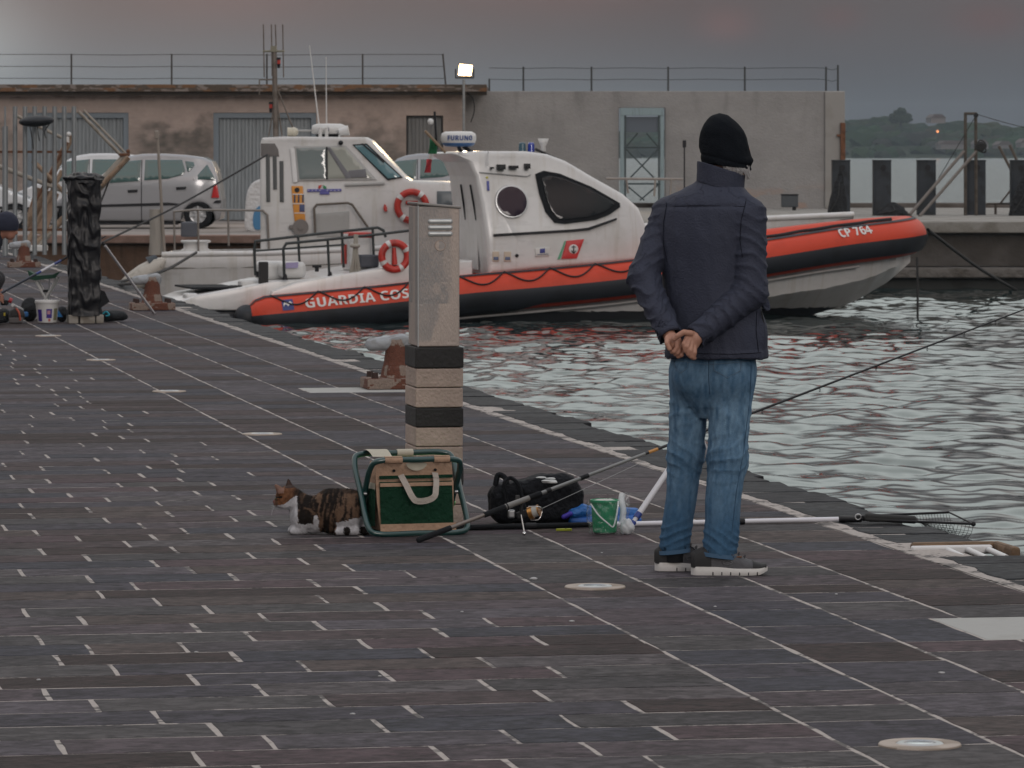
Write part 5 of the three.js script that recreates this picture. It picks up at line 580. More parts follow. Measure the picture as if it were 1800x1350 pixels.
  for (const [x] of [[-0.095], [0.085]]) mesh('stud', mv(new THREE.CylinderGeometry(0.006, 0.006, 0.006, 14), x, 0.272, 0.077, 0, PI / 2), MT.rubber, t);
  for (const x of [-0.208, 0.208]) mesh('pivot', mv(new THREE.CylinderGeometry(0.008, 0.008, 0.03, 10), x, 0.172, -0.002, 0, 0, PI / 2), MT.steel, t);
}
{ const p = onG(715, 930), t = thing('lime_basin', 'bright lime green basin half hidden behind the stool bag', 'basin', p, 0.2), lm = M([0.03, 0.42, 0.02], 0.35); mesh('bowl', lathe([[0, 0.006], [0.125, 0.006], [0.165, 0.02], [0.208, 0.11], [0.203, 0.115], [0.182, 0.112], [0.146, 0.022], [0, 0.012]], 44), lm, t); mesh('rim', mv(new THREE.TorusGeometry(0.204, 0.005, 8, 44), 0, 0.114, 0, 0, PI / 2), lm, t); }
{ // black duffel bag
  const p = onG(946, 921), t = thing('duffel_bag', 'black duffel bag with a white smear lying behind the fishing rod', 'bag', p, 0.12), fab = M([0.009, 0.010, 0.013], 0.8, { spec: 0.4, bump: rep(TX.cloth, 5), bumpScale: 0.012 });
  const P = (x, y, z) => { const hx = 0.2 - 0.02 * step(0.1, 0.22, y), hy = 0.105, hz = 0.10; const top = 0.185 + 0.022 * step(-0.2, 0.1, x) + 0.014 * Math.sin(x * 11 + 1); const qx = Math.abs(x + 0.02 * (y / 0.2)) - hx + 0.05, qy = Math.abs(y - top / 2) - top / 2 + 0.05, qz = Math.abs(z) - hz + 0.05; let d = Math.hypot(Math.max(qx, 0), Math.max(qy, 0), Math.max(qz, 0)) + Math.min(Math.max(qx, qy, qz), 0) - 0.05; if (Math.abs(d) < 0.05) { d += 0.046 * (fbm(x * 7 + 2, y * 7, z * 7, 3) - 0.5) + 0.012 * (Math.abs(fbm(x * 14 + y * 8, y * 22 - x * 9, z * 10, 3) - 0.5) * 2 - 0.3) * -1; d -= 0.012 * step(0.1, 0.2, x) * step(0.06, 0.15, y); } return d; };
  raw('bag_shell', surfNet([-0.27, -0.005, -0.16], [0.27, 0.28, 0.16], 0.0075, (x, y, z) => Math.max(P(x, y, z), 0.002 - y)), fab, t);
  mesh('carry_strap', tube([[-0.15, 0.10, 0.12], [-0.16, 0.18, 0.1], [-0.13, 0.205, 0.07], [-0.1, 0.18, 0.11], [-0.08, 0.1, 0.13], [-0.06, 0.05, 0.14]], 0.009, 50, 8), fab, t); mesh('end_loop', tube([[-0.19, 0.17, 0.03], [-0.175, 0.215, 0.02], [-0.15, 0.205, 0.03], [-0.14, 0.17, 0.06]], 0.012, 24, 8), fab, t); mesh('zip_pull', box(0.02, 0.03, 0.008, -0.105, 0.12, 0.125, 0.003), M([0.08, 0.08, 0.08], 0.5, { metal: 0.6 }), t);
  const R = rng(3), gs = []; for (let i = 0; i < 26; i++) { const a = new THREE.SphereGeometry(0.008 + 0.01 * R(), 10, 8); a.scale(1.6, 0.35, 1); a.translate(0.04 + 0.07 * (R() - 0.5), 0.205 - 0.02 * R(), 0.045 + 0.05 * R()); gs.push(a); } mesh('white_smear', gs, M([0.55, 0.56, 0.55], 0.9), t);
}
{ // blue folded float bag, green pot in a clear bag
  const p = onG(1056, 922), t = thing('blue_float_bag', 'bright blue flattened plastic bag behind the green pot', 'bag', p, 0.06), bm = M([0.015, 0.13, 0.42], 0.45, { bump: rep(TX.cloth, 6), bumpScale: 0.01 });
  raw('upper_roll', surfNet([-0.2, 0.0, -0.09], [0.2, 0.11, 0.09], 0.006, (x, y, z) => { let d = cap(x, y, z, [-0.135, 0.058, 0.01], [0.145, 0.045, -0.01], 0.03, 0.028); d = smin(d, cap(x, y, z, [-0.08, 0.062, 0.02], [-0.12, 0.05, 0.04], 0.03, 0.02), 0.02); return d + 0.012 * (fbm(x * 12, y * 20, z * 12, 3) - 0.5); }), bm, t); raw('lower_roll', surfNet([-0.2, -0.01, -0.09], [0.2, 0.07, 0.12], 0.006, (x, y, z) => Math.max(cap(x, y, z, [-0.12, 0.018, 0.03], [0.15, 0.018, 0.02], 0.025, 0.024) + 0.012 * (fbm(x * 12 + 7, y * 20, z * 12, 3) - 0.5), 0.001 - y)), M([0.012, 0.10, 0.38], 0.45), t); mesh('violet_strap', mv(new THREE.CapsuleGeometry(0.011, 0.03, 6, 12), -0.15, 0.045, 0.06, 0, 0, -1.1), M([0.05, 0.03, 0.36], 0.5), t);
}
{ const p = onG(1063, 938), t = thing('green_pot', 'green plastic pot of white bait standing in a clear bag', 'pot', p), gm = M([0.006, 0.26, 0.11], 0.35); mesh('pot', lathe([[0, 0.004], [0.046, 0.004], [0.05, 0.01], [0.057, 0.13], [0.0615, 0.131], [0.0625, 0.143], [0.058, 0.144], [0.054, 0.12], [0.046, 0.012], [0, 0.01]], 36), gm, t); mesh('bait', mv(deform(new THREE.SphereGeometry(0.054, 24, 10), (v) => { v.y = v.y * 0.2 + 0.004 * hash3(Math.round(v.x * 300), 1, Math.round(v.z * 300)); }), 0, 0.133, 0), M([0.5, 0.52, 0.48], 0.8), t); }
{ const p = onG(1064, 938.5), t = thing('clear_plastic_bag', 'clear crinkled plastic bag round the green pot', 'bag', p), pm = new THREE.MeshPhysicalMaterial({ color: col([0.96, 0.97, 0.98]), transmission: 0.97, thickness: 0, roughness: 0.12, side: THREE.DoubleSide });
  mesh('bag_sheet', grid(80, 40, (u, v) => { const a = u * 2 * PI, c = Math.cos(a), q = Math.sin(a), k = 0.066 + 0.010 * v + 0.028 * step(0.0, 0.9, c) * (1 - 0.3 * v) + 0.020 * (fbm(c * 3 + 4, v * 5, q * 3, 4) - 0.5) * 2; return [k * c, 0.003 + (0.142 + 0.028 * step(0.4, 1, c) + 0.02 * (fbm(c * 4, 3, q * 4, 2) - 0.5)) * v, k * q * 0.95]; }), pm, t);
  mesh('twisted_corner', tube([[0.07, 0.05, 0.03], [0.075, 0.1, 0.02], [0.068, 0.15, 0.0], [0.073, 0.168, -0.01]], 0.013, 24, 8), new THREE.MeshPhysicalMaterial({ color: col([0.85, 0.88, 0.89]), transmission: 0.5, thickness: 0, roughness: 0.4 }), t); mesh('fold', [tube([[-0.062, 0.13, 0.045], [-0.03, 0.085, 0.07], [0.01, 0.05, 0.075], [0.03, 0.035, 0.07], [0.045, 0.08, 0.06], [0.055, 0.14, 0.03]], 0.0035, 40, 6)], new THREE.MeshPhysicalMaterial({ color: col([0.85, 0.88, 0.89]), transmission: 0.4, thickness: 0, roughness: 0.4 }), t); mesh('crumpled_tail', deform(new THREE.SphereGeometry(0.035, 24, 18), (v) => { const n = 0.7 + 0.7 * fbm(v.x * 50, v.y * 50, v.z * 50, 3); v.multiplyScalar(n); v.x *= 0.8; v.x += 0.09; v.y = Math.max(0.002, v.y + 0.03); v.z += 0.03; }), new THREE.MeshPhysicalMaterial({ color: col([0.8, 0.83, 0.84]), transmission: 0.45, thickness: 0, roughness: 0.45 }), t); }
{ // landing net lying across the quay
  const A = onG(780, 934), B = onG(1480, 918); A.y = B.y = 0.014; const t = thing('landing_net', 'landing net with long white pole reaching over the quay edge', 'landing net', A), rel = (v) => v.clone().sub(A), q = (k) => rel(A.clone().lerp(B, k));
  const C1 = rel(onG(938, 930.5)).setY(0), px = (x) => (x - 780) / 700; mesh('black_section', rod(q(0), q(px(1040)), 0.0125, 0.0115, 14), MT.rubber, t); mesh('white_section', rod(q(px(1040)), q(1), 0.0105, 0.010, 14), M([0.62, 0.62, 0.66], 0.35), t); for (const x of [930, 1296]) mesh('collar', rod(q(px(x - 9)), q(px(x + 9)), 0.0145, 0.0145, 14), MT.black, t);
  const H = (x, y, Yl) => { const z = F * (EYE - Yl) / (y - HY); return rel(at(x, y, z)); }, N0 = q(1), hinge = H(1512, 913, 0.022), far = H(1668, 900.5, 0.028), near = H(1711, 921, 0.01), farMid = H(1545, 906, 0.03); mesh('hinge', [rod(N0.clone().add(new V3(-0.005, 0, 0)), hinge, 0.016, 0.013, 12), box(0.03, 0.02, 0.03, hinge.x, hinge.y + 0.008, hinge.z, 0.005)], MT.black, t);
  mesh('hinge_pin', mv(new THREE.TorusGeometry(0.012, 0.003, 6, 16), hinge.x - 0.01, hinge.y + 0.012, hinge.z + 0.015), MT.steel, t); mesh('frame_arm', rod(hinge, near, 0.0055), MT.black, t); mesh('frame_arm', [rod(hinge, farMid, 0.0055), rod(farMid, far, 0.0055)], MT.black, t); mesh('front_cord', rod(far, near, 0.004), MT.black, t); mesh('end_knob', mv(new THREE.SphereGeometry(0.011, 12, 10), ...near.toArray()), MT.black, t);
  const sag = (u, v) => { const a = hinge.clone().lerp(near, u), b = hinge.clone().lerp(far, u), p = a.lerp(b, v); p.y -= 0.085 * Math.abs(Math.sin(v * PI)) ** 0.6 * u * step(0.3, 0.9, u) + 0.012 * fbm(u * 9, v * 9, 3, 2); if (u < 0.62) p.y = Math.max(p.y, 0.008 - A.y); return p; };
  const gs = [], n = 30, m = 22; for (let i = 1; i <= n; i++) { const pts = []; for (let j = 0; j <= 10; j++) pts.push(sag(i / n, j / 10)); gs.push(new THREE.TubeGeometry(new THREE.CatmullRomCurve3(pts), 10, 0.0011, 3)); } for (let j = 1; j < m; j++) { const pts = []; for (let i = 1; i <= 12; i++) pts.push(sag(i / 12, j / m)); gs.push(new THREE.TubeGeometry(new THREE.CatmullRomCurve3(pts), 14, 0.0011, 3)); } const nm = mesh('net_mesh', gs, M([0.02, 0.02, 0.02], 0.9), t); nm.userData.kind = 'stuff';
  mesh('gathered_net', deform(new THREE.CapsuleGeometry(0.016, 0.2, 10, 20, ), (v) => { const n2 = 0.6 + 0.8 * fbm(v.x * 60, v.y * 30, v.z * 60, 3); v.x *= n2; v.z *= n2 * 1.3; }).rotateZ(PI / 2 - 0.06).translate(hinge.x + 0.13, hinge.y + 0.004, hinge.z + 0.01), MT.ropeDark, t);
}
{ // tripod rod rest and the long rod on it
  const zt = 19.35, ap = at(1225, 752, zt), t = thing('rod_tripod', 'white aluminium tripod rod rest behind the man', 'tripod', [ap.x, 0, ap.z]), wm = M([0.60, 0.60, 0.63], 0.35), bl = M([0.02, 0.045, 0.22], 0.4); const a = [0, ap.y, 0], feet = [onG(1100, 940), onG(1288, 915), onG(1198, 903)].map((f) => f.sub(new V3(ap.x, 0, ap.z)).setY(0.006).toArray());
  for (const f of feet) { const L = (k) => a.map((c, i) => lerp(f[i], c, k)), leg = mesh('leg', [rod(L(0.16), a, 0.0125, 0.012, 14), rod(L(0.01), L(0.16), 0.0095, 0.0095, 14)], wm, t); mesh('blue_collar', [rod(L(0.145), L(0.19), 0.0145, 0.0145, 14)], bl, leg); mesh('blue_collar', [rod(L(0.075), L(0.11), 0.0135, 0.0135, 14)], bl, leg); mesh('tip', rod(L(-0.003), L(0.02), 0.005, 0.0095, 10), MT.black, leg); } mesh('head', [mv(new THREE.CylinderGeometry(0.025, 0.03, 0.05, 18), ...a), tube([[-0.02, a[1] + 0.02, 0], [-0.018, a[1] + 0.05, 0], [0, a[1] + 0.03, 0], [0.018, a[1] + 0.05, 0]], 0.005, 20, 6)], MT.black, t);
  const B = at(737, 951, 18.72); B.y = 0.013; const Q = at(1225, 763, zt), r = thing('fishing_rod', 'long grey fishing rod with gold spool reel propped on the tripod', 'fishing rod', B), d = Q.clone().sub(B), q = (k) => d.clone().multiplyScalar(k), pk = (x) => { let lo = 0, hi = 3; for (let i = 0; i < 40; i++) { const m = (lo + hi) / 2, p = B.clone().add(q(m)); if (CX + p.x / -p.z * F < x) lo = m; else hi = m; } return lo; }, seg = (x0, x1, r0, r1) => rod(q(pk(x0)), q(pk(x1)), r0, r1, 12);
  mesh('butt_grip', [seg(735, 792, 0.0135, 0.012), mv(new THREE.SphereGeometry(0.0135, 12, 10), 0, 0, 0)], MT.rubber, r); mesh('lower_handle', seg(792, 853, 0.0085, 0.0085), M([0.22, 0.19, 0.17], 0.4, { metal: 0.5, map: rep(TX.dirt, 8) }), r); mesh('rear_grip', seg(851, 892, 0.012, 0.013), MT.rubber, r); mesh('reel_seat', seg(888, 932, 0.013, 0.0115), M([0.17, 0.165, 0.155], 0.4), r); mesh('fore_grip', seg(930, 951, 0.013, 0.012), MT.rubber, r); mesh('blank', seg(950, 1134, 0.0088, 0.007), M([0.20, 0.205, 0.20], 0.35, { metal: 0.2 }), r); for (const x of [964, 1024, 1030]) mesh('ferrule', seg(x - 4, x + 4, 0.0102, 0.0102), MT.black, r);
  mesh('tip_section', [seg(1134, 1500, 0.0066, 0.0048), seg(1500, 2150, 0.0048, 0.0018)], M([0.014, 0.014, 0.016], 0.4), r); mesh('gold_wrap', seg(1140, 1156, 0.0071, 0.0071), M([0.45, 0.22, 0.06], 0.4), r); for (const x of [1340, 1441, 1540, 1630, 1695, 1750]) { const p = q(pk(x)); mesh('line_guide', mv(new THREE.TorusGeometry(0.008, 0.0012, 5, 14), p.x, p.y - 0.012, p.z, 1.2), MT.black, r); }
  const c = q(pk(918)), dir = d.clone().normalize(), rl = mesh('reel', [rod([c.x, c.y, c.z], [c.x - 0.004, c.y - 0.05, c.z + 0.004], 0.006, 0.008), mv(box(0.05, 0.03, 0.02, 0, 0, 0, 0.006), c.x, c.y - 0.058, c.z, 0, 0, 0.3)], MT.black, r); const sp = new V3(c.x + 0.055, c.y - 0.045, c.z + 0.005), ax = new V3(0.93, 0.30, 0.2).normalize(), sd = (k) => sp.clone().addScaledVector(ax, k); mesh('spool', [rod(sd(-0.03), sd(-0.012), 0.026, 0.026, 22), rod(sd(0.012), sd(0.017), 0.025, 0.025, 22)], M([0.5, 0.24, 0.07], 0.25, { metal: 0.8 }), rl); mesh('line_on_spool', rod(sd(-0.012), sd(0.012), 0.021, 0.021, 22), M([0.45, 0.45, 0.42], 0.6), rl); mesh('bail_arm', tube([sd(-0.03).add(new V3(0, 0.03, 0.02)), sd(0.01).add(new V3(0, 0.02, 0.04)), sd(0.03), sd(0.01).add(new V3(0.005, -0.035, 0.01)), sd(-0.02).add(new V3(0, -0.03, 0))], 0.0025, 30, 6), MT.chrome, rl); mesh('crank', [rod([c.x - 0.005, c.y - 0.058, c.z + 0.01], [c.x + 0.008, Math.max(c.y - 0.13, 0.02 - B.y), c.z + 0.03], 0.0035), mv(new THREE.SphereGeometry(0.009, 12, 10), c.x + 0.008, Math.max(c.y - 0.135, 0.012 - B.y), c.z + 0.03)], MT.chrome, rl); mesh('reel_handle_knob', mv(box(0.03, 0.035, 0.02, 0, 0, 0, 0.008), c.x - 0.045, c.y - 0.055, c.z + 0.01), MT.steel, rl);
  const l = thing('fishing_line', 'fine fishing line running from the reel to the rod tip', 'line', B.clone().add(sp)); mesh('line', rod([0, 0, 0], q(pk(1130)).sub(sp).add(new V3(0, -0.03, 0)), 0.0012, 0.0012, 4), M([0.35, 0.36, 0.36], 0.4), l);
}
{ const p = onG(991, 934), t = thing('yellow_lure', 'small yellow green lure lying before the black duffel', 'lure', p, 0.2); mesh('body', mv(extr(smoothPts([[-0.034, 0], [-0.02, 0.008], [0.02, 0.01], [0.036, 0.001], [0.02, -0.008], [-0.02, -0.007]], 20), 0.006, 0.002), 0, 0.004, 0, 0, -PI / 2), M([0.33, 0.36, 0.02], 0.5), t); mesh('stripe', box(0.004, 0.003, 0.016, 0.008, 0.0125, -0.0), MT.black, t); }
{ const p = onG(888, 920), t = thing('white_rag', 'crumpled white scrap lying beside the black net handle', 'rag', p); mesh('scrap', deform(new THREE.SphereGeometry(0.028, 24, 16), (v) => { const n = 0.6 + 0.9 * fbm(v.x * 70, v.y * 70, v.z * 70, 3); v.multiplyScalar(n); v.x *= 1.3; v.y = Math.max(0.001, v.y * 0.6 + 0.012); }), M([0.5, 0.5, 0.5], 0.9), t); }
{ const R = rng(12), gs = []; const scr = M([0.42, 0.42, 0.42], 0.9); [[938, 1019, 14], [1005, 1093, 8], [1257, 1067, 6], [1655, 1184, 9], [1058, 972, 5], [812, 1076, 6], [668, 1189, 5], [345, 1147, 6], [68, 1196, 7], [620, 1256, 7], [1470, 1045, 6]].forEach(([x, y, w], i) => { const p = onG(x, y), t = thing('litter_scrap', `tiny pale ${['paper scrap', 'pebble', 'shell bit', 'pebble', 'crumb', 'pebble', 'gum spot', 'shell bit', 'pebble', 'gum spot', 'crumb'][i]} on the paving ${['before the man to his left', 'below the middle ground light', 'at the foot of the man', 'near the right edge below the pale slab', 'between rod and man', 'below the stool bag', 'in the lower middle', 'in the lower left', 'by the left edge low down', 'at the bottom left of centre', 'right of the shoes'][i]}`, 'litter', p, R() * 3, 'pale scraps on the paving'); const s = w * 0.0019 / 2; mesh('scrap', deform(new THREE.IcosahedronGeometry(s, 1), (v) => { v.x *= 1 + R() * 0.6; v.y = Math.max(0.0005, v.y * 0.45 + s * 0.3); }), scr, t); }); }
// ---------------------------------------------------------------- things round the wrapped pillar
{
  const zz = 42.6, P = (px, py, z = zz) => at(px, py, z);
  { const p = onG(83, 568), t = thing('white_bucket', 'white plastic bucket with purple print in front of the camp stool', 'bucket', p), h = 0.215, bt = M([0.60, 0.60, 0.59], 0.45), L = (y) => lerp(0.088, 0.112, y / h); mesh('pail', lathe([[0, 0.004], [0.085, 0.004], [0.088, 0.01], [0.109, h - 0.03], [0.115, h - 0.03], [0.116, h - 0.012], [0.112, h], [0.108, h], [0.084, 0.012], [0, 0.01]], 36), bt, t); const patch = (a0, a1, y0, y1, c, nm) => mesh(nm, grid(8, 4, (u, v) => { const a = lerp(a0, a1, u), y = lerp(y0, y1, v), r = L(y) + 0.0015; return [r * Math.sin(a), y, r * Math.cos(a)]; }), M(c, 0.5), t); patch(-0.9, -0.42, 0.02, 0.13, [0.04, 0.02, 0.22], 'purple_print'); patch(0.02, 0.55, 0.05, 0.135, [0.05, 0.025, 0.22], 'purple_print'); patch(0.1, 0.4, 0.085, 0.12, [0.5, 0.25, 0.28], 'pink_print'); patch(0.2, 0.42, 0.02, 0.045, [0.45, 0.12, 0.1], 'red_print'); patch(0.75, 1.2, 0.03, 0.14, [0.2, 0.2, 0.12], 'olive_print'); }
  { const p = onG(82, 562), t = thing('camp_stool', 'green topped camp stool with crossed white legs', 'stool', p), s = -p.z / F, wm = M([0.55, 0.55, 0.54], 0.4), X = (x) => (x - 82) * s, Y = (y) => (562 - y) * s; mesh('seat', grid(20, 10, (u, v) => [lerp(X(51), X(109), u), Y(476) - 0.055 * Math.sin(u * PI), lerp(-0.15, 0.15, v)]), M([0.01, 0.05, 0.028], 0.8), t); mesh('seat_side', mv(extr([[X(51), Y(474)], [X(56), Y(490)], [X(64), Y(492)], [X(100), Y(488)], [X(109), Y(476)], [X(95), Y(482)], [X(68), Y(484)]], 0.02), 0, 0, 0.14), M([0.01, 0.05, 0.028], 0.8), t); for (const [x0, x1, z0, z1] of [[62, 96, 0.12, 0.06], [102, 67, 0.12, 0.06], [62, 96, -0.12, -0.06], [102, 67, -0.12, -0.06]]) mesh('leg', rod([X(x0), Y(488), z0], [X(x1 + (x1 > x0 ? 6 : -6)), 0.005, z1], 0.011), wm, t); mesh('pivot', box(0.05, 0.025, 0.2, X(82), Y(511), 0, 0.005), MT.black, t); mesh('centre_pole', rod([X(87), Y(487), 0], [X(86), Y(530), 0], 0.007), MT.steel, t); }
  { const a = onG(271, 553), b = P(184, 431, 42.0), t = thing('white_pole', 'white pole leaning against the wrapped pillar', 'pole', a); a.y = 0; mesh('shaft', rod([0, 0.01, 0], b.clone().sub(a), 0.013, 0.012, 12), M([0.60, 0.60, 0.62], 0.4), t); mesh('end_cap', rod([0, 0, 0], [0.003, 0.02, 0], 0.016, 0.016, 12), MT.steel, t); mesh('black_tip', rod(b.clone().sub(a), b.clone().sub(a).add(new V3(-0.02, 0.03, 0.005)), 0.013, 0.01), MT.black, t); }
  { const a = P(-20, 527, 42.3), b = P(118, 452, 43.0), t = thing('fishing_rod', 'dark fishing rod with white and blue section held at the left edge', 'fishing rod', a), d = b.clone().sub(a), q = (k) => d.clone().multiplyScalar(k); mesh('handle', rod(q(0), q(0.60), 0.013, 0.012, 12), M([0.03, 0.035, 0.05], 0.5), t); for (const [k0, k1, m] of [[0.60, 0.66, M([0.03, 0.05, 0.22], 0.4)], [0.66, 0.83, M([0.55, 0.55, 0.58], 0.4)], [0.83, 0.92, M([0.03, 0.05, 0.2], 0.4)]]) mesh('band', rod(q(k0), q(k1), 0.0125, 0.0115, 12), m, t); mesh('tip', rod(q(0.92), q(1.5), 0.011, 0.006, 8), MT.black, t); const c = P(8, 532, 42.2).sub(a); mesh('reel', [box(0.07, 0.05, 0.04, c.x, c.y, c.z, 0.012), rod([c.x, c.y, c.z], [c.x - 0.02, c.y + 0.07, c.z], 0.008)], MT.black, t); mesh('red_spool', mv(new THREE.CylinderGeometry(0.024, 0.024, 0.03, 16), c.x + 0.055, c.y + 0.02, c.z, 0, 0, 1.2), M([0.4, 0.03, 0.04], 0.4), t); }
  const lump = (name, lab, px, py, w, h, dpt, c, seed, extra) => { const p = onG(px, py), t = thing(name, lab, 'bag', p); raw('bag_body', surfNet([-w * 0.7, -0.01, -dpt], [w * 0.7, h * 1.3, dpt], 0.012, (x, y, z) => Math.max(ell(x, y, z, [0, h * 0.48, 0], [w / 2, h * 0.52, dpt * 0.7]) + 0.05 * (fbm(x * 9 + seed, y * 9, z * 9, 3) - 0.5), 0.002 - y)), M(c, 0.8, { bump: rep(TX.cloth, 4), bumpScale: 0.01 }), t); if (extra) extra(t); };
  lump('tackle_bag', 'grey black tackle bag with orange strap at the left edge', 30, 568, 0.15, 0.14, 0.12, [0.035, 0.032, 0.032], 1, (t) => { mesh('orange_strap', tube([[0.0, 0.14, 0.08], [0.03, 0.1, 0.11], [0.04, 0.03, 0.1]], 0.009, 16, 6), M([0.45, 0.08, 0.04], 0.6), t); mesh('grey_pocket', box(0.13, 0.05, 0.03, 0, 0.03, 0.085, 0.01), M([0.12, 0.11, 0.11], 0.8), t); });
  lump('backpack', 'black backpack slumped between bucket and tackle bag', 52, 565, 0.17, 0.22, 0.12, [0.008, 0.009, 0.011], 5, (t) => mesh('blue_pouch', box(0.06, 0.05, 0.04, -0.03, 0.07, 0.1, 0.015), M([0.02, 0.12, 0.32], 0.5), t)); lump('tackle_bag', 'dark bag with yellow tab cut by the left edge', 6, 567, 0.14, 0.13, 0.1, [0.012, 0.014, 0.016], 9, (t) => mesh('yellow_tab', box(0.018, 0.03, 0.01, 0.02, 0.08, 0.09, 0.003), M([0.45, 0.36, 0.03], 0.5), t)); lump('black_bag', 'black bag with blue corner between bucket and wrapped pillar', 109, 566, 0.12, 0.16, 0.1, [0.009, 0.01, 0.013], 13, (t) => { mesh('blue_corner', mv(extr([[-0.03, 0], [0.03, 0], [-0.02, 0.08]], 0.01), -0.015, 0.05, 0.085), M([0.01, 0.16, 0.42], 0.5), t); }); lump('flat_bag', 'flat black bag with teal cord right of the wrapped pillar', 205, 566, 0.30, 0.11, 0.12, [0.007, 0.009, 0.012], 17, (t) => mesh('teal_cord', tube([[-0.12, 0.08, 0.1], [-0.09, 0.1, 0.1], [-0.06, 0.07, 0.12], [-0.09, 0.06, 0.12]], 0.009, 20, 6), M([0.01, 0.25, 0.33], 0.5), t));
  { const a = onG(64, 561), t = thing('white_tube', 'short white tube leaning on the tackle bag', 'tube', a), e = P(24, 537, 42.3).sub(a); mesh('pipe', rod([0, 0.02, 0], e, 0.014, 0.014, 14), M([0.6, 0.6, 0.6], 0.4), t); mesh('tube_cap', rod(e, e.clone().multiplyScalar(1.04), 0.016, 0.016, 14), MT.white, t); }
  // barred gate over the quay edge, folded gangway behind
  { const Z = 69, o = at(70, HY, Z), t = thing('barred_gate', 'row of tall galvanised bars at the left edge', 'gate', [o.x, 0, -Z]), k = Z / F, X = (x) => (x - 70) * k, Y = (y) => EYE + (HY - y) * k; [9, 26.5, 44, 61, 78.5, 96, 113, 130].forEach((x, i) => mesh('bar', rod([X(x), Y(i < 2 ? 458 : 448), 0], [X(x), Y(i === 0 ? 222 : 187), 0], i === 0 ? 0.045 : 0.036, i === 0 ? 0.045 : 0.036, 10), MT.galv, t)); mesh('bar', rod([X(9), Y(222), 0], [X(9), Y(187), 0], 0.016), MT.galv, t); for (const y of [267, 404]) mesh('cross_rail', box(X(131) - X(-30), 0.035, 0.025, (X(131) + X(-30)) / 2, Y(y), -0.03), MT.rust, t); for (const x of [9, 26.5]) mesh('foot', box(0.09, 0.12, 0.09, X(x), Y(462), 0, 0.01), MT.galv, t);
    const h = thing('dark_dish', 'black dish-shaped cover hung high on the bars', 'cover', at(64, 213, Z - 0.3)); mesh('dish', deform(new THREE.SphereGeometry(1, 32, 16), (v) => { v.x *= 0.27; v.y *= 0.085; v.z *= 0.2; v.y += 0.05 * v.x; }), M([0.01, 0.012, 0.016], 0.6), h); for (const [a, b, c] of [[-0.1, -0.06, -0.42], [0.02, 0.03, -0.3], [0.2, 0.13, -0.26]]) mesh('strap', tube([[a, -0.05, 0.05], [b, c * 0.6, 0.06], [b + 0.02, c, 0.04]], 0.008, 14, 5), MT.ropeDark, h);
  }
  { const Z = 74, o = at(150, HY, Z), t = thing('folded_gangway', 'folded tan gangway of crossed beams behind the bars', 'gangway', [o.x, 0, -Z]), k = Z / F, X = (x) => (x - 150) * k, Y = (y) => EYE + (HY - y) * k, bm = M([0.30, 0.215, 0.15], 0.8, { map: rep(TX.dirt, 2) }), gr = M([0.30, 0.27, 0.23], 0.7, { map: rep(TX.dirt, 2) }); const bar = (x0, y0, x1, y1, w, m, z = 0) => mesh('beam', rod([X(x0), Y(y0), z], [X(x1), Y(y1), z - 0.05], w * 1.25, w * 1.25, 8), m, t);
    bar(139, 196, 214, 274, 0.022, gr, 0.1); bar(146, 194, 220, 270, 0.016, gr, -0.1); bar(224, 274, 172, 330, 0.065, gr, 0.1); bar(228, 276, 180, 326, 0.03, bm, 0.25); bar(126, 238, 44, 398, 0.05, bm, 0.0); bar(120, 250, 60, 360, 0.02, MT.rust, 0.15); bar(172, 330, 26, 462, 0.045, bm, 0.05); bar(30, 203, 110, 242, 0.022, gr, 0.2); bar(0, 292, 112, 335, 0.03, gr, 0.2); bar(60, 282, 118, 342, 0.03, bm, 0.2); bar(110, 300, 48, 428, 0.03, bm, 0.1); bar(92, 408, 52, 450, 0.03, gr, 0.1); mesh('hinge_plate', [box(0.16, 0.05, 0.2, X(220), Y(272), 0.08, 0.01), mv(new THREE.SphereGeometry(0.035, 10, 8), X(226), Y(266), 0.1)], MT.rust, t); mesh('pulley_block', [mv(new THREE.SphereGeometry(0.04, 12, 8), X(122), Y(236), 0.1), box(0.05, 0.1, 0.05, X(120), Y(246), 0.1, 0.01)], MT.white, t); mesh('plank_panel', box(0.4, 0.72, 0.04, X(70), Y(372), -0.15, 0.01, 0, 0, -0.3), M([0.36, 0.25, 0.18], 0.85, { map: rep(TX.dirt, 1) }), t); mesh('white_step', [box(0.7, 0.1, 0.5, X(45), Y(436), 0.1, 0.02)], MT.white, t); mesh('stay', [rod([X(200), Y(300), 0.15], [X(178), Y(356), 0.1], 0.014)], MT.ropeDark, t); }
}
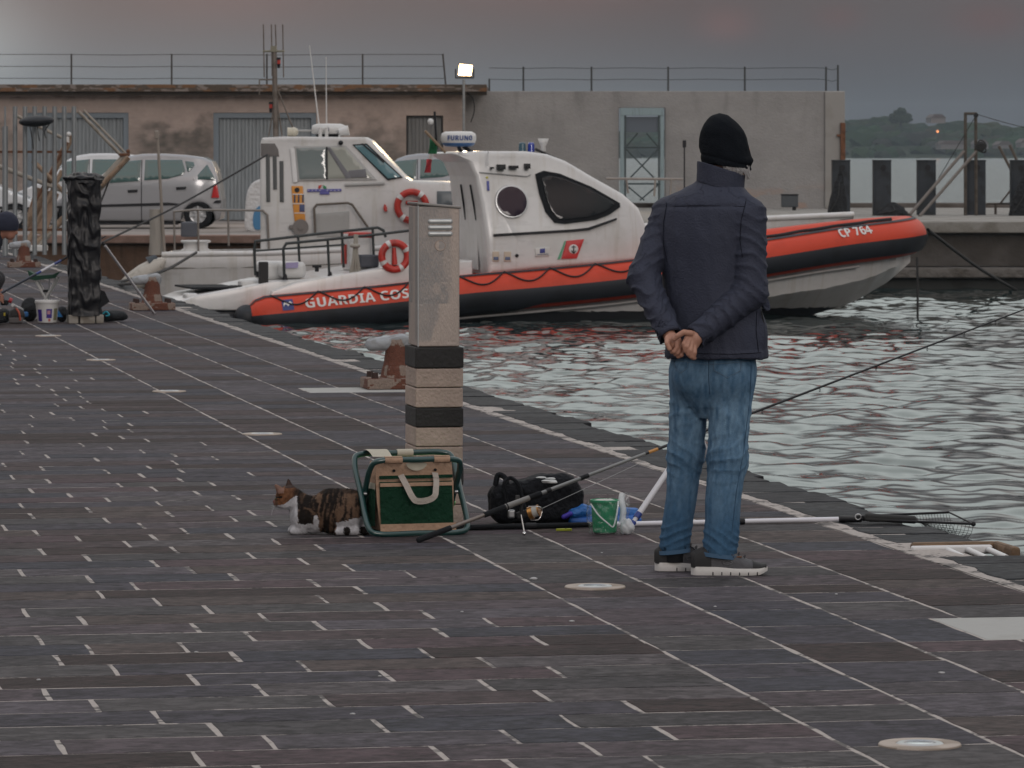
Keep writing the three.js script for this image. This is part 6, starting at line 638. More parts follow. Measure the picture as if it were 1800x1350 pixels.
// ================================================================ the standing man
{
  const z0 = 17.4, s = z0 / F, base = onG(1245, 1006.8), man = thing('person', 'man in navy jacket, blue jeans and black beanie with hands clasped behind him', 'person', base), X = (px) => (px - 1245) * s, Y = (py) => (1006.8 - py) * s, psi = 0.52, cs = Math.cos(psi), sn = Math.sin(psi);
  const J = (px, py, z) => [X(px), Y(py), z];
  // ---- jacket
  const T = [[628, 1260, 0.198, 0.165], [590, 1257, 0.2, 0.165], [540, 1252, 0.192, 0.16], [480, 1247, 0.188, 0.152], [420, 1245, 0.198, 0.15], [385, 1246, 0.202, 0.142], [362, 1247, 0.196, 0.13], [345, 1250, 0.168, 0.115], [332, 1256, 0.125, 0.098], [318, 1262, 0.086, 0.083], [300, 1266, 0.078, 0.08]].map(([py, cx, hw, hd]) => [Y(py), X(cx), 0, hw, hd]);
  const LS = J(1173, 378, -0.085), LE = J(1131, 488, 0.015), LW = J(1176, 588, 0.185), RS = J(1316, 378, 0.10), RE = J(1316, 512, 0.135), RW = J(1219, 588, 0.225);
  const arm = (x, y, z, a, e, w, ra, re, rw) => { const d1 = cap(x, y, z, a, e, ra, re), d2 = cap(x, y, z, e, w, re, rw); return smin(d1, d2, 0.025); };
  const along = (x, y, z, a, b) => { const d = [b[0] - a[0], b[1] - a[1], b[2] - a[2]]; return ((x - a[0]) * d[0] + (y - a[1]) * d[1] + (z - a[2]) * d[2]) / (d[0] ** 2 + d[1] ** 2 + d[2] ** 2); };
  const fold = (x, y, z, seed) => { const w = fbm(x * 9 + seed, y * 9, z * 9, 2), t = Math.sin((y * 1.0 + x * (seed > 5 ? 0.55 : -0.45) + 0.11 * w) * 2 * PI / 0.105 + 9 * fbm(x * 4, y * 4 + seed, z * 4, 2)); return Math.max(0, 1 - Math.abs(t) * 1.25) ** 1.3 * (0.2 + 0.9 * fbm(x * 12, y * 12 + 3, z * 12 + seed, 2)); };
  const end = (x, y, z, e, w, over) => { const d = [w[0] - e[0], w[1] - e[1], w[2] - e[2]], L = Math.hypot(...d); return ((x - w[0]) * d[0] + (y - w[1]) * d[1] + (z - w[2]) * d[2]) / L - over; };
  const jacket = (x, y, z) => {
    let t = loft(T, x, y, z, cs, sn); t = Math.max(t, Y(627) - y);
    if (Math.abs(t) < 0.03) { t += 0.021 * (fbm(x * 12 + 2, y * 2.6, z * 7, 3) - 0.5) + 0.0065 * (Math.abs(fbm(x * 22 + y * 5, y * 9, z * 12 + 4, 3) - 0.5) * 2 - 0.3); t += 0.005 * Math.exp(-(((y - Y(362) - 0.02 * x) / 0.004) ** 2)) * (z > -0.05 ? 1 : 0); t -= 0.004 * step(Y(612), Y(626), y) * -1 * 0; t -= 0.0035 * (1 - step(Y(618), Y(612), y)); }
    // side pocket bulge at his right
    t = smin(t, ell(x, y, z, J(1337, 590, 0.06), [0.024, 0.075, 0.05]), 0.012);
    let l = arm(x, y, z, LS, LE, LW, 0.064, 0.061, 0.049); l = Math.max(l, end(x, y, z, LE, LW, 0.004)); if (Math.abs(l) < 0.03) l += 0.011 * (0.4 - fold(x, y, z, 1)) + 0.008 * (fbm(x * 14, y * 14, z * 14, 3) - 0.5);
    let r = arm(x, y, z, RS, RE, RW, 0.068, 0.066, 0.049); r = Math.max(r, end(x, y, z, RE, RW, 0.006)); if (Math.abs(r) < 0.03) r += 0.011 * (0.4 - fold(x, y, z, 8)) + 0.008 * (fbm(x * 14 + 5, y * 14, z * 14, 3) - 0.5);
    const k = step(Y(440), Y(370), y) * 0.03 + 0.004; let d = smin(t, l, k); d = smin(d, r, k);
    // hollow cuffs and neck
    d = Math.max(d, -Math.max(cap(x, y, z, J(1168, 574, 0.165), J(1184, 604, 0.205), 0.037, 0.040), -0.0), -cap(x, y, z, J(1232, 583, 0.215), J(1208, 594, 0.235), 0.035, 0.04));
    return d;
  };
  const jm = M([0.036, 0.041, 0.064], 0.7, { bump: rep(TX.fine, 3), bumpScale: 0.002, spec: 0.45 });
  const jk = raw('jacket', surfNet([X(1095), Y(636), -0.30], [X(1365), Y(306), 0.35], 0.0062, jacket), jm, man);
  // stand-up collar
  const collar = (x, y, z) => { const tl = 0.30 * (x - X(1268)), yy = y + tl, a = X(1267) + 0.06 * (yy - Y(310)), dx = x - a, dz = z - 0.0; const k = Math.sqrt((dx / 0.081) ** 2 + (dz / 0.088) ** 2), r = (k - 1) * 0.081; let d = Math.abs(r) - 0.007; d = Math.max(d, Y(331) - yy, yy - Y(297)); return d + 0.005 * (fbm(x * 20, y * 14, z * 20, 3) - 0.5) - 0.004; };
  raw('collar', surfNet([X(1205), Y(350), -0.14], [X(1325), Y(276), 0.14], 0.0045, collar), jm, jk);
  // flap and zip of the side pocket, hem cord
  mesh('pocket_flap', deform(mv(extr(smoothPts([[-0.018, 0.0], [0.014, 0.0], [0.028, -0.045], [0.012, -0.05], [-0.012, -0.02]], 24), 0.012, 0.004), X(1338), Y(522), 0.07, 0.5), (v) => { v.z += 0.004 * Math.sin(v.y * 90); }), jm, jk);
  mesh('zip', tube([J(1336, 545, 0.085), J(1342, 575, 0.09), J(1344, 610, 0.08)], 0.003, 20, 6), MT.black, jk);
  // ---- jeans
  const hipL = J(1214, 655, -0.035), kneeL = J(1207, 800, -0.06), ankL = J(1187, 962, -0.075), hipR = J(1285, 655, 0.035), kneeR = J(1277, 800, 0.055), ankR = J(1263, 966, 0.075);
  const leg = (x, y, z, h, k, a, r) => { const d1 = cap(x, y, z, h, k, r[0], r[1]), d2 = cap(x, y, z, k, a, r[1], r[2]); return smin(d1, d2, 0.03); };
  const rings = (x, y, z, yc, w, seed, pitch) => Math.exp(-(((y - yc) / w) ** 2)) * Math.max(0, 1 - 1.5 * Math.abs(Math.sin((y + 0.5 * (x - 0.02 * seed) * (seed % 2 ? 1 : -1)) * PI / pitch + 8 * fbm(x * 8 + seed, y * 6, z * 8, 2))));
  const denim = (x, y, z) => {
    let p = loft([[Y(735), X(1250), 0.0, 0.06, 0.05], [Y(705), X(1251), 0.0, 0.125, 0.10], [Y(680), X(1252), 0.0, 0.155, 0.125], [Y(640), X(1254), 0, 0.165, 0.13], [Y(600), X(1255), 0, 0.160, 0.12], [Y(560), X(1255), 0, 0.155, 0.115]], x, y, z, cs, sn);
    p = smin(p, ell(x, y, z, J(1218, 662, 0.045), [0.075, 0.075, 0.07]), 0.03); p = smin(p, ell(x, y, z, J(1280, 662, 0.075), [0.085, 0.078, 0.075]), 0.03);
    let l = leg(x, y, z, hipL, kneeL, ankL, [0.078, 0.066, 0.058]), r = leg(x, y, z, hipR, kneeR, ankR, [0.09, 0.074, 0.068]);
    if (Math.abs(l) < 0.03) l += 0.0075 * (0.3 - 0.8 * rings(x, y, z, Y(805), 0.09, 1, 0.05) - 1.0 * rings(x, y, z, Y(942), 0.05, 4, 0.034) - 0.6 * rings(x, y, z, Y(720), 0.07, 6, 0.07)) + 0.014 * (fbm(x * 12, y * 7, z * 12, 3) - 0.5);
    if (Math.abs(r) < 0.03) { r += 0.0075 * (0.3 - 0.8 * rings(x, y, z, Y(800), 0.09, 2, 0.052) - 1.0 * rings(x, y, z, Y(947), 0.05, 5, 0.032) - 0.6 * rings(x, y, z, Y(725), 0.07, 3, 0.07)) + 0.015 * (fbm(x * 12 + 4, y * 7, z * 12, 3) - 0.5); r = smin(r, ell(x, y, z, J(1303, 815, 0.03), [0.02, 0.035, 0.03]), 0.03); }
    l = Math.max(l, Y(975) - y + 0.1 * (x - ankL[0])); r = Math.max(r, Y(976) - y - 0.12 * (x - ankR[0])); l = Math.max(l, -cap(x, y, z, [ankL[0], Y(1000), ankL[2]], ankL, 0.05, 0.048)); r = Math.max(r, -cap(x, y, z, [ankR[0], Y(1000), ankR[2]], ankR, 0.058, 0.055));
    // seams: outer side of his right leg, seat seam, patch pocket edge
    let d = smin(p, Math.min(l, r), y > Y(715) ? 0.03 : 0.002);
    if (z > 0 && y > Y(715)) { const px = (x / s) + 1245, py = 1006.8 - y / s; d += 0.0035 * Math.exp(-(((px - (1243 + (py - 640) * 0.02)) / 2.2) ** 2)); const inP = (ax, w0, w1, yb) => { const cxp = ax; const lim = py < yb - 10 ? Math.abs(px - cxp) - w0 : Math.abs(px - cxp) - w0 * (yb - py) / 10; return Math.max(lim, py - yb); }; const q = Math.min(inP(1275, 24, 0, 659), inP(1195, 13, 0, 652)); d -= 0.003 * (1 - step(-1.2, 1.2, q)); }
    if (z > -0.02 && y < Y(690)) { const px = (x / s) + 1245, py = 1006.8 - y / s, sx = lerp(1317, 1283, step(640, 960, py)); d -= 0.0022 * Math.exp(-(((px - sx) / 2) ** 2)); }
    return d;
  };
  const dye = (x, y, z) => { const px = (x / s) + 1245, py = 1006.8 - y / s, n = 0.5 + 0.55 * (fbm(x * 70, y * 16, z * 70, 4) - 0.5), f = fbm(x * 150, y * 90, z * 150, 2); const thigh = Math.exp(-(((py - 735) / 70) ** 2)) * 0.9 + Math.exp(-(((py - 850) / 60) ** 2)) * 0.5 + Math.exp(-(((py - 640) / 30) ** 2)) * 0.5; const wear = clamp(thigh * 0.95 * step(0.25, 0.65, n) + 0.25 * n); const c0 = [0.030, 0.092, 0.180], c1 = [0.175, 0.295, 0.42]; const k = 0.85 + 0.4 * (f - 0.5); return [0, 1, 2].map((i) => lerp(c0[i], c1[i], wear) * k); };
  const dm = M([1, 1, 1], 0.85, { spec: 0.4, vertexColors: true, bump: rep(TX.fine, 6), bumpScale: 0.001 });
  const jeans = raw('jeans', surfNet([X(1140), Y(985), -0.19], [X(1340), Y(600), 0.22], 0.0062, denim, dye), dm, man);
  const cuff = (a, r, tl) => mesh('cuff', deform(new THREE.CylinderGeometry(1, 1, 0.016, 40, 1, true), (v) => { const k = r + 0.003 * Math.sin(3 * Math.atan2(v.z, v.x)); v.x *= k; v.z *= k; v.y += tl * v.x; v.x += a[0]; v.y += a[1]; v.z += a[2]; }), M([0.05, 0.11, 0.19], 0.85), jeans); cuff([ankL[0], Y(971.5), ankL[2]], 0.0605, 0.1); cuff([ankR[0], Y(972.5), ankR[2]], 0.0705, -0.12);
  // stitching and pocket edges, laid on the cloth
  const onCloth = (fn, px, py, z1 = 0.34) => { const x = X(px), y = Y(py); let z = z1; for (let i = 0; i < 160; i++) { const d = fn(x, y, z); if (d < 0.001) break; z -= Math.max(0.0012, d * 0.6); if (z < -0.2) break; } return [x, y, z + 0.0006]; };
  const stitch = M([0.11, 0.17, 0.24], 0.9), seam = (pts, r, m, nm, fn, parent) => { const P = []; for (let i = 0; i + 1 < pts.length; i++) for (let k = 0; k < 6; k++) P.push(onCloth(fn, lerp(pts[i][0], pts[i + 1][0], k / 6), lerp(pts[i][1], pts[i + 1][1], k / 6))); P.push(onCloth(fn, ...pts[pts.length - 1])); mesh(nm, tube(P, r, P.length * 2, 5), m, parent); };
  seam([[1251, 632], [1252, 648], [1276, 660], [1298, 648], [1300, 632]], 0.0011, stitch, 'pocket_stitching', denim, jeans); seam([[1184, 634], [1186, 646], [1195, 653], [1206, 645], [1207, 634]], 0.0011, stitch, 'pocket_stitching', denim, jeans); seam([[1243, 632], [1243, 660], [1245, 690]], 0.0014, M([0.02, 0.05, 0.1], 0.9), 'seat_seam', denim, jeans); seam([[1318, 640], [1316, 700], [1306, 780], [1292, 860], [1284, 930]], 0.0013, M([0.03, 0.075, 0.14], 0.9), 'side_seam', denim, jeans); seam([[1183, 632], [1240, 638], [1322, 632]], 0.0011, stitch, 'yoke_seam', denim, jeans);
  const dark = M([0.008, 0.009, 0.016], 0.9, { spec: 0.3 }); seam([[1168, 364], [1210, 361], [1260, 361], [1305, 362]], 0.0013, dark, 'yoke_seam', jacket, jk); seam([[1172, 356], [1166, 390], [1166, 430], [1172, 460]], 0.0013, dark, 'armhole_seam', jacket, jk); seam([[1308, 352], [1299, 385], [1297, 420], [1301, 450]], 0.0013, dark, 'armhole_seam', jacket, jk); seam([[1172, 616], [1220, 618], [1280, 619], [1335, 617]], 0.0012, dark, 'hem_seam', jacket, jk); seam([[1328, 545], [1326, 580], [1330, 615]], 0.0013, dark, 'side_seam', jacket, jk);
  mesh('belt_loop', [box(0.02, 0.004, 0.012, X(1297), Y(974), 0.115)], MT.rust, jeans);
  // ---- shoes
  const shoe = (hx, hz, turn) => { const g = new THREE.Group(); g.name = 'shoe'; g.position.set(hx, 0, hz); g.rotation.y = turn; man.add(g); const Ln = 0.292, wid = (t) => 0.047 * (0.72 + 0.28 * Math.sin(clamp(t * 1.15) * PI * 0.9) + 0.22 * step(0.45, 0.75, t)) * Math.sqrt(clamp(t / 0.05)) * Math.sqrt(clamp((1 - t) / 0.10)), rise = (t) => 0.004 + 0.012 * step(0.86, 1, t);
    const solTop = (t) => 0.034 - 0.006 * step(0.3, 0.6, t) + 0.004 * step(0.85, 1, t); const plan = []; for (let i = 0; i <= 40; i++) plan.push([Ln * i / 40, wid(i / 40)]);
    const sole = grid(80, 6, (u, v) => { const k = u < 0.5 ? u * 2 : 2 - u * 2, sg = u < 0.5 ? 1 : -1, t = k, w = wid(t) * (1 + 0.06 * Math.sin(v * PI)); return [Ln * t, lerp(rise(t) * (0.4 + 0.6 * step(0.7, 1, t)), solTop(t), v), sg * w]; }); const bottom = grid(40, 2, (u, v) => [Ln * u, rise(u) * (0.4 + 0.6 * step(0.7, 1, u)), (v - 0.5) * 2 * wid(u)]), topS = grid(40, 2, (u, v) => [Ln * u, solTop(u) - 0.002, (v - 0.5) * 2 * wid(u)]); mesh('sole', [sole, bottom, topS], M([0.62, 0.61, 0.59], 0.7, { map: rep(TX.faint, 5) }), g); const gr = []; for (let i = 0; i < 6; i++) { const t = 0.28 + i * 0.115; gr.push(box(0.004, 0.012, 0.004, Ln * t, rise(t) + 0.005, wid(t) + 0.001), box(0.004, 0.012, 0.004, Ln * t, rise(t) + 0.005, -wid(t) - 0.001)); } const gm = mesh('sole_grooves', gr, MT.black, g); gm.userData.kind = 'stuff';
    const hgt = (t) => t < 0.32 ? 0.060 + 0.036 * Math.sqrt(clamp(t / 0.14)) : lerp(0.098, 0.034, step(0.30, 0.98, t)) ; const up = (a0, a1, off) => grid(40, 20, (u, v) => { const t = lerp(a0, a1, u), a = PI * v, w = wid(t) * 0.93 + off, h = Math.max(0.008, hgt(t) - solTop(t) + 0.012) + off; const c = Math.cos(a), q = Math.sin(a); return [Ln * t - (t < 0.06 ? off : 0), solTop(t) - 0.004 + h * Math.pow(Math.max(0, q), 0.7), w * Math.sign(c) * Math.pow(Math.abs(c), 0.8)]; });
    mesh('upper', [up(0.012, 0.975, 0)], M([0.095, 0.096, 0.104], 0.85, { map: rep(TX.blotch, 12), bump: rep(TX.cloth, 14), bumpScale: 0.003 }), g); mesh('heel_counter', up(0.008, 0.26, 0.0025), M([0.012, 0.012, 0.013], 0.7), g); mesh('toe_cap', deform(up(0.80, 0.98, 0.0022), (v) => { v.y = Math.min(v.y, solTop(0.9) + 0.03); }), M([0.012, 0.012, 0.013], 0.7), g);
    const lc = []; for (let i = 0; i < 4; i++) { const t = 0.46 + i * 0.075, h = hgt(t) + 0.014; lc.push(tube([[Ln * t, h - 0.012, 0.022], [Ln * (t + 0.02), h, 0.0], [Ln * (t + 0.005), h - 0.012, -0.022]], 0.0035, 12, 6)); } lc.push(tube([[Ln * 0.44, 0.1, 0.01], [Ln * 0.5, 0.088, 0.035], [Ln * 0.55, 0.07, 0.042]], 0.003, 12, 6)); mesh('laces', lc, M([0.03, 0.028, 0.032], 0.8), g); mesh('side_mark', mv(new THREE.TorusGeometry(0.014, 0.0016, 6, 24).scale(1.25, 0.55, 1), Ln * 0.47, 0.05, wid(0.47) * 0.93 + 0.001), M([0.12, 0.125, 0.13], 0.6), g); mesh('tongue', box(0.045, 0.05, 0.05, Ln * 0.33, 0.1, 0, 0.015, 0, 0, 0.5), M([0.05, 0.05, 0.055], 0.85), g); };
  mesh('sock', [rod([ankL[0], 0.035, ankL[2]], [ankL[0], 0.13, ankL[2]], 0.042, 0.042, 18)], MT.rubber, man); mesh('sock', [rod([ankR[0], 0.035, ankR[2]], [ankR[0], 0.13, ankR[2]], 0.046, 0.046, 18)], MT.rubber, man); shoe(X(1213), 0.085, 0.0); shoe(X(1152), -0.085, 0.05);
  // ---- head, hands and the body under the clothes: one mesh
  const hc = J(1277, 268, -0.015), fw = [Math.sin(0.95), 0, -Math.cos(0.95)], rt = [Math.cos(0.95), 0, Math.sin(0.95)];
  const hp = (f, u, r) => [hc[0] + fw[0] * f + rt[0] * r, hc[1] + u, hc[2] + fw[2] * f + rt[2] * r];
  const headF = (x, y, z) => { const dx = x - hc[0], dy = y - hc[1], dz = z - hc[2], f = dx * fw[0] + dz * fw[2], r = dx * rt[0] + dz * rt[2]; let d = ell(f, dy, r, [-0.006, 0.015, 0], [0.080, 0.088, 0.070]); d = smin(d, ell(f, dy, r, [0.03, -0.055, 0], [0.058, 0.062, 0.053]), 0.03); d = smin(d, ell(f, dy, r, [0.062, -0.085, 0], [0.024, 0.022, 0.026]), 0.02); d = smin(d, cap(f, dy, r, [0.088, 0.01, 0], [0.108, -0.03, 0], 0.009, 0.014), 0.015); d = smin(d, cap(f, dy, r, [0.088, -0.056, -0.02], [0.088, -0.056, 0.02], 0.007, 0.007), 0.01); for (const q of [1, -1]) { d = smin(d, ell(f, dy, r, [-0.008, -0.02, q * 0.078], [0.018, 0.032, 0.009]), 0.008); d = Math.max(d, -ell(f, dy, r, [0.092, 0.01, q * 0.03], [0.012, 0.009, 0.015])); d = smin(d, ell(f, dy, r, [0.078, 0.01, q * 0.03], [0.012, 0.012, 0.012]), 0.004); } d = smin(d, cap(x, y, z, hp(-0.02, -0.06, 0), J(1264, 318, 0.0), 0.056, 0.062), 0.03); return d; };
  const skin = (x, y, z) => { const n = fbm(x * 60, y * 60, z * 60, 3); return [0.40 * (0.86 + 0.28 * n), 0.205 * (0.8 + 0.4 * n), 0.145 * (0.78 + 0.4 * n)]; };
  const chain = (x, y, z, pts, r0, r1) => { let d = 1; for (let i = 0; i + 1 < pts.length; i++) d = Math.min(d, cap(x, y, z, pts[i], pts[i + 1], lerp(r0, r1, i / (pts.length - 1)), lerp(r0, r1, (i + 1) / (pts.length - 1)))); return d; };
  const lF = [[J(1187, 598, 0.235), J(1192, 606, 0.245), J(1188, 615, 0.25), J(1183, 618, 0.242)], [J(1190, 601, 0.23), J(1197, 611, 0.24), J(1194, 619, 0.245), J(1188, 622, 0.238)], [J(1186, 596, 0.24), J(1186, 606, 0.252), J(1181, 613, 0.252), J(1177, 614, 0.243)]], lT = [J(1170, 590, 0.225), J(1169, 599, 0.25), J(1173, 608, 0.255)];
  const rF = [[J(1203, 588, 0.262), J(1197, 599, 0.278), J(1200, 611, 0.275), J(1206, 617, 0.265)], [J(1207, 592, 0.262), J(1203, 604, 0.28), J(1205, 617, 0.275), J(1210, 622, 0.262)], [J(1211, 597, 0.26), J(1209, 610, 0.276), J(1210, 621, 0.27), J(1214, 624, 0.258)], [J(1216, 602, 0.256), J(1216, 614, 0.268), J(1214, 623, 0.262), J(1216, 624, 0.252)]], rT = [J(1210, 581, 0.262), J(1197, 579, 0.275), J(1187, 585, 0.274), J(1181, 591, 0.268)];
  const handL = (x, y, z) => { let d = cap(x, y, z, J(1168, 576, 0.165), J(1176, 590, 0.205), 0.026, 0.024); d = smin(d, ell(x, y, z, J(1182, 597, 0.225), [0.028, 0.03, 0.018]), 0.015); for (const f of lF) d = smin(d, chain(x, y, z, f, 0.0095, 0.0078), 0.004); return smin(d, chain(x, y, z, lT, 0.0115, 0.0092), 0.006); };
  const handR = (x, y, z) => { let d = cap(x, y, z, J(1236, 581, 0.205), J(1220, 588, 0.24), 0.027, 0.025); d = smin(d, ell(x, y, z, J(1213, 596, 0.25), [0.027, 0.033, 0.018]), 0.015); for (const f of rF) d = smin(d, chain(x, y, z, f, 0.0098, 0.008), 0.0035); return smin(d, chain(x, y, z, rT, 0.0118, 0.0095), 0.005); };
  const under = (x, y, z) => { let d = cap(x, y, z, J(1252, 640, 0), J(1250, 380, 0), 0.10, 0.09); for (const [a, b, ra, rb] of [[LS, LE, 0.04, 0.036], [LE, LW, 0.036, 0.024], [RS, RE, 0.04, 0.036], [RE, RW, 0.036, 0.024], [hipL, kneeL, 0.05, 0.042], [kneeL, [ankL[0], Y(985), ankL[2]], 0.042, 0.03], [hipR, kneeR, 0.055, 0.045], [kneeR, [ankR[0], Y(985), ankR[2]], 0.045, 0.03], [J(1173, 380, -0.085), J(1316, 380, 0.1), 0.04, 0.04], [hipL, hipR, 0.06, 0.06], [J(1252, 380, 0), J(1264, 300, 0), 0.05, 0.05]]) d = smin(d, cap(x, y, z, a, b, ra, rb), 0.02); return d; };
  const parts = [surfNet([X(1110), 0.03, -0.2], [X(1350), Y(296), 0.28], 0.014, under, skin), surfNet([X(1215), Y(340), -0.16], [X(1345), Y(200), 0.14], 0.004, headF, skin), surfNet([X(1155), Y(630), 0.14], [X(1206), Y(565), 0.29], 0.0026, handL, skin), surfNet([X(1174), Y(634), 0.17], [X(1246), Y(566), 0.31], 0.0026, handR, skin)];
  const body = mergeGeometries(parts.map((g) => g.toNonIndexed())); raw('body', body, M([1, 1, 1], 0.55, { vertexColors: true, bump: rep(TX.fine, 8), bumpScale: 0.0008 }), man);
  // ---- beanie, hair
  const hat = (x, y, z) => { const L = [[292, 1277, 0.094, 0.096], [283, 1276, 0.0955, 0.098], [262, 1275, 0.0955, 0.1], [245, 1274, 0.089, 0.096], [230, 1273, 0.078, 0.086], [217, 1273, 0.06, 0.068], [207, 1272, 0.038, 0.045], [201, 1272, 0.015, 0.02]].map(([py, cx, a, b]) => [Y(py), X(cx), -0.012, a, b]); const tilt = 0.16 * (x - X(1277)); let d = loft(L, x, y + tilt, z, 1, 0); if (Math.abs(d) < 0.03) d += 0.020 * (fbm(x * 13 + 4, y * 11, z * 13, 3) - 0.5) + 0.004 * (Math.abs(fbm(x * 16 + y * 20, y * 18, z * 16, 2) - 0.5) * 2 - 0.3) + 0.0045 * Math.exp(-(((y + tilt * 1.6 - Y(282)) / 0.004) ** 2)); const bx = ell(x, y, z, J(1292, 282, -0.02), [0.072, 0.024, 0.085]); d = smin(d, bx, 0.01); return d; };
  const knit = tex(256, 256, (u, v) => g1(0.5 + 0.5 * Math.sin(u * 2 * PI * 40) * (0.7 + 0.3 * Math.sin(v * 2 * PI * 40))), false); raw('beanie', surfNet([X(1220), Y(312), -0.14], [X(1335), Y(192), 0.13], 0.0042, hat), M([0.006, 0.0078, 0.011], 0.95, { spec: 0.25, bump: rep(TX.fine, 5), bumpScale: 0.002 }), man);
  { const R = rng(21), gs = []; for (let i = 0; i < 150; i++) { const a = lerp(-0.2, 1.25, R()), rr = 0.083 + 0.008 * R(), p = [X(1277) + rr * Math.sin(a), Y(290 + 5 * R()), -0.012 + rr * Math.cos(a)], L = 0.014 + 0.022 * R() * (0.4 + a); gs.push(tube([p, [p[0] + 0.006 * (R() - 0.3), p[1] - L * 0.6, p[2] + 0.004], [p[0] + 0.012 * (R() - 0.2), p[1] - L, p[2] + 0.006 * R()]], 0.0014, 5, 4)); } const h = mesh('hair', gs, M([0.34, 0.33, 0.33], 0.7), man); h.userData.kind = 'stuff'; }
}
// ================================================================ crouching angler at the left edge
{
  const z0 = 42.0, s = z0 / F, base = onG(-30, 571), t = thing('person', 'angler in navy jacket and beanie crouching, cut by the left edge', 'person', [at(-30, HY, z0).x, 0, -z0]), X = (px) => (px + 30) * s, Y = (py) => EYE + (HY - py) * s, J = (px, py, z = 0) => [X(px), Y(py), z];
  const navy = M([0.016, 0.019, 0.032], 0.8, { bump: rep(TX.cloth, 3), bumpScale: 0.01 });
  raw('jacket', surfNet([-0.35, 0.2, -0.3], [0.34, 1.0, 0.3], 0.012, (x, y, z) => { let d = cap(x, y, z, J(-50, 505), J(-20, 425), 0.17, 0.13); d = smin(d, cap(x, y, z, J(-14, 430, 0.15), J(-8, 500, 0.2), 0.062, 0.052), 0.03); d = smin(d, cap(x, y, z, J(-8, 500, 0.2), J(-3, 522, 0.12), 0.05, 0.038), 0.02); d = smin(d, cap(x, y, z, J(-18, 430, -0.15), J(-20, 500, -0.18), 0.062, 0.05), 0.03); d = smin(d, cap(x, y, z, J(-10, 415), J(-3, 402), 0.075, 0.065), 0.02); return d + 0.02 * (fbm(x * 9, y * 9, z * 9, 3) - 0.5); }), navy, t);
  raw('trousers', surfNet([-0.35, -0.01, -0.26], [0.34, 0.5, 0.28], 0.014, (x, y, z) => { let d = 1; for (const q of [0.1, -0.1]) { d = Math.min(d, smin(cap(x, y, z, [-0.14, 0.32, q * 0.8], [0.12, 0.42, q * 1.3], 0.095, 0.07), cap(x, y, z, [0.12, 0.42, q * 1.3], [0.0, 0.07, q], 0.065, 0.05), 0.03)); } return Math.max(d + 0.014 * (fbm(x * 9 + 3, y * 9, z * 9, 3) - 0.5), 0.06 - y); }), M([0.03, 0.03, 0.034], 0.85), t);
  const hd = J(10, 398, 0.0), skin = () => [0.36, 0.17, 0.12]; const parts = [surfNet([hd[0] - 0.14, hd[1] - 0.18, -0.13], [hd[0] + 0.16, hd[1] + 0.14, 0.13], 0.007, (x, y, z) => { let d = ell(x, y, z, [hd[0], hd[1] + 0.01, 0], [0.09, 0.1, 0.075]); d = smin(d, ell(x, y, z, [hd[0] + 0.04, hd[1] - 0.07, 0], [0.05, 0.055, 0.05]), 0.02); d = smin(d, cap(x, y, z, [hd[0] + 0.085, hd[1] - 0.02, 0], [hd[0] + 0.1, hd[1] - 0.06, 0], 0.01, 0.014), 0.012); for (const q of [1, -1]) { d = smin(d, ell(x, y, z, [hd[0] - 0.01, hd[1] - 0.02, q * 0.078], [0.018, 0.03, 0.01]), 0.008); d = smin(d, ell(x, y, z, [hd[0] + 0.075, hd[1] - 0.01, q * 0.03], [0.01, 0.01, 0.012]), 0.004); } return smin(d, cap(x, y, z, [hd[0] - 0.03, hd[1] - 0.06, 0], J(-12, 420), 0.05, 0.055), 0.02); }, skin), surfNet([X(-12), Y(545), 0.02], [X(14), Y(505), 0.22], 0.0045, (x, y, z) => { let d = ell(x, y, z, J(0, 523, 0.11), [0.03, 0.035, 0.025]); for (let i = 0; i < 4; i++) d = smin(d, cap(x, y, z, J(3, 515 + i * 4, 0.12), J(7, 520 + i * 4, 0.08), 0.0095, 0.009), 0.003); return smin(d, cap(x, y, z, J(-2, 514, 0.12), J(5, 509, 0.09), 0.011, 0.009), 0.004); }, skin), surfNet([-0.3, 0.03, -0.25], [0.3, 0.85, 0.25], 0.02, (x, y, z) => { let d = cap(x, y, z, J(-48, 505), J(-12, 418), 0.1, 0.06); for (const [a, b] of [[J(-14, 430, 0.13), J(-8, 500, 0.19)], [J(-8, 500, 0.19), J(-1, 522, 0.12)], [[-0.14, 0.32, 0.08], [0.12, 0.42, 0.13]], [[0.12, 0.42, 0.13], [0.0, 0.07, 0.1]], [[-0.14, 0.32, -0.08], [0.12, 0.42, -0.13]], [[0.12, 0.42, -0.13], [0.0, 0.07, -0.1]]]) d = smin(d, cap(x, y, z, a, b, 0.035, 0.03), 0.02); return d; }, skin)];
  raw('body', mergeGeometries(parts.map((g) => g.toNonIndexed())), M([1, 1, 1], 0.6, { vertexColors: true }), t);
  raw('beanie', surfNet([hd[0] - 0.15, hd[1] - 0.04, -0.14], [hd[0] + 0.16, hd[1] + 0.18, 0.14], 0.007, (x, y, z) => Math.max(ell(x, y, z, [hd[0] + 0.005, hd[1] + 0.015, 0], [0.118, 0.125, 0.105]) + 0.006 * (fbm(x * 30, y * 30, z * 30, 2) - 0.5), hd[1] - 0.045 + 0.25 * (x - hd[0]) * -1 - y)), M([0.014, 0.017, 0.034], 0.9, { phys: { sheen: 0.3, sheenColor: col([0.2, 0.2, 0.3]) } }), t);
  for (const q of [0.1, -0.1]) mesh('shoe', deform(new THREE.SphereGeometry(1, 24, 16), (v) => { v.x = v.x * 0.14 + 0.06; v.z = v.z * 0.048 + q; v.y = Math.max(0.003, v.y * 0.055 * (1 - 0.3 * v.x) + 0.045); }), MT.rubber, t);
}
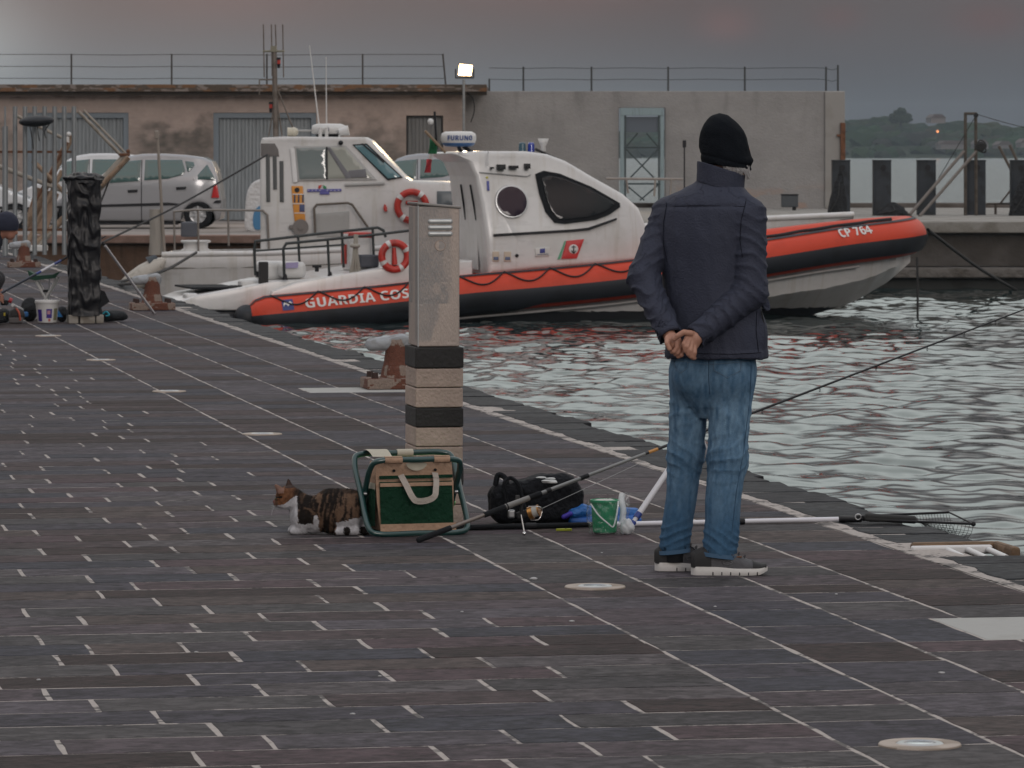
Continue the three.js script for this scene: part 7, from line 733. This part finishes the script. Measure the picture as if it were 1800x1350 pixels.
// ================================================================ the cat
{
  const p = onG(560, 939), s = -p.z / F, t = thing('cat', 'brown tabby and white cat crouching beside the stool bag', 'cat', p), X = (px) => (px - 560) * s, Y = (py) => (939 - py) * s, J = (px, py, z = 0) => [X(px), Y(py), z];
  const f = (x, y, z) => {
    let d = ell(x, y, z, J(614, 900), [0.073, 0.098, 0.078]); d = smin(d, ell(x, y, z, J(582, 898), [0.085, 0.096, 0.07]), 0.03); d = smin(d, ell(x, y, z, J(550, 906), [0.055, 0.077, 0.06]), 0.02); d = smin(d, ell(x, y, z, J(525, 906), [0.038, 0.064, 0.048]), 0.025); d = smin(d, cap(x, y, z, J(512, 873), J(536, 892), 0.042, 0.05), 0.02);
    let h = ell(x, y, z, J(504, 872.5, 0.008), [0.045, 0.042, 0.042]); h = smin(h, ell(x, y, z, J(491, 884, 0.014), [0.023, 0.02, 0.022]), 0.014); h = smin(h, ell(x, y, z, J(502, 885, 0.03), [0.024, 0.02, 0.017]), 0.014); h = smin(h, ell(x, y, z, J(482.5, 881, 0.013), [0.007, 0.006, 0.008]), 0.006);
    h = smin(h, cap(x, y, z, J(493, 864, 0.036), J(485.5, 852, 0.043), 0.015, 0.004), 0.008); h = smin(h, cap(x, y, z, J(499, 864, 0.03), J(487, 853, 0.042), 0.013, 0.004), 0.008); h = smin(h, cap(x, y, z, J(508, 858, -0.02), J(506, 844, -0.03), 0.018, 0.004), 0.008);
    h = Math.max(h, -ell(x, y, z, J(485, 860, 0.056), [0.011, 0.014, 0.01])); h = smin(h, ell(x, y, z, J(488, 875, 0.034), [0.007, 0.006, 0.006]), 0.003);
    d = smin(d, h, 0.016);
    for (const [q, o] of [[0.03, 0], [-0.022, -4]]) { d = smin(d, cap(x, y, z, J(530, 908, q), J(529 + o, 928, q), 0.028, 0.02), 0.02); d = smin(d, cap(x, y, z, J(532 + o, 931.5, q), J(517 + o, 932, q), 0.0175, 0.0175), 0.012); for (let i = -1; i <= 1; i++) d = smin(d, ell(x, y, z, J(513.5 + o, 933, q + i * 0.009), [0.0095, 0.009, 0.0065]), 0.003); }
    d = smin(d, ell(x, y, z, J(608, 903, 0.052), [0.060, 0.072, 0.036]), 0.012); d = smin(d, cap(x, y, z, J(626, 930, 0.06), J(594, 932, 0.07), 0.02, 0.016), 0.01); d = smin(d, cap(x, y, z, J(642, 922, 0.0), J(642, 933, 0.055), 0.02, 0.015), 0.01);
    d = smin(d, ell(x, y, z, J(538, 905, 0.045), [0.040, 0.050, 0.022]), 0.010);
    if (Math.abs(d) < 0.02) d += 0.005 * (fbm(x * 75, y * 45, z * 75, 3) - 0.5); return Math.max(d, 0.0008 - y);
  };
  const fur = (x, y, z) => {
    const px = x / s + 560, py = 939 - y / s, n = fbm(x * 55, y * 55, z * 55, 3), n2 = fbm(x * 160 + 5, y * 110, z * 160, 3), w0 = (n - 0.5) * 16 + (n2 - 0.5) * 12, white = [0.46, 0.46, 0.48], dark = [0.014, 0.011, 0.0095], tan = [0.125, 0.078, 0.052], rust = [0.15, 0.068, 0.034];
    const wx = px + 11 * (fbm(x * 14, y * 14, 2, 2) - 0.5) + (py - 890) * 0.16, band = fbm(wx * 0.23, py * 0.04, z * 8, 2), k = step(0.46, 0.62, band * 0.8 + 0.25 * n2); let c = dark.map((q, i) => lerp(q, tan[i], k));
    if (py < 866 + w0 * 0.4 && px > 548) c = dark.map((q, i) => lerp(q, tan[i], 0.3 * k));
    const sh = Math.hypot((px - 536) / 19, (py - 904) / 15); if (sh < 1 + w0 * 0.015) c = dark.map((q, i) => lerp(q, tan[i], sh > 0.72 && py < 903 ? 0.75 : 0.25 * k));
    if (px < 534 && py < 894) { const rk = 1 - step(502, 526, px + w0); c = dark.map((q, i) => lerp(lerp(q, tan[i], 0.35 * k), rust[i] * (0.55 + 0.9 * n2), rk)); if (Math.abs(py - 873.5 + (px - 486) * 0.12) < 1.6 && px < 497) c = dark; if (px < 489 && py > 875 && py < 887) c = [0.10, 0.055, 0.035]; if (py < 857 + w0 * 0.1 && px > 501) c = [0.05, 0.032, 0.026]; if (py < 866 && px < 500 && z > 0.03) c = [0.22, 0.13, 0.10]; }
    const cheek = py > 885 + (px < 500 ? (500 - px) * 0.25 : -(px - 500) * 0.7) + w0 * 0.2 && px < 523 + (py - 880) * 0.05 + w0 * 0.2; if (cheek && py > 870) c = white; if (px < 517 + (py - 900) * 0.35 + w0 * 0.2 && py > 895) c = white;
    if (py > 919 + w0 * 0.35 && px < 560) c = white; if (px > 551 + w0 * 0.25 && px < 559 + w0 * 0.35 + (py - 905) * 0.12 && py > 903 + Math.abs(px - 556) * 0.6) c = white; if (px > 592 + w0 * 0.3 && py > 917 - (px - 592) * 0.26 + w0 * 0.35) c = white; if (Math.hypot((px - 610) / 6.5, (py - 931) / 8) < 1 + w0 * 0.02) c = dark; if (px > 632 && py > 924) c = dark;
    if (px < 483.5 && py > 878 && py < 885) c = [0.16, 0.08, 0.07]; const g = 0.75 + 0.5 * n2; return c.map((q) => q * g);
  };
  const skinG = surfNet([X(470), -0.004, -0.1], [X(662), Y(838), 0.11], 0.003, f, fur), furM = M([1, 1, 1], 0.9, { vertexColors: true, spec: 0.3 }); raw('body', skinG, furM, t);
  { // coat of short hairs
    const R = rng(44), p = skinG.attributes.position, n = skinG.attributes.normal, P = [], C = [], N = [], v = new V3(), nn = new V3(), d = new V3(), sd = new V3();
    for (let i = 0; i < 16000; i++) { const k = Math.floor(R() * p.count); v.fromBufferAttribute(p, k); nn.fromBufferAttribute(n, k); if (v.y < 0.006) continue; const head = v.x < X(520); d.copy(nn).multiplyScalar(0.55).add(new V3(head ? 0.35 : 0.7, -0.35, 0)).add(new V3(R() - 0.5, R() - 0.5, R() - 0.5).multiplyScalar(0.5)).normalize(); sd.crossVectors(d, nn).normalize().multiplyScalar(0.0008); const L = (head ? 0.006 : 0.010) * (0.6 + 0.7 * R()); v.addScaledVector(nn, -0.0008); const e = v.clone().addScaledVector(d, L); P.push(v.x - sd.x, v.y - sd.y, v.z - sd.z, v.x + sd.x, v.y + sd.y, v.z + sd.z, e.x, e.y, e.z); const c = fur(v.x, v.y, v.z), q = 0.8 + 0.5 * R(); for (let m = 0; m < 3; m++) { C.push(c[0] * q, c[1] * q, c[2] * q); N.push(nn.x, nn.y, nn.z); } }
    const g = new THREE.BufferGeometry(); g.setAttribute('position', new THREE.Float32BufferAttribute(P, 3)); g.setAttribute('normal', new THREE.Float32BufferAttribute(N, 3)); g.setAttribute('color', new THREE.Float32BufferAttribute(C, 3)); boxUV(g); raw('fur', g, furM, t).userData.kind = 'stuff'; }
  mesh('eye', mv(new THREE.SphereGeometry(0.0045, 12, 8), X(485.6), Y(875.5), 0.0365), M([0.05, 0.05, 0.02], 0.1), t);
  const wh = []; for (let i = 0; i < 5; i++) { const a = J(487, 887, 0.03); wh.push(tube([a, [a[0] - 0.012, a[1] - 0.003 * i, a[2] + 0.012], [a[0] - 0.022, a[1] - 0.01 * i, a[2] + 0.022]], 0.00025, 5, 3)); } const wk = mesh('whiskers', wh, M([0.4, 0.4, 0.4], 0.6), t); wk.userData.kind = 'stuff';
}
renderer.render(scene, camera);
